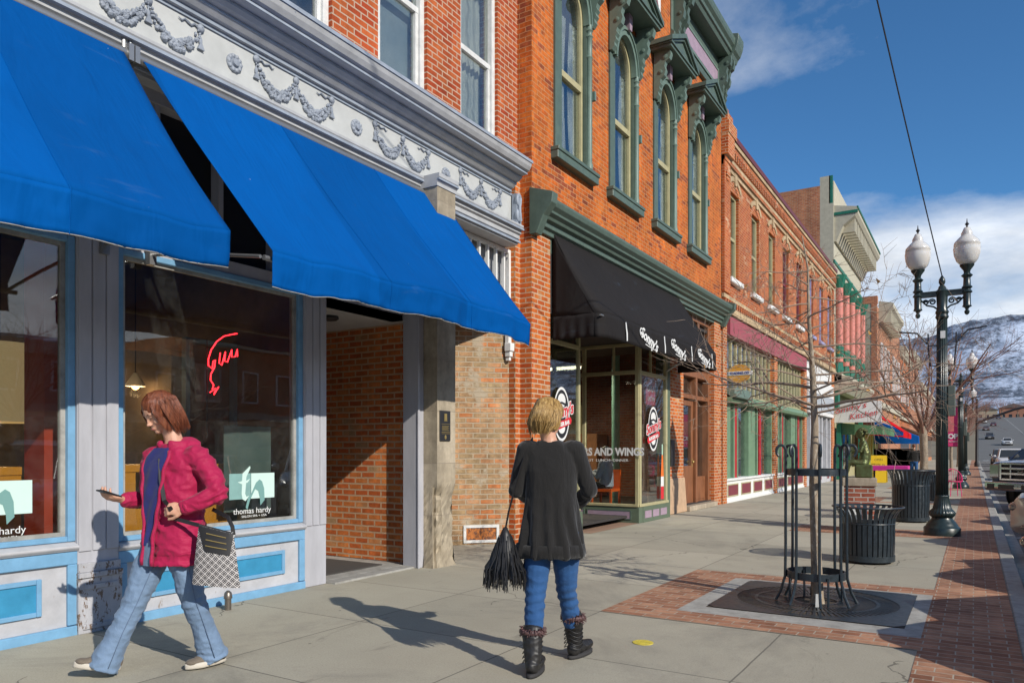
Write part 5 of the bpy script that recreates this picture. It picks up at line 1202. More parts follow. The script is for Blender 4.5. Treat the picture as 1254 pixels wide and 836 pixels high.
# ============================================================ bare trees
M['bark'] = paint('bark', (.26, .20, .14), .9, .45, scale=14, vert=True, bump=.8, chip=(.38, .33, .26), chipamt=.55)
M['twig'] = paint('twig_bark', (.30, .22, .16), .85, .3)
M['redtwig'] = paint('reddish_twigs', (.27, .14, .10), .85, .3)
def grow(mb, p, d, L, r, lv, rr, maxlv, up=.15, spread=.8, nseg=5, droop=0):
    pts = [p.copy()]; rs = [r]; q = p.copy(); dd = d.copy()
    for i in range(nseg):
        dd = (dd+Vector((rr.uniform(-1, 1), rr.uniform(-1, 1), rr.uniform(-1, 1)))*.16+Vector((0, 0, up*.25))).normalized(); q = q+dd*L/nseg; pts.append(q.copy()); rs.append(r*(1-.62*(i+1)/nseg))
    mb.tube(pts, rs, 7 if lv < 2 else (5 if lv < 3 else 3), cap=False)
    if lv >= maxlv: return
    nb = rr.randint(3, 4) if lv < maxlv-1 else rr.randint(2, 4)
    for k in range(nb):
        t_ = rr.uniform(.25, 1.0); i = min(nseg-1, int(t_*nseg)); pp = pts[i].lerp(pts[i+1], t_*nseg-i)
        ax = (pts[i+1]-pts[i]).normalized(); o = ax.orthogonal().normalized(); o = Matrix.Rotation(rr.uniform(0, 6.28), 3, ax) @ o
        nd = (ax*(1-spread*.55)+o*spread).normalized()
        grow(mb, pp, nd, L*rr.uniform(.42, .68), max(rs[i]*.6, .0022), lv+1, rr, maxlv, up, spread, max(3, nseg-1))
def tree1():
    T = thing('street_tree', 'slender bare street tree with level branches inside the iron tree guard', 'tree', (Tx, Ty, 0)); rr = random.Random(11)
    tr = MB(); br = MB()
    tp = [(Tx+.01, Ty, 0), (Tx+.015, Ty, .06), (Tx, Ty, .5), (Tx-.02, Ty, 1.1), (Tx-.01, Ty+.01, 1.6), (Tx-.03, Ty, 2.1), (Tx-.06, Ty, 2.6), (Tx-.07, Ty, 3.05), (Tx-.12, Ty, 3.35)]
    tr.tube(tp, [.07, .052, .045, .038, .033, .025, .016, .009, .004], 12); tr.build('trunk', M['bark'], T, smooth=True)
    Rv = Vector((.85, .527, 0)); Fv = Vector((-.527, .85, 0))
    for k in range(26):
        z = 1.72+1.35*(k/26)**1.15; t_ = (z-1.6)/.5; 
        a = k*2.4+rr.uniform(-.4, .4); d = Vector((math.cos(a), math.sin(a), rr.uniform(-.02, .25)))
        L = (.92-.4*(z-1.7)/1.4)*rr.uniform(.75, 1.1)
        grow(br, Vector((Tx-.02-.04*max(0, z-1.7), Ty, z)), d.normalized(), L, .011-.003*(z-1.7), 1, rr, 4, up=.05, spread=.75, nseg=6)
    for k, (a, z) in enumerate(((3.4, 1.80), (.2, 1.86), (3.0, 1.95), (6.0, 1.78), (.7, 2.0))):
        d = Vector((math.cos(a), math.sin(a), .12)); grow(br, Vector((Tx-.02, Ty, z)), d.normalized(), 1.1, .0155, 1, rr, 4, up=.04, spread=.7, nseg=7)
    br.build('crown', M['twig'], T, whole=True)
    lf = MB(); rl = random.Random(5)
    vs_ = br.v
    for k in range(26):
        p = Vector(vs_[rl.randrange(len(vs_))]); lf.add([p+Vector((rl.uniform(-.02, .02), rl.uniform(-.02, .02), rl.uniform(-.03, .02))) for _ in range(4)], [(0, 1, 2, 3)])
    lf.build('leaf_cluster', flat('dry_leaf', (.5, .24, .05), .7), T, whole=True)
tree1()
def tree2(x, y, label, seed, H=6.0, sz=1.0, col='redtwig', r0=.12):
    T = thing('street_tree', label, 'tree', (x, y, 0), group='bare street trees along the sidewalk'); rr = random.Random(seed); tr = MB(); br = MB()
    tr.tube([(x, y, 0), (x, y, .3), (x+.03, y, 1.2), (x, y, 1.9), (x, y, 2.3)], [r0*1.3, r0, r0*.85, r0*.9, r0*.5], 10); tr.build('trunk', M['bark'], T, smooth=True)
    for k in range(13):
        a = k*2.4; inc = rr.uniform(.35, 1.2); d = Vector((math.cos(a)*inc, math.sin(a)*inc, 1)).normalized()
        grow(br, Vector((x, y, 1.75+.06*k*.5)), d, (H-2)*.75*rr.uniform(.75, 1.05), r0*.32, 1, rr, 4, up=.25, spread=.62, nseg=6)
    br.build('crown', M[col], T, whole=True); return T
t2 = tree2(-1.25, 24.5, 'bare vase shaped tree with reddish twigs behind the tall litter bin', 21)
for i, (x, y, rz_, s_, lab) in enumerate(((-1.3, 41, 1.2, .9, 'second bare reddish tree, beyond the pink banner lamp'), (-1.3, 58, 2.6, .95, 'third bare reddish tree farther along the sidewalk'), (-1.2, 76, .6, 1, 'bare reddish tree near the distant crossing'))):
    c = copy_tree(t2); c.location = (x, y, 0); c.rotation_euler[2] = rz_; c.scale = (s_,)*3; c['label'] = lab
for i, (x, y, s_) in enumerate(((23.2, 2, 1.3), (23.4, 9.5, 1.15), (23.1, 16, 1.4), (23.4, -6, 1.3), (23.2, 26, 1.2), (23, 44, 1.3), (23, 64, 1.3))):
    c = copy_tree(t2); c.location = (x, y, 0); c.rotation_euler[2] = i*1.3; c.scale = (s_,)*3; c['group'] = 'bare trees across the street'; c['label'] = 'bare tree across the street in front of the ' + ('tan brick building', 'red brick building', 'pale stone building, nearer one', 'brown brick building', 'pale stone building, farther one', 'orange brick building', 'long brown brick building')[i]
for i in range(9):
    c = copy_tree(t2); c.location = (-8+i*6.5, 434+(i*37 % 12), hill(0, 434+(i*37 % 12))-.3); c.rotation_euler[2] = i*2.1; c.scale = (1.7+.1*(i % 4),)*3; c['group'] = 'distant bare trees on the hill'; c['label'] = ('first', 'second', 'third', 'fourth', 'fifth', 'sixth', 'seventh', 'eighth', 'ninth')[i] + ' from the left of the bare trees at the top of the hill road'
# ============================================================ vehicles
def carpaint(nm, c, metal=.5): return NT(nm).set(col=c, rough=.28, metal=metal, coat=.6)
M['tyre'] = flat('tyre', (.02, .02, .02), .8); M['chrome'] = flat('chrome', (.60, .60, .60), .18, 1.0); M['carglass'] = flat('car_glass', (.015, .018, .022), .05, 0, .8); M['lens'] = flat('lens', (.22, .21, .20), .08, .5, .8, 1)
M['rim'] = flat('rim', (.35, .35, .36), .3, .9)
def shell(sts):
    rg = []
    for (x, w_, zb, zt) in sts:
        zm = (zb+zt)/2
        half = [(0, zb), (w_*.80, zb), (w_*.96, zb+.06), (w_, zb+.2*(zt-zb)), (w_, zm+.12*(zt-zb)), (w_*.965, zt-.10), (w_*.90, zt-.03), (w_*.75, zt), (0, zt+.015)]
        ring = half+[(-a, b) for a, b in half[-2:0:-1]]; rg.append([(x, a, b) for a, b in ring])
    return MB().rings(rg)
def vehicle(kind, name, label, paintm, loc, hd, grp):
    V = thing(name, label, 'truck' if kind == 'truck' else 'car', loc, math.atan2(hd[1], hd[0]), grp)
    if kind == 'truck':
        W = 1.0; shell([(0, .86, .72, 1.16), (-.06, .95, .66, 1.22), (-.5, 1.0, .52, 1.27), (-1.35, 1.0, .50, 1.33), (-1.5, 1.0, .50, 1.36), (-3.6, 1.0, .50, 1.36), (-3.65, 1.0, .50, 1.34), (-5.7, 1.0, .55, 1.36), (-5.78, .96, .6, 1.34)]).build('body', paintm, V, smooth=True, local=True)
        cab = [(-1.25, .80, .80, 1.34), (-1.9, .70, .70, 1.9), (-3.3, .70, .70, 1.93), (-3.55, .78, .76, 1.36)]
        wheels = (-1.0, -4.6); wr = .42; tw = .27
    elif kind == 'suv':
        W = .93; shell([(.02, .60, .42, .74), (-.05, .80, .34, .86), (-.25, .90, .28, .94), (-.9, .93, .25, 1.03), (-1.3, .93, .25, 1.06), (-3.9, .93, .25, 1.08), (-4.55, .90, .3, 1.08), (-4.7, .84, .38, 1.0)]).build('body', paintm, V, smooth=True, local=True)
        cab = [(-1.1, .78, .78, 1.04), (-1.85, .66, .66, 1.62), (-4.1, .66, .66, 1.68), (-4.6, .76, .76, 1.08)]
        wheels = (-.9, -3.75); wr = .36; tw = .23
    else:
        W = .90; shell([(.02, .55, .34, .58), (-.06, .74, .26, .68), (-.3, .86, .22, .76), (-.9, .90, .20, .86), (-1.35, .90, .20, .93), (-3.5, .90, .20, .95), (-4.4, .88, .24, .97), (-4.6, .78, .34, .90)]).build('body', paintm, V, smooth=True, local=True)
        cab = [(-1.2, .76, .76, .92), (-2.0, .60, .60, 1.38), (-3.2, .60, .60, 1.40), (-4.1, .74, .74, .95)]
        wheels = (-.85, -3.55); wr = .32; tw = .21
    zb = min(c[3] for c in cab); (x0, w0, _, z0), (x1, w1, _, z1), (x2, w2, _, z2), (x3, w3, _, z3) = cab
    MB().add([(x0, -w0, z0-.02), (x0, w0, z0-.02), (x1, w1, z1), (x1, -w1, z1), (x2, w2, z2), (x2, -w2, z2), (x3, w3, z3-.02), (x3, -w3, z3-.02)], [(0, 1, 2, 3), (3, 2, 4, 5), (5, 4, 6, 7), (1, 6, 4, 2), (0, 3, 5, 7), (0, 7, 6, 1)]).build('windows', M['carglass'], V, local=True)
    q = MB().add([(x1+.03, w1+.012, z1-.02), (x1+.03, -w1-.012, z1-.02), (x2-.03, -w2-.012, z2-.02), (x2-.03, w2+.012, z2-.02), (x1-.05, w1-.05, z1+.035), (x1-.05, -w1+.05, z1+.035), (x2+.05, -w2+.05, z2+.04), (x2+.05, w2-.05, z2+.04)], [(0, 1, 2, 3), (4, 5, 6, 7), (0, 1, 5, 4), (1, 2, 6, 5), (2, 3, 7, 6), (3, 0, 4, 7)])
    for s in (-1, 1):
        q.bar((x0, s*w0, z0-.02), (x1, s*w1, z1), .06); q.bar((x2, s*w2, z2), (x3, s*w3, z3-.02), .08); xm = (x1+x2)/2; q.bar((xm, s*(w1+.0), z1), (xm, s*w0, z0), .07)
    q.build('roof', paintm, V, local=True, whole=True, bevel=.01)
    for s in (-1, 1):
        for x in wheels:
            MB().lathe([(wr+.05, 0), (wr+.05, .02)], (x, s*(W-.015)-(0 if s > 0 else 0), wr), 24, ax=(0, s, 0)).build('wheel_arch', M['black'], V, local=True)
            wh = MB().lathe([(wr*.6, -tw/2), (wr*.92, -tw/2), (wr, -tw/2+.03), (wr, tw/2-.03), (wr*.92, tw/2), (wr*.6, tw/2)], (x, s*(W-.08), wr), 28, ax=(0, s, 0)).build('wheel', M['tyre'], V, smooth=True, local=True)
            MB().lathe([(wr*.6, tw/2-.01), (wr*.55, tw/2-.03), (wr*.2, tw/2-.04), (wr*.15, tw/2), (0, tw/2)], (x, s*(W-.08), wr), 10, ax=(0, s, 0)).build('rim', M['rim'], wh, smooth=False, local=True)
        MB().ell((x0-.35, s*(W+.10), z0+.10), .07, .11, .08, 10, 8).build('mirror', paintm, V, smooth=True, local=True)
    if kind == 'truck':
        g = frame(MB(), -.02, .05, -.62, .62, .78, 1.22, .05); 
        for z in (.92, 1.05): g.box(-.01, .06, -.57, .57, z, z+.055)
        for y in (-.3, .3): g.box(0, .055, y-.02, y+.02, .83, 1.17)
        gg = g.build('grille', M['chrome'], V, local=True, whole=True, bevel=.008); MB().box(-.03, .0, -.58, .58, .80, 1.2).build('grille_back', M['black'], gg, local=True); MB().ell((.065, 0, 1.01), .01, .10, .045, 16, 6).build('badge', M['carglass'], gg, local=True)
        bm_ = MB().prism([(-.10, .50), (.12, .52), (.16, .60), (.14, .74), (-.10, .76)], 'y', -.98, .98).build('bumper', M['chrome'], V, local=True, bevel=.02)
        for s in (-1, 1):
            MB().box(.10, .165, s*.78-.1, s*.78+.1, .57, .69).build('fog_lamp', M['black'], bm_, local=True); MB().box(.10, .163, s*.33-.22, s*.33+.22, .58, .68).build('intake', M['black'], bm_, local=True)
            MB().box(-.12, .03, s*.80-.15, s*.80+.15, .84, 1.18).build('headlight', M['lens'], V, local=True, bevel=.02)
            MB().box(-1.0, -.95, s*.3-.1, s*.3+.1, 1.3, 1.33).build('hood_vent', M['black'], V, local=True)
        for y in (-.5, -.25, 0, .25, .5): MB().ell((-2.0, y, 1.96), .05, .05, .025, 8, 5).build('roof_light', orange, V, local=True)
    else:
        zt = .70 if kind == 'suv' else .56; h = .2 if kind == 'suv' else .12
        g = frame(MB(), -.03, .035, -.42, .42, zt-.12, zt+h-.05, .03)
        for k in range(4): g.box(-.02, .03, -.4, .4, zt-.10+k*(h+.04)/4, zt-.09+k*(h+.04)/4+.012)
        gg = g.build('grille', M['chrome'], V, local=True, whole=True); MB().box(-.04, .02, -.40, .40, zt-.11, zt+h-.06).build('grille_back', M['black'], gg, local=True); MB().ell((.04, 0, zt+.03), .012, .05, .035, 12, 6).build('badge', M['chrome'], gg, local=True)
        for s in (-1, 1):
            MB().ell((-.14, s*(W-.19), zt+.02), .13, .14, .085, 14, 10, (0, 0, s*.5)).build('headlight', M['lens'], V, smooth=True, local=True)
            MB().ell((-.02, s*.52, zt-.24), .06, .07, .045, 10, 8).build('fog_lamp', M['lens'], V, smooth=True, local=True)
        MB().box(-.02, .05, -.28, .28, zt-.26, zt-.15).build('number_plate', M['white'], V, local=True)
    return V
hd = (-.72, -.69)
def park(kind, nm, lab, pm, cx0, cy0, W, g='cars angle parked along the near kerb'):
    # cx0, cy0 = where the front right corner of the vehicle stands
    r_ = Vector((hd[1], -hd[0])); Nn = Vector((cx0, cy0))-r_*(W-.1)
    return vehicle(kind, nm, lab, pm, (Nn.x, Nn.y, -.128), hd, g)
P = {k: carpaint(k, c, m) for k, c, m in (('silver_paint', (.42, .41, .40), .6), ('bronze_paint', (.20, .09, .05), .6), ('navy_paint', (.015, .025, .06), .4), ('charcoal_paint', (.06, .06, .065), .5), ('white_car_paint', (.65, .65, .64), 0), ('maroon_car_paint', (.16, .015, .02), .4))}
park('sedan', 'parked_car', 'bronze parked car whose front corner shows at the right edge nearest the camera', P['bronze_paint'], .36, 9.2, .90)
park('suv', 'parked_car', 'silver parked sport utility car, second from the right edge', P['silver_paint'], .38, 12.7, .93)
park('sedan', 'parked_car', 'charcoal parked car between the silver one and the big truck', P['charcoal_paint'], .66, 16.8, .90)
park('truck', 'pickup_truck', 'big dark blue pickup truck with a wide chrome grille facing the sidewalk', P['navy_paint'], .38, 22.6, 1.0)
park('suv', 'parked_car', 'silver car parked just outside the right edge, seen in window reflections', P['silver_paint'], .42, 5.8, .93)
park('sedan', 'parked_car', 'charcoal car parked beside the camera, seen in window reflections', P['charcoal_paint'], .45, 2.3, .90)
for i, (k, pm, y, lab) in enumerate((('sedan', 'white_car_paint', 27.5, 'white parked car behind the pickup truck'), ('suv', 'maroon_car_paint', 32, 'maroon parked car two places behind the pickup truck'), ('sedan', 'silver_paint', 38, 'silver parked car farther up the near kerb'), ('suv', 'navy_paint', 46, 'dark blue parked car near the third street lamp'))):
    park(k, 'parked_car', lab, P[pm], .7, y, .92)
def drive(k, nm, lab, pm, loc, h, g): return vehicle(k, nm, lab, P[pm], loc, h, g)
for k, pm, loc, lab in (('sedan', 'silver_paint', (9, 120), 'silver car waiting at the distant crossing'), ('suv', 'white_car_paint', (6, 190), 'white car coming down the distant hill'), ('suv', 'navy_paint', (13.5, 240), 'dark blue car climbing the distant hill'), ('sedan', 'maroon_car_paint', (5.5, 300), 'maroon car far up the hill road')):
    drive(k, 'car', lab, pm, (*loc, (hill(0, loc[1])-.08 if loc[1] > 150 else -.13)), (0, -1), 'cars driving on the far road')
oc = [('suv', 'silver_paint', -3), ('sedan', 'charcoal_paint', 2.5), ('suv', 'white_car_paint', 8), ('truck', 'navy_paint', 13), ('sedan', 'maroon_car_paint', 20), ('suv', 'navy_paint', 27), ('sedan', 'silver_paint', 36)]
for k, pm, y in oc: vehicle(k, 'parked_car' if k != 'truck' else 'pickup_truck', pm.replace('_paint', '').replace('_car', '')+' vehicle parked at the far kerb across the street at the %s' % {-3: 'near end', 2.5: 'opposite salon', 8: 'opposite entry', 13: 'opposite diner', 20: 'opposite brown door', 27: 'opposite green shopfront', 36: 'opposite white shopfront'}[y], P[pm], (20.8, y, -.13), (.72, .69), 'vehicles parked across the street')

# ------------------------------------------------ low buildings at the foot of the hill
for i, (x, y, w_, d_, h, c, lab) in enumerate(((4, 456, 12, 10, 5.0, (.42, .36, .26), 'low tan house at the top of the hill road, left of the brick one'), (17, 462, 12, 12, 6.0, (.36, .17, .11), 'low brick house at the top of the hill road'), (-9, 450, 12, 14, 5.5, (.45, .43, .38), 'pale house at the top of the hill, leftmost of the four'), (31, 470, 14, 12, 6.5, (.5, .48, .43), 'white house at the top of the hill, rightmost of the four'))):
    z = hill(0, y)-.3; Bn = thing('house', lab, 'house', (x, y, z))
    MB().box(x-w_/2, x+w_/2, y-d_/2, y+d_/2, z-1.5, z+h).build('wall', paint('far_wall%d' % i, c, .8, .15), Bn)
    MB().prism([(x-w_/2-.4, z+h), (x+w_/2+.4, z+h), (x, z+h+2.2)], 'y', y-d_/2-.4, y+d_/2+.4).build('roof', paint('far_roof%d' % i, (.12, .11, .11), .8, .2), Bn)
    for k in range(4): MB().box(x-w_/2+1+k*w_/4, x-w_/2+2.4+k*w_/4, y-d_/2-.05, y-d_/2, z+1, z+2.6).build('window', M['carglass'], Bn)

# cars on the hill road and trees beside it
for i, (k, pm, x, y, lab) in enumerate((('suv', 'charcoal_paint', 3.2, 215, 'dark grey car parked low on the hill road'), ('sedan', 'bronze_paint', 3.0, 265, 'bronze car parked halfway up the hill road'), ('suv', 'maroon_car_paint', 9.3, 160, 'maroon car in the left lane just past the distant crossing'), ('sedan', 'charcoal_paint', 13, 205, 'dark grey car climbing low on the hill road'), ('suv', 'white_car_paint', 3.1, 330, 'white car parked high on the hill road'), ('sedan', 'navy_paint', 8.8, 380, 'dark blue car near the top of the hill road'), ('sedan', 'silver_paint', 2.6, 100, 'silver car parked near the traffic signal arm'), ('suv', 'charcoal_paint', 2.4, 88, 'dark grey car parked behind the traffic signal pole'), ('suv', 'white_car_paint', 2.3, 64, 'white car parked short of the traffic signal pole'))):
    vehicle(k, 'car', lab, P[pm], (x, y, (hill(0, y)-.08 if y > 150 else -.13)), (0, -1), 'cars driving on the far road')
for i in range(8):
    y = 158+i*33; c = copy_tree(t2); c.location = (-1.8, y, hill(0, y)-.2); c.rotation_euler[2] = i*1.7; c.scale = (1.25,)*3; c['group'] = 'bare trees beside the hill road'; c['label'] = ('nearest', 'second', 'third', 'fourth', 'fifth', 'sixth', 'seventh', 'farthest')[i]+' bare tree along the left edge of the hill road'
# ============================================================ shop interiors seen through the glass
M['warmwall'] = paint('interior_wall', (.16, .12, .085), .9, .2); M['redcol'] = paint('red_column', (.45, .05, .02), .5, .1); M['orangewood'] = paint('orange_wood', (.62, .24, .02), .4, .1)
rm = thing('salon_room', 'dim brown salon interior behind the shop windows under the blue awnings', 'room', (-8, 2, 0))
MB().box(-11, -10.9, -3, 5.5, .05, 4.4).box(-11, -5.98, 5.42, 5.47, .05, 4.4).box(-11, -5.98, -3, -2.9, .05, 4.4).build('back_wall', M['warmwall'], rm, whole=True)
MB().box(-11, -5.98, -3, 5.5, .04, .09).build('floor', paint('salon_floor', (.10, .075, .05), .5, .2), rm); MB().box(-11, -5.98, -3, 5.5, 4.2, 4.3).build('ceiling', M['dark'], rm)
solo(MB().box(-6.35, -6.05, 2.97, 3.19, .09, 4.2), 'interior_column', M['redcol'], 'rust red column just inside the left salon window', 'column')
def desk(y0, y1, lab, x=-6.15):
    d = thing('display_desk', lab, 'desk', (x-.3, (y0+y1)/2, .09), group='orange wood display desks in the salon windows')
    MB().box(x-.55, x, y0, y1, 1.20, 1.26).build('desk_top', M['orangewood'], d); MB().box(x-.04, x-.01, y0+.0, y0+.32, .09, 1.2).build('side_panel', M['orangewood'], d); MB().box(x-.04, x-.01, y1-.28, y1, .09, 1.2).build('side_panel', M['orangewood'], d)
    MB().box(x-.04, x-.015, y0+.32, y1-.28, .09, .88).build('front_panel', M['orangewood'], d)
desk(1.2, 2.86, 'orange wooden display desk in the left salon window'); desk(3.45, 4.7, 'orange wooden display desk behind the woman in the magenta jacket')
dl = thing('drum_lamp', 'large cream drum lamp shade hanging in the left salon window', 'lamp', (-6.95, 3.05, 1.6))
sh = NT('lampshade'); sh.set(col=(.62, .5, .28), rough=.9, ecol=(1, .72, .35), estr=.22); MB().lathe([(.30, 1.62), (.30, 2.27), (.29, 2.27), (.29, 1.62)], (-6.95, 3.05, 0), 32).build('lamp_shade', sh.m, dl, smooth=True); MB().tube([(-6.95, 3.05, 2.2), (-6.95, 3.05, 4.2)], .008, 5).build('cord', M['white'], dl)
bulb = emis('warm_bulb', (1, .55, .2), 6)
for x, y, z, lab in ((-8.0, 4.6, 2.25, 'warm pendant lamp hanging at the left of the right salon window'), (-8.5, 5.2, 2.15, 'white cone pendant lamp hanging above the woman'), (-9.3, 4.1, 1.95, 'small warm lamp low at the back of the salon'), (-9.5, 5.25, 2.4, 'small back pendant lamp near the neon sign')):
    pn = thing('pendant_lamp', lab, 'lamp', (x, y, z), group='pendant lamps in the salon')
    MB().lathe([(.02, .16), (.05, .12), (.11, .02), (.115, .0), (.10, 0), (.04, .11)], (x, y, z), 16).build('lamp_shade', M['white'], pn, smooth=True); MB().ell((x, y, z+.0), .045, .045, .04).build('bulb', bulb, pn, smooth=True); ll = bpy.data.lights.new('pendant_light', 'POINT'); ll.energy = 6; ll.color = (1, .62, .3); ll.shadow_soft_size = .05; lo = bpy.data.objects.new('pendant_light', ll); COL.objects.link(lo); lo.location = (0, 0, -.09); lo.parent = pn; MB().tube([(x, y, z+.15), (x, y, 4.2)], .006, 4).build('cord', M['black'], pn)
nr = emis('neon_red', (1, .02, .03), 7)
ns_ = thing('neon_sign', 'red neon script sign glowing inside the right salon window', 'neon sign', (-5.95, 4.4, 1.9))
nx = -5.93
def npth(pts, r=.0055): return MB().tube([(nx+.01*math.sin(i), 4.33+(y-4.33)*.92, 1.90+(z-1.54)*.72) for i, (y, z) in enumerate(pts)], r, 7)
arc = [(4.66, 2.36), (4.60, 2.34), (4.50, 2.30), (4.42, 2.22), (4.36, 2.10), (4.33, 1.98), (4.325, 1.90), (4.36, 1.86), (4.37, 1.96), (4.40, 1.98), (4.395, 1.88), (4.36, 1.80), (4.35, 1.72), (4.38, 1.66), (4.36, 1.60)]
npth(arc).build('tube_arc', nr, ns_, smooth=True)
npth([(4.46, 2.08), (4.44, 1.94), (4.47, 1.92), (4.52, 2.10), (4.515, 1.98), (4.55, 1.97), (4.60, 2.14), (4.59, 2.04), (4.63, 2.05), (4.66, 2.15), (4.67, 2.06)]).build('tube_script', nr, ns_, smooth=True)
npth([(4.34, 1.56), (4.40, 1.62), (4.38, 1.54), (4.44, 1.64)]).build('tube_tail', nr, ns_, smooth=True)
MB().tube([(nx-.03, 4.33, 2.4), (nx-.03, 4.33, 1.5)], .006, 4).build('hanger', M['black'], ns_)
# frosted poster sheets and window lettering
frost = NT('frosted_film'); frost.set(col=(.55, .72, .66), rough=.8); frost2 = NT('frosted_film_dark'); frost2.set(col=(.16, .32, .30), rough=.8)
def th_logo(y0, lab):
    L = thing('window_logo', lab, 'decal', (-5.83, y0, .8), group='frosted logo decals on the salon windows'); X_ = -5.830
    MB().box(X_, X_+.001, y0-.26, y0-.02, .93, 1.17).build('logo_film', paint('film_dim', (.20, .36, .34), .8), L); MB().box(X_, X_+.001, y0-.015, y0+.26, .93, 1.17).build('logo_film', frost.m, L)
    def pg(pts, m, dx): MB().prism([(y0+a, .80+b) for a, b in pts], 'x', X_+dx, X_+dx+.001).build('logo_letter', m, L)
    pg([(-.17, .29), (-.12, .30), (-.115, .37), (-.03, .44), (-.025, .42), (-.07, .34), (-.075, .30), (-.03, .32), (-.055, .285), (-.075, .28), (-.085, .18), (-.07, .15), (-.04, .16), (-.08, .11), (-.115, .13), (-.125, .18), (-.12, .27)], frost.m, .002)
    pg([(-.08, .05), (-.06, .03), (-.03, .12), (.03, .22), (.065, .20), (.085, .13), (.09, .06), (.14, .11), (.135, .22), (.11, .29), (.08, .31), (.04, .28), (-.02, .17), (-.06, .12)], frost2.m, .003)
    text('thomas hardy', .075, (X_+.002, y0, .815), '+x', M['white'], 'lettering', L, ext=.0005, sx=1.05); text('SALON SPA + USA', .03, (X_+.002, y0+.02, .765), '+x', M['white'], 'lettering', L, ext=.0005, sx=1.2)
th_logo(2.52, 'frosted green logo with small lettering on the left salon window'); th_logo(4.73, 'frosted green logo with small lettering behind the checked handbag')
pg_ = solo(MB().box(-6.02, -6.01, 4.55, 5.1, .8, 1.62), 'frosted_panel', paint('film_grey', (.10, .13, .12), .5), 'translucent grey panel behind the frosted logo in the right window', 'panel')
wd_ = thing('inner_cabinet', 'pale blue framed cabinet standing inside the right salon window', 'cabinet', (-6.9, 5.0, .09)); frame(MB(), -6.95, -6.88, 4.75, 5.38, .09, 2.55, .05).build('cabinet_frame', paint('pale_blue', (.16, .30, .36), .5), wd_); MB().box(-7.2, -6.96, 4.8, 5.33, .09, 2.5).build('cabinet_back', M['warmwall'], wd_); MB().box(-6.94, -6.93, 4.9, 5.2, 1.9, 2.3).build('notice', M['kerb'], wd_)
# diner
dn_ = thing('diner_room', 'dark diner interior with brick back wall behind the bay window', 'room', (-8, 15, 0))
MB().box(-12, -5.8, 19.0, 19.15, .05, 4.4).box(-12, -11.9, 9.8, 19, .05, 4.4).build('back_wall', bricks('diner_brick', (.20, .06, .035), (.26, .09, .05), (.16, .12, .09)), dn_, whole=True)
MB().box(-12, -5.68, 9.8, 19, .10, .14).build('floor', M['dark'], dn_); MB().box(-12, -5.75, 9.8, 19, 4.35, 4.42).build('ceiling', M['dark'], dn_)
solo(MB().lathe([(.09, .14), (.09, 4.35)], (-6.9, 15.6, 0), 16), 'interior_column', paint('teal_pale', (.14, .32, .27), .5, .2), 'teal green column inside the diner bay window', 'column', smooth=True)
pf_ = thing('wall_picture', 'maroon picture in a pale frame on the diner back wall', 'picture', (-9.3, 18.9, 2)); frame(MB(), -10.3, -9.3, 18.92, 18.98, 1.75, 2.75, .07).build('picture_frame', M['cream'], pf_); MB().box(-10.2, -9.4, 18.95, 18.97, 1.82, 2.68).build('picture_print', paint('maroon_print', (.16, .015, .03), .6, .3), pf_)
fx = thing('ceiling_light', 'long pale light fixture glowing on the diner ceiling', 'ceiling light', (-8.3, 15.2, 3.3))
MB().box(-9.4, -7.6, 15.1, 15.25, 3.25, 3.30).build('tube', emis('tube_light', (1, .86, .62), 5), fx); MB().box(-9.45, -7.55, 15.05, 15.3, 3.30, 3.36).build('housing', M['white'], fx)
for a in (-9.3, -7.7): MB().tube([(a, 15.17, 3.36), (a, 15.17, 4.35)], .006, 4).build('hanger', M['black'], fx)
ll = bpy.data.lights.new('tube_lamp', 'AREA'); ll.shape = 'RECTANGLE'; ll.size = 1.8; ll.size_y = .15; ll.energy = 130; ll.color = (1, .8, .55); lo = bpy.data.objects.new('tube_lamp', ll); COL.objects.link(lo); lo.location = (-.2, 0, -.07); lo.parent = fx
solo(MB().box(-10.8, -8.6, 18.2, 18.9, .14, 1.85), 'booth_partition', paint('booth_orange', (.34, .15, .06), .5, .2), 'tan orange booth partition at the back of the diner', 'partition', bevel=.02)
orc = flat('orange_chair', (.70, .10, .01), .4)
dc = thing('diner_chair', 'bright orange chair under the seated diner customer', 'chair', (-6.75, 14.7, .14))
MB().box(-7.0, -6.5, 14.45, 14.95, .52, .58).build('seat', orc, dc); MB().box(-7.0, -6.5, 14.93, 14.98, .55, .98).build('backrest', orc, dc)
for a in (-6.98, -6.54):
    for b in (14.47, 14.91): MB().box(a, a+.04, b, b+.04, .14, .52).build('leg', orc, dc)
dt_ = thing('diner_table', 'orange topped diner table beside the seated customer', 'table', (-7.5, 14.6, .14)); MB().box(-8.0, -7.15, 14.2, 15.0, .86, .90).build('tabletop', orc, dt_); MB().tube([(-7.6, 14.6, .14), (-7.6, 14.6, .86)], .04, 8).build('stem', M['black'], dt_)
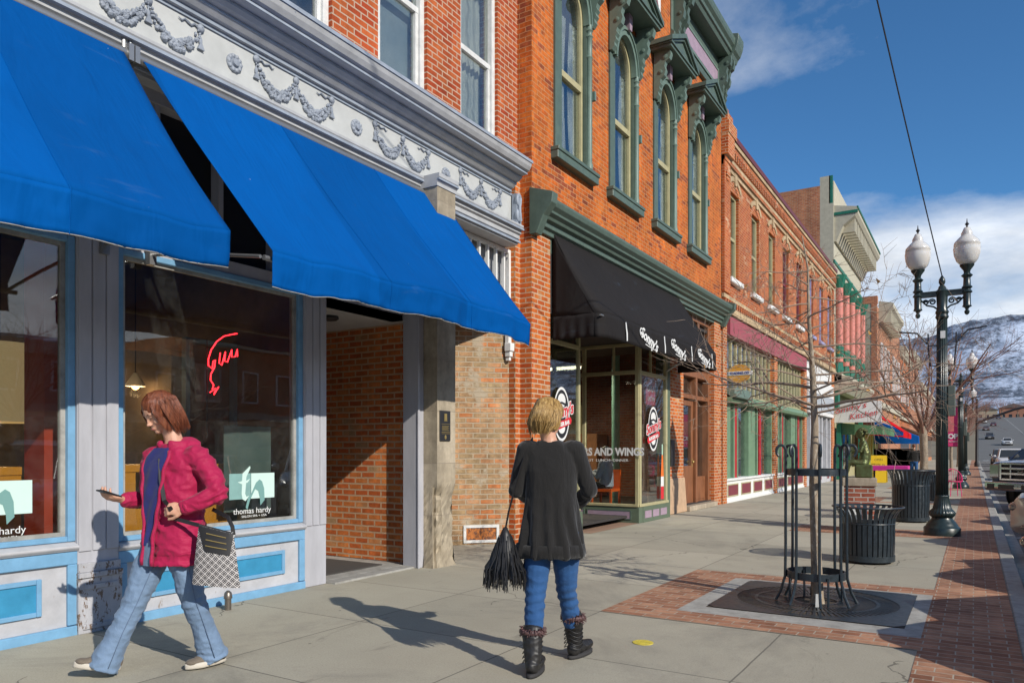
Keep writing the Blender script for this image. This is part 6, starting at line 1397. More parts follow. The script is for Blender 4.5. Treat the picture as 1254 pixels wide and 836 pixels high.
# ============================================================ far side of the street (seen mirrored in the windows)
for i, (a, b, h, mm, lab) in enumerate(((-30, -9, 7.5, 'br_far', 'brown brick building across the street behind the camera'), (-8.9, 3, 6.2, 'br_tan', 'tan brick building across the street opposite the salon'), (3.1, 13, 8.0, 'br_red', 'red brick building across the street opposite the brick entry'), (13.1, 27, 6.6, 'stone_brick', 'pale stone building across the street opposite the diner'), (27.1, 48, 8.2, 'br_pier', 'orange brick building across the street opposite the green shopfront'), (48.1, 80, 7.0, 'br_far', 'long brown brick building across the street far down the block'))):
    Bn = thing('brick_building', lab, 'building', (27, (a+b)/2, 0)); MB().box(27, 38, a, b, 0, h).build('wall', M[mm], Bn)
    MB().box(26.7, 27, a, b, h-.5, h+.15).box(26.8, 27, a, b, 3.3, 3.7).build('cornice', M['b4'], Bn)
    y = a+.8
    while y < b-1.6:
        w_ = frame(MB(), 26.93, 27.02, y, y+1.2, 4.3, min(6.3, h-.8), .1).build('window', M['white'], Bn); MB().box(26.96, 26.99, y+.1, y+1.1, 4.4, min(6.2, h-.9)).build('pane', M['carglass'], w_); y += 2.7
    MB().box(26.95, 26.99, a+.6, b-.6, .6, 3.0).build('shop_glass', M['carglass'], Bn)
# ============================================================ people
t = NT('skin'); M['skin'] = t.set(col=t.mix(t.noise(9, 4, .6, t.obj()), (.50, .26, .17), (.62, .35, .24)), rough=.5, spec=.35); t.b.inputs['Subsurface Weight'].default_value = .12; t.b.inputs['Subsurface Radius'].default_value = (.02, .008, .005)
def cloth(nm, c, sc_=5, var=.2, rough=.8, fine=300, sheen=.1, wr=.35, wd=.02, stretch=(1, 1, 1.6)):
    t = NT(nm); p = t.obj(); col = t.mix(t.noise(sc_, 5, .6, p), vmul(c, 1-var), vmul(c, 1+var)); col = t.mix(t.rng(t.noise(fine, 2, .5, p), .35, .65, 0, .25), col, vmul(c, .6))
    h = t.math('ADD', t.noise(7, 5, .6, t.mapv(p, stretch), .6), t.math('MULTIPLY', t.noise(fine, 2, .5, p), .04)); t.bump(h, wr, wd)
    return t.set(col=col, rough=rough, sheen=sheen, spec=.3)
M['jacket'] = cloth('magenta_jacket', (.38, .008, .062), wr=.5, wd=.03, rough=.65)
M['shirt'] = cloth('navy_shirt', (.025, .03, .15), fine=160)
M['denim_l'] = cloth('light_denim', (.17, .25, .37), sc_=3.2, var=.4, stretch=(1.2, 1.2, 1), fine=420, wr=.6)
M['seam'] = flat('seam_thread', (.11, .16, .25), .8); M['denim_d'] = cloth('blue_denim', (.022, .085, .23), sc_=3.2, var=.5, fine=420, wr=.6)
M['knit'] = cloth('black_knit', (.013, .012, .0115), fine=220, rough=.95, sheen=.25, wr=.6, wd=.03, stretch=(2.2, 2.2, .5))
def hairmat(nm, a, b, c):
    t = NT(nm); p = t.mapv(t.obj(), (60, 60, 5)); n = t.noise(1.4, 4, .7, p, .4); t.bump(n, .7, .012)
    return t.set(col=t.ramp(n, [(.3, a), (.5, b), (.72, c)]), rough=.38, spec=.5)
M['auburn'] = hairmat('auburn_hair', (.05, .012, .006), (.17, .045, .018), (.34, .12, .05)); M['blond'] = hairmat('blond_hair', (.13, .07, .02), (.34, .20, .06), (.58, .40, .16))
M['leather'] = flat('black_leather', (.015, .014, .014), .48, 0, .5)
def V3(*a): return Vector(a)
def lim(mb, pts, rs, n=14):
    mb.tube(pts, rs, n)
    for p, r in zip(pts, rs): mb.ell(p, r, r, r, 12, 8)
    return mb
def loftz(mb, sts, A, B, n=28):   # sts: (cx, cy, z, halfwidth along A, halfdepth along B)
    A, B = Vector(A), Vector(B); rg = []
    for (cx, cy, z, a, b) in sts:
        rg.append([Vector((cx, cy, z))+A*a*math.copysign(abs(math.cos(q))**.9, math.cos(q))+B*b*math.copysign(abs(math.sin(q))**.9, math.sin(q)) for q in [2*math.pi*i/n for i in range(n)]])
    return mb.rings(rg)
def head_shape(mb, Mx, fem=True):
    def E(c, r, rot=(0, 0, 0)):
        R_ = Mx.to_3x3() @ Euler(rot).to_matrix(); mb.ell(Mx @ Vector(c), *r, 16, 12, rot=R_)
    E((0, 0, .022), (.098, .076, .10)); E((.030, 0, -.045), (.060, .056, .068)); E((.062, 0, -.098), (.024, .026, .018)); E((.02, 0, -.075), (.055, .052, .04))
    E((.092, 0, -.018), (.012, .010, .026), (0, -.35, 0)); E((.106, 0, -.038), (.011, .012, .010)); [E((.098, s*.011, -.042), (.009, .007, .007)) for s in (-1, 1)]
    E((.084, 0, -.068), (.012, .022, .006)); E((.083, 0, -.077), (.011, .019, .006)); [E((.078, s*.030, .022), (.015, .024, .010)) for s in (-1, 1)]
    [E((.060, s*.038, -.030), (.024, .022, .024)) for s in (-1, 1)]; [E((-.002, s*.077, -.008), (.018, .008, .030), (0, .2, s*.3)) for s in (-1, 1)]
    [E((.075, s*.030, .003), (.013, .015, .010)) for s in (-1, 1)]
def hand_shape(mb, w, X_, Z_, curl=(.5, .6, .5), s=1.0, thumb=1, th=(.6, .65, -.25)):
    # w wrist, X_ along the fingers, Z_ back of the hand, thumb side = +Y*thumb
    X_ = Vector(X_).normalized(); Z_ = (Vector(Z_)-X_*Vector(Z_).dot(X_)).normalized(); Y_ = Z_.cross(X_)*thumb
    F = lambda a, b, c: Vector(w)+(X_*a+Y_*b+Z_*c)*s
    for (a, r) in ((0, .026), (.02, .029)): mb.ell(F(a, 0, 0), r*s, r*s, .019*s, 10, 8, rot=Matrix((X_, Y_, Z_)).transposed())
    mb.ell(F(.048, 0, 0), .046*s, .040*s, .016*s, 14, 10, rot=Matrix((X_, Y_, Z_)).transposed())
    for (y, L, r) in ((.029, .070, .0088), (.010, .080, .0092), (-.010, .074, .0088), (-.028, .058, .0078)):
        p = (.080 if y > -.02 else .072, y, 0); pts = [F(p[0]-.03, y*.85, 0), F(*p)]; a = 0; q = list(p)
        for k, fr in enumerate((.45, .31, .24)):
            a += curl[k]*(1+.08*abs(y)/.03); q = [q[0]+L*fr*math.cos(a), q[1]+y*.06, q[2]-L*fr*math.sin(a)]; pts.append(F(*q))
        lim(mb, pts, [r*s, r*1.08*s, r*s, r*.95*s, r*.8*s], 9)
    q = [(.012, .022, -.004), (.035, .042, -.010)]; t_ = Vector(th).normalized()
    q.append(tuple(Vector(q[1])+t_*.030)); q.append(tuple(Vector(q[2])+(t_+Vector((.5, -.25, -.1))).normalized()*.026))
    lim(mb, [F(*k) for k in q], [.014*s, .012*s, .0105*s, .0085*s], 9)
def figure(name, label, loc, hd, mb_skin, vox=.0048):
    T = thing('person', label, 'person', (loc[0], loc[1], 0), math.atan2(hd[1], hd[0]))
    sk = remesh(mb_skin, vox, 3); sk.build('body', M['skin'], T, smooth='full', local=True, whole=True); return T
def part(T, mb, nm, m, vox=None, sm=3, disp=None, **k):
    if vox: mb = remesh(mb, vox, sm, disp=disp)
    return mb.build(nm, m, T, smooth='full', local=True, whole=True, **k)
def wr_fn(sc_=9, amp=.006, st=(1, 1, 1.5), seed=0):
    def f(p, n):
        q = Vector((p.x*sc_*st[0]+seed, p.y*sc_*st[1], p.z*sc_*st[2])); v = 1-abs(mnoise.noise(q))*2.2; return amp*v+amp*.5*mnoise.noise(q*2.3)
    return f
def hair_strands(surf_pts, M4, n, seed, L=.1, r=.0012):
    return None

# ------------------------------------------------ woman in the magenta jacket
h1 = (-.39, -.92); A1 = V3(-.5, .866, 0); B1_ = V3(.866, .5, 0); TC = (-.10, .045)
sk = MB(); HM = Matrix.Translation((-.022, .028, 1.622)) @ Matrix.Rotation(R(17), 4, 'Z') @ Matrix.Rotation(R(27), 4, 'Y')
head_shape(sk, HM)
lim(sk, [HM @ V3(-.02, 0, -.06), V3(-.095, .045, 1.46), V3(-.105, .045, 1.38)], [.052, .054, .07])
loftz(sk, [(-.10, .045, .86, .14, .10), (-.10, .045, 1.05, .12, .09), (-.10, .045, 1.25, .14, .10), (-.10, .045, 1.36, .12, .07), (-.10, .045, 1.42, .05, .05)], A1, B1_)
SL, EL_, WL = V3(-.215, .21, 1.335), V3(-.285, .365, 1.115), V3(-.10, .30, 1.035)
SR, ER, WR = V3(-.01, -.13, 1.335), V3(.015, -.17, 1.06), V3(.175, -.055, 1.075)
lim(sk, [SL, EL_, WL], [.045, .04, .026]); lim(sk, [SR, ER, WR], [.045, .04, .026])
hand_shape(sk, WL, (.9, -.35, -.05), (.1, .9, .3), curl=(.9, 1.2, .8), thumb=1, s=1.05, th=(.8, .3, -.5))
hand_shape(sk, WR, (.85, .35, .22), (-.1, .25, -.95), curl=(.45, .55, .45), thumb=1, s=1.05, th=(.75, .5, -.45))
HRp, KRp, ARp = V3(-.06, -.03, .84), V3(.115, .0, .455), V3(.275, -.02, .10)
HLp, KLp, ALp = V3(-.13, .12, .84), V3(-.19, .13, .45), V3(-.31, .10, .10)
lim(sk, [HRp, KRp, ARp], [.07, .05, .035]); lim(sk, [HLp, KLp, ALp], [.07, .05, .035]); sk.ell((-.10, .045, .86), .12, .12, .1)
W1 = figure('person', 'woman in a magenta jacket and light jeans looking at a phone', (-4.39, 2.82), h1, sk)
for s in (-1, 1):
    e_ = MB().ell(HM @ V3(.083, s*.030, -.0015), .006, .010, .0035, 10, 6, rot=HM.to_3x3()); part(W1, e_, 'eye', M['black'])
    part(W1, MB().tube([HM @ V3(.094-.006*k*k*.5, s*(.016+.012*k), .023+.002*k) for k in range(4)], [.002, .003, .0028, .001], 5), 'eyebrow', M['auburn'])
part(W1, MB().ell(HM @ V3(.0955, 0, -.0725), .0028, .018, .0055, 10, 6, rot=HM.to_3x3()), 'lips', flat('lip', (.40, .12, .10), .4))
jk = MB()
jst = [(-.10, .05, .675, .228, .165), (-.10, .05, .80, .218, .158), (-.10, .048, .98, .200, .145), (-.10, .045, 1.15, .208, .140), (-.10, .045, 1.27, .210, .128), (-.10, .045, 1.345, .19, .105), (-.10, .045, 1.395, .12, .085), (-.10, .045, 1.42, .085, .075)]
loftz(jk, jst, A1, B1_); 
lim(jk, [SL+V3(.02, -.02, 0), SL, (SL+EL_)/2+V3(-.015, .015, 0), EL_, EL_.lerp(WL, .55), EL_.lerp(WL, .93)], [.080, .074, .068, .063, .058, .044])
lim(jk, [SR+V3(-.02, .02, 0), SR, (SR+ER)/2, ER, ER.lerp(WR, .55), ER.lerp(WR, .90)], [.080, .073, .066, .061, .055, .044])
jk.ell((-.155, .05, 1.405), .085, .12, .055, 16, 10, (0, .5, .5))       # hood lying on the back
for k in range(3): jk.tube([V3(-.10, .045, 1.385+.02*k)+(A1*math.cos(a)*.085+B1_*math.sin(a)*.08) for a in [R(115)+i*R(310)/16 for i in range(17)]], .017, 8)
def jw(p, n):
    d = .009*(.6-abs(mnoise.noise(Vector((p.x*7, p.y*7, p.z*12))))*2.6)+.004*(.5-abs(mnoise.noise(Vector((p.x*19, p.y*19, p.z*26+4))))*2.4)
    for (E_, r) in ((EL_, .13), (ER, .12)):
        q = (p-E_).length
        if q < r: d += .011*(1-q/r)*math.sin(p.z*120+p.x*50+3*mnoise.noise(p*12))
    if abs(p.z-.72) < .02: d -= .006
    return d
part(W1, jk, 'jacket', M['jacket'], .0075, 3, jw)
for E_, W_ in ((EL_, WL), (ER, WR)): part(W1, MB().tube([E_.lerp(W_, .86), E_.lerp(W_, .90), E_.lerp(W_, .97)], [.044, .047, .040], 16), 'cuff', M['jacket'])
def jsurf(z, ang, off):
    for a, b in zip(jst, jst[1:]):
        if a[2] <= z <= b[2]:
            t_ = (z-a[2])/(b[2]-a[2]); c = [a[i]+(b[i]-a[i])*t_ for i in range(5)]; break
    else: c = jst[-1] if z > 1 else jst[0]
    q = ang; return V3(c[0], c[1], z)+A1*(c[3]+off)*math.copysign(abs(math.cos(q))**.9, math.cos(q))+B1_*(c[4]+off)*math.copysign(abs(math.sin(q))**.9, math.sin(q))
AC = R(96)
def openw(z): return R(9)+R(13)*max(0, min(1, (z-.85)/.35))+(R(10)*max(0, (z-1.25)/.15) if z > 1.25 else 0)
sh_ = MB().grid(lambda u, v: tuple(jsurf(.80+.60*u, AC+openw(.80+.60*u)*(2*v-1), .019+.005*math.sin(v*9+u*14)+.004*mnoise.noise(Vector((u*9, v*4, 0))))), 40, 14); part(W1, sh_, 'shirt', M['shirt'])
jf = MB().grid(lambda u, v: tuple(jsurf(.676+.14*u, AC+R(9)*(2*v-1), .017)), 6, 8); part(W1, jf, 'waistband', M['denim_l'])
for s in (-1, 1):
    part(W1, MB().tube([jsurf(.68+.70*k/24, AC+s*openw(.68+.70*k/24), .020+.004*math.sin(k*1.3)) for k in range(25)], .011, 8), 'jacket_edge', M['jacket'])
# jeans
je = MB()
for H_, K_, A_ in ((HRp, KRp, ARp), (HLp, KLp, ALp)):
    e_ = A_+(A_-K_).normalized()*.055; lim(je, [H_, H_.lerp(K_, .5)+V3(.01, 0, 0), K_, K_.lerp(A_, .4)], [.108, .096, .076, .070]); je.tube([K_, K_.lerp(A_, .4), K_.lerp(A_, .75), e_], [.074, .070, .078, .094], 20); je.ell((-.10, .045, .83), .15, .165, .12)
def dj(p, n):
    q = .007*(.5-abs(mnoise.noise(Vector((p.x*7+3, p.y*7, p.z*10))))*2.3)+.003*(.5-abs(mnoise.noise(Vector((p.x*17, p.y*17, p.z*30))))*2.3)
    for K_ in (KRp, KLp): q += .006*max(0, 1-(p-K_).length/.12)*math.sin(p.z*110+p.x*40)
    if p.z < .2: q += .005*(1-p.z/.2)*math.sin(p.z*140+4*mnoise.noise(p*9))
    return q
part(W1, je, 'jeans', M['denim_l'], .007, 3, dj)
for H_, K_, A_, sd_ in ((HRp, KRp, ARp, 1), (HLp, KLp, ALp, 1)):
    part(W1, MB().tube([H_+V3(.0, .112*sd_, -.05), H_.lerp(K_, .5)+V3(.01, .100*sd_, 0), K_+V3(0, .080*sd_, 0), K_.lerp(A_, .5)+V3(0, .077*sd_, 0), A_+V3(0, .090*sd_, -.03)], .0022, 5), 'side_seam', M['seam'])
def shoe(T, heel, toe, m_up, m_sole, red=True, h=.075):
    d = (toe-heel); L = d.length; X_ = d.normalized(); Y_ = V3(0, 0, 1).cross(X_).normalized(); Z_ = X_.cross(Y_)
    F = lambda a, b, c: heel+X_*a*L+Y_*b+Z_*c
    u = MB(); R3 = Matrix((X_, Y_, Z_)).transposed()
    for (a, w_, hh, ln) in ((.12, .036, .045, .045), (.35, .036, .045, .06), (.6, .042, .030, .06), (.82, .042, .022, .05)): u.ell(F(a, 0, .022+hh*.5), ln, w_, hh, 14, 10, rot=R3)
    u.ell(F(.18, 0, .075), .04, .036, .03, 12, 8, rot=R3)
    part(T, u, 'shoe', m_up, .006, 3)
    so_ = []
    for a in range(24):
        q = 2*math.pi*a/24; x = .5+.54*math.cos(q); y = .046*math.sin(q)*(1-.18*math.cos(2*q))*(1.05 if x > .5 else .9); so_.append((x, y))
    s_ = MB().rings([[F(x, y*k, z) for x, y in so_] for k, z in ((.94, -.004), (1, .006), (1, .022), (.92, .030))]); part(T, s_, 'shoe_sole', m_sole)
    if red:
        part(T, MB().ell(F(.52, .034, .05), .028, .012, .016, 8, 6, rot=R3), 'shoe_patch', flat('coral', (.7, .10, .06), .6)); part(T, MB().tube([F(.40, .0, .088), F(.5, .022, .072), F(.55, -.01, .068), F(.62, .02, .058), F(.68, 0, .052)], .004, 5), 'laces', M['white'])
taupe = cloth('shoe_taupe', (.16, .13, .10), fine=120); solem = flat('sole_offwhite', (.55, .50, .42), .7)
shoe(W1, V3(.205, -.02, .035), V3(.44, -.045, .085), taupe, solem); shoe(W1, V3(-.395, .10, .022), V3(-.155, .125, .012), taupe, solem)
# hair: bob with hanging strands
hb = MB()
def HE(c, r, rot=(0, 0, 0)): hb.ell(HM @ Vector(c), *r, 16, 12, rot=HM.to_3x3() @ Euler(rot).to_matrix())
HE((-.014, 0, .040), (.108, .092, .100)); HE((-.058, 0, -.02), (.072, .084, .10)); [HE((-.036, s*.066, -.045), (.046, .026, .085)) for s in (-1, 1)]; [HE((.022, s*.064, .025), (.040, .018, .045), (0, .6, -s*.25)) for s in (-1, 1)]; HE((.040, 0, .090), (.050, .062, .030), (0, .5, 0)); HE((-.065, 0, -.080), (.050, .074, .06))
part(W1, hb, 'hair', M['auburn'], .006, 3, lambda p, n: .0035*mnoise.noise(Vector((p.x*90, p.y*90, p.z*9))))
rr = random.Random(8); hs_ = MB()
for k in range(700):
    a = rr.uniform(R(34), R(326)); top = V3(.0+.02*rr.random(), 0, .140); c_, s_ = math.cos(a), math.sin(a)
    mid = V3(-.014+.114*c_, .099*s_, .03+rr.uniform(-.02, .03)); end = V3(-.028+.095*c_*rr.uniform(.85, 1.05), .098*s_*rr.uniform(.9, 1.08), -.110-rr.uniform(0, .055))
    if c_ > .35: q_ = rr.random(); end = V3(.015+.035*q_, .080*math.copysign(1, s_), -.06-rr.uniform(0, .07)); mid = V3(.050+.030*q_, .070*math.copysign(1, s_), .035)
    q1 = V3(-.005+.062*c_, .06*s_, .118)
    P4 = [top, q1, mid, (mid+end)/2+V3(.008*c_, .010*s_, 0), end]; hs_.tube([HM @ p for p in P4], [.0012, .0022, .0024, .002, .0005], 4, cap=False)
part(W1, hs_, 'hair_strands', M['auburn'])
# phone, bag
ph = thing('phone', 'black phone held out in the hand of the woman in the magenta jacket', 'phone', (0, 0, 0)); ph.location = W1.location; ph.rotation_euler = W1.rotation_euler
MB().obox(WR+V3(.085, .045, .045), .135, .068, .009, (0, -.35, .45)).build('phone_body', M['black'], ph, local=True, bevel=.003); MB().obox(WR+V3(.083, .044, .0505), .12, .06, .001, (0, -.35, .45)).build('screen', M['carglass'], ph, local=True)
bg_ = thing('handbag', 'black and white checked shoulder bag on the hip of the woman in magenta', 'handbag', (0, 0, 0)); bg_.location = W1.location; bg_.rotation_euler = W1.rotation_euler
t = NT('checked_fabric'); p = t.mapv(t.n('ShaderNodeTexCoord').outputs['UV'], (1, 1, 1)); 
def fr2(v, k): return t.math('ABSOLUTE', t.math('SUBTRACT', t.math('FRACT', t.math('MULTIPLY', v, k)), .5))
sp = t.n('ShaderNodeSeparateXYZ'); t.l(p, sp.inputs[0]); a_ = t.math('ADD', sp.outputs[0], sp.outputs[1]); b_ = t.math('SUBTRACT', sp.outputs[0], sp.outputs[1])
fa_, fb_ = fr2(a_, 7.5), fr2(b_, 7.5); mx, mn_ = t.math('MAXIMUM', fa_, fb_), t.math('MINIMUM', fa_, fb_)
line = t.math('GREATER_THAN', mx, .415); dot = t.math('MULTIPLY', t.math('LESS_THAN', mx, .27), t.math('GREATER_THAN', mn_, .09))
M['check'] = t.set(col=t.mix(t.math('MAXIMUM', line, dot), (.03, .028, .03), (.52, .49, .47)), rough=.7)
BU = V3(-.80, .42, .05).normalized(); BN = V3(.42, .88, .05).normalized(); BC = V3(-.262, .425, 0)
def bagpt(u, z, side, bulge):  # u -1..1 
    wz = .100+.038*(.92-z)/.33; th_ = .035*bulge*(1-u*u)**.5*(.35+.65*min(1, (.92-z)/.2))
    return BC+BU*u*wz+BN*(side*th_)+V3(0, 0, z-.035*u*(z-.5)*1.0-.02*u)
bm_ = MB(); UVB = []
for side in (1, -1): bm_.grid(lambda u, v, s=side: tuple(bagpt(2*v-1, .565+.34*u, s, 1)), 14, 16)
bo_ = bm_.build('bag_body', M['check'], bg_, smooth='full', local=True, whole=True)
uvl = bo_.data.uv_layers.new(name='UVMap')
for lp in bo_.data.loops:
    co = bo_.data.vertices[lp.vertex_index].co; uvl.data[lp.index].uv = ((co-BC).dot(BU)*3.0, co.z*3.0)
MB().grid(lambda u, v: tuple(bagpt((2*v-1)*(.62+.38*u)+.10*(1-u), .765+.14*u, 1, 1)+BN*.006), 10, 16).build('leather_flap', M['leather'], bg_, smooth='full', local=True, whole=True)
for z in (.80, .835, .872): MB().tube([bagpt(-.5+k*.12, z, 1, 1)+BN*.010 for k in range(10)], .0028, 5).build('zip', gold, bg_, local=True)
MB().tube([bagpt(-1+k*.125, .906, 0, 1) for k in range(17)], .008, 6).build('top_seam', M['leather'], bg_, local=True)
def strap(T, pts, w_=.012): 
    rg = []
    for i, p in enumerate(pts):
        d = (pts[min(i+1, len(pts)-1)]-pts[max(i-1, 0)]).normalized(); s_ = d.cross(V3(.3, .95, .1)).normalized()*w_; o_ = d.cross(s_).normalized()*.002
        rg.append([p-s_-o_, p+s_-o_, p+s_+o_, p-s_+o_])
    return MB().rings(rg).build('strap', M['leather'], T, local=True, whole=True)
strap(bg_, [V3(-.10, -.045, 1.435), jsurf(1.33, R(84), .02), jsurf(1.2, R(76), .024), jsurf(1.08, R(68), .026), WL+V3(.07, .0, -.0), jsurf(.97, R(48), .04), bagpt(-1, .905, 0, 1)])
strap(bg_, [V3(-.27, .30, 1.02), V3(-.33, .42, .98), bagpt(.95, .93, 0, 1)+V3(0, 0, .02), bagpt(.98, .90, 0, 1)]); MB().tube([bagpt(.97, .905, 0, 1)+V3(.012*math.cos(a), 0, .012*math.sin(a)) for a in [k*.7 for k in range(10)]], .003, 5).build('ring', metal, bg_, local=True)

# ------------------------------------------------ woman in black seen from behind
h2 = (-.40, .917); A2, B2_ = V3(-.10, 1, 0).normalized(), V3(1, .10, 0).normalized()
sk = MB(); HM = Matrix.Translation((.01, .025, 1.588)) @ Matrix.Rotation(R(-28), 4, 'Z') @ Matrix.Rotation(R(8), 4, 'Y'); head_shape(sk, HM)
lim(sk, [HM @ V3(-.02, 0, -.06), V3(-.01, .02, 1.46), V3(-.01, .015, 1.40)], [.05, .05, .065])
loftz(sk, [(0, 0, .86, .14, .10), (0, 0, 1.05, .12, .09), (0, 0.01, 1.25, .14, .10), (0, .01, 1.36, .13, .07), (0, .012, 1.44, .05, .05)], A2, B2_)
SL, EL_, WL = V3(-.02, .165, 1.385), V3(-.01, .225, 1.13), V3(.17, .12, 1.05); SR, ER, WR = V3(.02, -.15, 1.385), V3(.06, -.235, 1.13), V3(.23, -.15, 1.03)
for a, b, c in ((SL, EL_, WL), (SR, ER, WR)): lim(sk, [a, b, c], [.045, .038, .026])
hand_shape(sk, WL, (.8, -.5, .1), (.1, .3, .9), curl=(.5, .6, .5), thumb=-1, s=.95); hand_shape(sk, WR, (.9, .2, .1), (0, -.3, .9), curl=(.5, .6, .5), thumb=1, s=.95)
HLp, KLp, ALp = V3(-.01, .085, .84), V3(-.075, .10, .47), V3(-.175, .105, .14); HRp, KRp, ARp = V3(.01, -.085, .84), V3(.115, -.085, .48), V3(.225, -.125, .16)
for a, b, c in ((HLp, KLp, ALp), (HRp, KRp, ARp)): lim(sk, [a, b, c], [.07, .05, .035])
sk.ell((0, 0, .86), .11, .13, .1)
W2_ = figure('person', 'woman in a long black cardigan and blue jeans walking away', (-2.3, 4.2), h2, sk)
for s in (-1, 1): part(W2_, MB().ell(HM @ V3(.083, s*.030, 0), .005, .010, .005, 10, 6, rot=HM.to_3x3()), 'eye', M['black'])
ca = MB(); cst = [(-.01, .01, .715, .215, .155), (-.01, .01, .80, .205, .145), (-.005, .005, .95, .182, .13), (0, .005, 1.10, .160, .118), (0, .008, 1.25, .165, .112), (0, .01, 1.36, .155, .09), (0, .012, 1.415, .115, .075), (0, .015, 1.445, .07, .06)]
loftz(ca, cst, A2, B2_)
for a, b, c in ((SL, EL_, WL), (SR, ER, WR)): lim(ca, [a+V3(0, -.03*math.copysign(1, a.y), 0), a, a.lerp(b, .5), b, b.lerp(c, .5), b.lerp(c, .85)], [.062, .060, .055, .053, .050, .045])
def cw(p, n):
    th_ = math.atan2(p.y, p.x); k = max(0, min(1, (1.15-p.z)/.4)); r = math.hypot(p.x, p.y)
    return (.016*k*math.sin(th_*11+p.z*6+2*mnoise.noise(p*4)) if r < .26 and p.z < 1.15 else 0)+.005*(1-abs(mnoise.noise(Vector((p.x*9, p.y*9, p.z*7))))*2)
part(W2_, ca, 'cardigan', M['knit'], .0075, 3, cw)
part(W2_, MB().rings([[V3(-.01, .01, z)+A2*(a+.004)*math.cos(q)+B2_*(b+.004)*math.sin(q) for q in [2*math.pi*i/60 for i in range(60)]] for z, a, b in ((.712, .215, .155), (.712, .224, .163), (.79, .215, .154), (.79, .206, .146))], True, False), 'cardigan_rib', M['knit'])
je = MB(); lim(je, [HLp, HLp.lerp(KLp, .5), KLp, KLp.lerp(ALp, .72)], [.098, .084, .064, .056]); lim(je, [HRp, HRp.lerp(KRp, .5), KRp, KRp.lerp(ARp, .72)], [.098, .084, .064, .056]); je.ell((-.01, 0, .83), .125, .155, .12)
part(W2_, je, 'jeans', M['denim_d'], .007, 4, lambda p, n: .005*(1-abs(mnoise.noise(Vector((p.x*8, p.y*8, p.z*12))))*2.2)+(.005*math.sin(p.z*110+p.y*20)*max(0, 1-abs(p.z-.42)/.14)))
fur = hairmat('boot_fur', (.04, .02, .02), (.10, .05, .05), (.20, .11, .10))
for k, (A_, toe, heel) in enumerate(((ALp, V3(-.05, .075, .035), V3(-.235, .105, .035)), (ARp, V3(.395, -.215, .035), V3(.205, -.115, .035)))):
    b = MB(); up = A_+V3(.028 if k == 0 else -.028, 0, .11); an = heel.lerp(toe, .2)+V3(0, 0, .06)
    lim(b, [up, A_+V3(0, 0, .03), an], [.066, .057, .050]); X_ = (toe-heel).normalized(); R3 = Matrix((X_, V3(0, 0, 1).cross(X_).normalized(), V3(0, 0, 1))).transposed()
    for f_, w_, hh in ((.12, .042, .05), (.4, .042, .048), (.68, .046, .036), (.9, .044, .032)): b.ell(heel.lerp(toe, f_)+V3(0, 0, .025), .055, w_, hh, 14, 10, rot=R3)
    part(W2_, b, 'boot', M['leather'], .006, 3, lambda p, n: .004*(1-abs(mnoise.noise(Vector((p.x*14, p.y*14, p.z*30))))*2)+.002*mnoise.noise(p*40))
    s_ = MB(); out_ = [(heel.lerp(toe, .5)+X_*.145*math.cos(q)+(R3 @ V3(0, 1, 0))*.047*math.sin(q)) for q in [2*math.pi*i/24 for i in range(24)]]
    s_.rings([[p+V3(0, 0, z) for p in out_] for z in (-.035, -.012)]); part(W2_, s_, 'boot_sole', flat('boot_sole', (.03, .028, .028), .8))
    f_ = MB(); rr = random.Random(k)
    for i in range(150):
        a = rr.uniform(0, 6.28); d = V3(math.cos(a), math.sin(a), rr.uniform(-.5, .7)); p0 = up+V3(math.cos(a)*.062, math.sin(a)*.062, rr.uniform(-.012, .03)); f_.tube([p0, p0+d*.014, p0+d*.026+V3(0, 0, -.006)], [.006, .004, .001], 4)
    f_.tube([up+V3(math.cos(a)*.064, math.sin(a)*.064, .01) for a in [i*.35 for i in range(19)]], .017, 8); part(W2_, f_, 'fur_trim', fur)
    l_ = MB(); back = -X_
    for i in range(5): z = .08+.028*i; c_ = A_+V3(0, 0, z-A_.z)+V3((.035 if k == 0 else -.035)*(z-.1)/.2, 0, 0); l_.tube([c_+V3(math.cos(a)*.063, math.sin(a)*.063, .012*math.sin(3*a)) for a in [i2*.4 for i2 in range(17)]], .0028, 4)
    part(W2_, l_, 'laces', M['black'])
# blond hair
hb = MB()
HE((-.014, 0, .035), (.108, .092, .104)); HE((-.055, 0, -.01), (.070, .084, .085)); HE((.02, 0, .06), (.09, .085, .07)); [HE((-.02, s*.066, -.02), (.05, .030, .065)) for s in (-1, 1)]; HE((-.075, 0, -.065), (.038, .055, .045))
part(W2_, hb, 'hair', M['blond'], .006, 3, lambda p, n: .004*mnoise.noise(Vector((p.x*60, p.y*60, p.z*12))))
hs_ = MB(); rr = random.Random(9)
for k in range(420):
    a = rr.uniform(R(50), R(310)); c_, s_ = math.cos(a), math.sin(a); q0 = V3(.03, rr.uniform(-.02, .02), .138); q1 = V3(-.014+.075*c_, .07*s_, .115); mid = V3(-.02+.112*c_, .100*s_, .03); end = V3(-.078+.03*c_, .05*s_, -.085-rr.uniform(-.02, .03))
    if rr.random() < .12: end += V3(-.01, .01*s_, -.03)
    hs_.tube([HM @ p for p in (q0, q1, mid, (mid+end)/2+V3(.016*c_-.012, .018*s_, 0), end)], [.0012, .002, .0024, .002, .0006], 4, cap=False)
part(W2_, hs_, 'hair_strands', M['blond'])
part(W2_, MB().tube([HM @ V3(.02, -.086, .0), HM @ V3(.06, -.082, .004), HM @ V3(.095, -.06, .004)], .003, 5), 'glasses_arm', M['black'])
fb = thing('fringed_bag', 'black leather shoulder bag with long fringe carried by the woman in black', 'handbag', (0, 0, 0)); fb.location = W2_.location; fb.rotation_euler = W2_.rotation_euler
FC = V3(-.115, .285, 0)
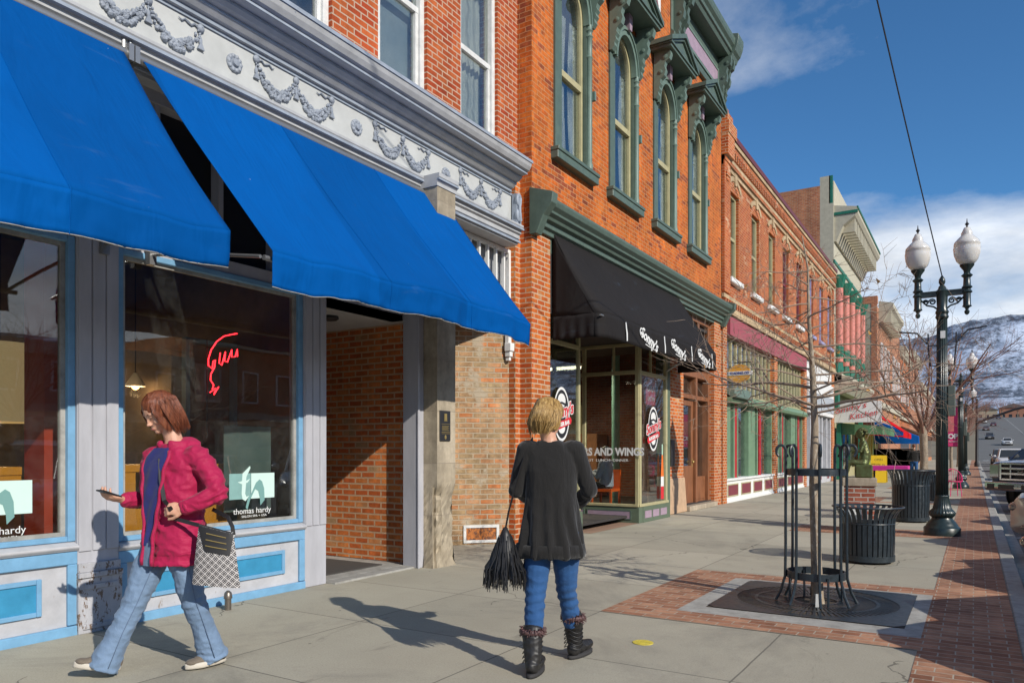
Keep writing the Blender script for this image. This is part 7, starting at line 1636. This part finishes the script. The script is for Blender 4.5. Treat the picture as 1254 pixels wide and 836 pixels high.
MB().lathe([(.012, .90), (.03, .86), (.055, .80), (.075, .72), (.08, .64), (.06, .58), (0, .575)], FC, 18).build('bag_body', M['leather'], fb, smooth='full', local=True)
fr_ = MB(); rr = random.Random(4)
for k in range(230):
    a = rr.uniform(0, 6.28); z0 = rr.uniform(.62, .86); r0 = .02+.065*min(1, (.90-z0)/.16); r1 = r0+rr.uniform(.015, .055); z1 = max(.50+rr.uniform(0, .07), z0-.30)
    c_, s_ = math.cos(a), math.sin(a); j = lambda q: V3(rr.uniform(-q, q), rr.uniform(-q, q), 0)
    pts = [FC+V3(c_*r0, s_*r0, z0), FC+V3(c_*(r0+.014), s_*(r0+.014), z0-.06)+j(.004), FC+V3(c_*r1, s_*r1, (z0+z1)/2)+j(.008), FC+V3(c_*(r1+.004), s_*(r1+.004), z1)+j(.012)]
    fr_.tube(pts, [.003, .0042, .004, .0025], 4)
fr_.build('fringe', M['leather'], fb, local=True, whole=True, smooth=True)
strap(fb, [V3(.05, .13, 1.40), V3(.0, .125, 1.462), V3(-.06, .15, 1.41), V3(-.105, .21, 1.2), V3(-.125, .262, 1.0), FC+V3(0, 0, .88)], .010)

# ------------------------------------------------ diner customer and distant walker (small in the picture)
def small_person(label, loc, rz, seated, top, trous, hairm):
    s = MB(); z0 = .14 if seated else 0; 
    hz = z0+(1.22 if seated else 1.60); Hm = Matrix.Translation((.03, 0, hz)) @ Matrix.Rotation(R(10), 4, 'Y'); head_shape(s, Hm)
    dz = -.38 if seated else 0
    lim(s, [Hm @ V3(-.02, 0, -.06), V3(0, 0, z0+1.45+dz)], [.05, .06]); T = None
    c = MB(); loftz(c, [(0, 0, z0+.86+dz, .19, .14), (0, 0, z0+1.1+dz, .19, .13), (0, 0, z0+1.3+dz, .21, .12), (0, 0, z0+1.42+dz, .12, .08)], (0, 1, 0), (1, 0, 0)); j = MB()
    for q in (-1, 1):
        S_, E_ = V3(0, q*.20, z0+1.36+dz), V3(.02 if not seated else .08, q*.26, z0+1.08+dz); W_ = V3(.10, q*.22, z0+.84) if not seated else V3(.34, q*.10, z0+.80)
        lim(s, [S_, E_, W_], [.045, .04, .028]); hand_shape(s, W_, (.5, -.1*q, -.8) if not seated else (.9, -.3*q, 0), (0, q, 0) if not seated else (0, 0, 1), thumb=q); lim(c, [S_, E_, E_.lerp(W_, .9)], [.075, .065, .05])
        if seated: pts = [V3(0, q*.10, z0+.50), V3(.42, q*.12, z0+.50), V3(.46, q*.12, z0+.08)]
        else: pts = [V3(0, q*.09, .88), V3(.05*q+.03, q*.10, .48), V3(.14*q-.04, q*.10, .08)]
        lim(s, pts, [.07, .05, .04]); lim(j, pts, [.10, .075, .055]); A_ = pts[-1]; j2 = MB().ell(A_+V3(.07, 0, -.03), .13, .045, .045)
        j.join(MB())
        c2 = j2; c2.v = c2.v; s.join(j2)
    j.ell((0, 0, z0+.86+dz), .14, .17, .12)
    T = figure('person', label, loc, (math.cos(rz), math.sin(rz)), s, .009); part(T, c, 'top', top, .012, 3, wr_fn(9, .006)); part(T, j, 'trousers', trous, .012, 3)
    h = MB(); h.ell(Hm @ V3(-.02, 0, .04), .10, .088, .095); part(T, h, 'hair', hairm); return T
small_person('seated diner customer in a pale shirt behind the bay window', (-6.72, 14.7), R(180), True, cloth('pale_shirt', (.30, .36, .46)), M['knit'], M['black'])
small_person('distant walker in a dark jacket seen from behind near the lime shop', (-2.6, 43.0), R(100), False, M['knit'], M['denim_d'], M['auburn'])
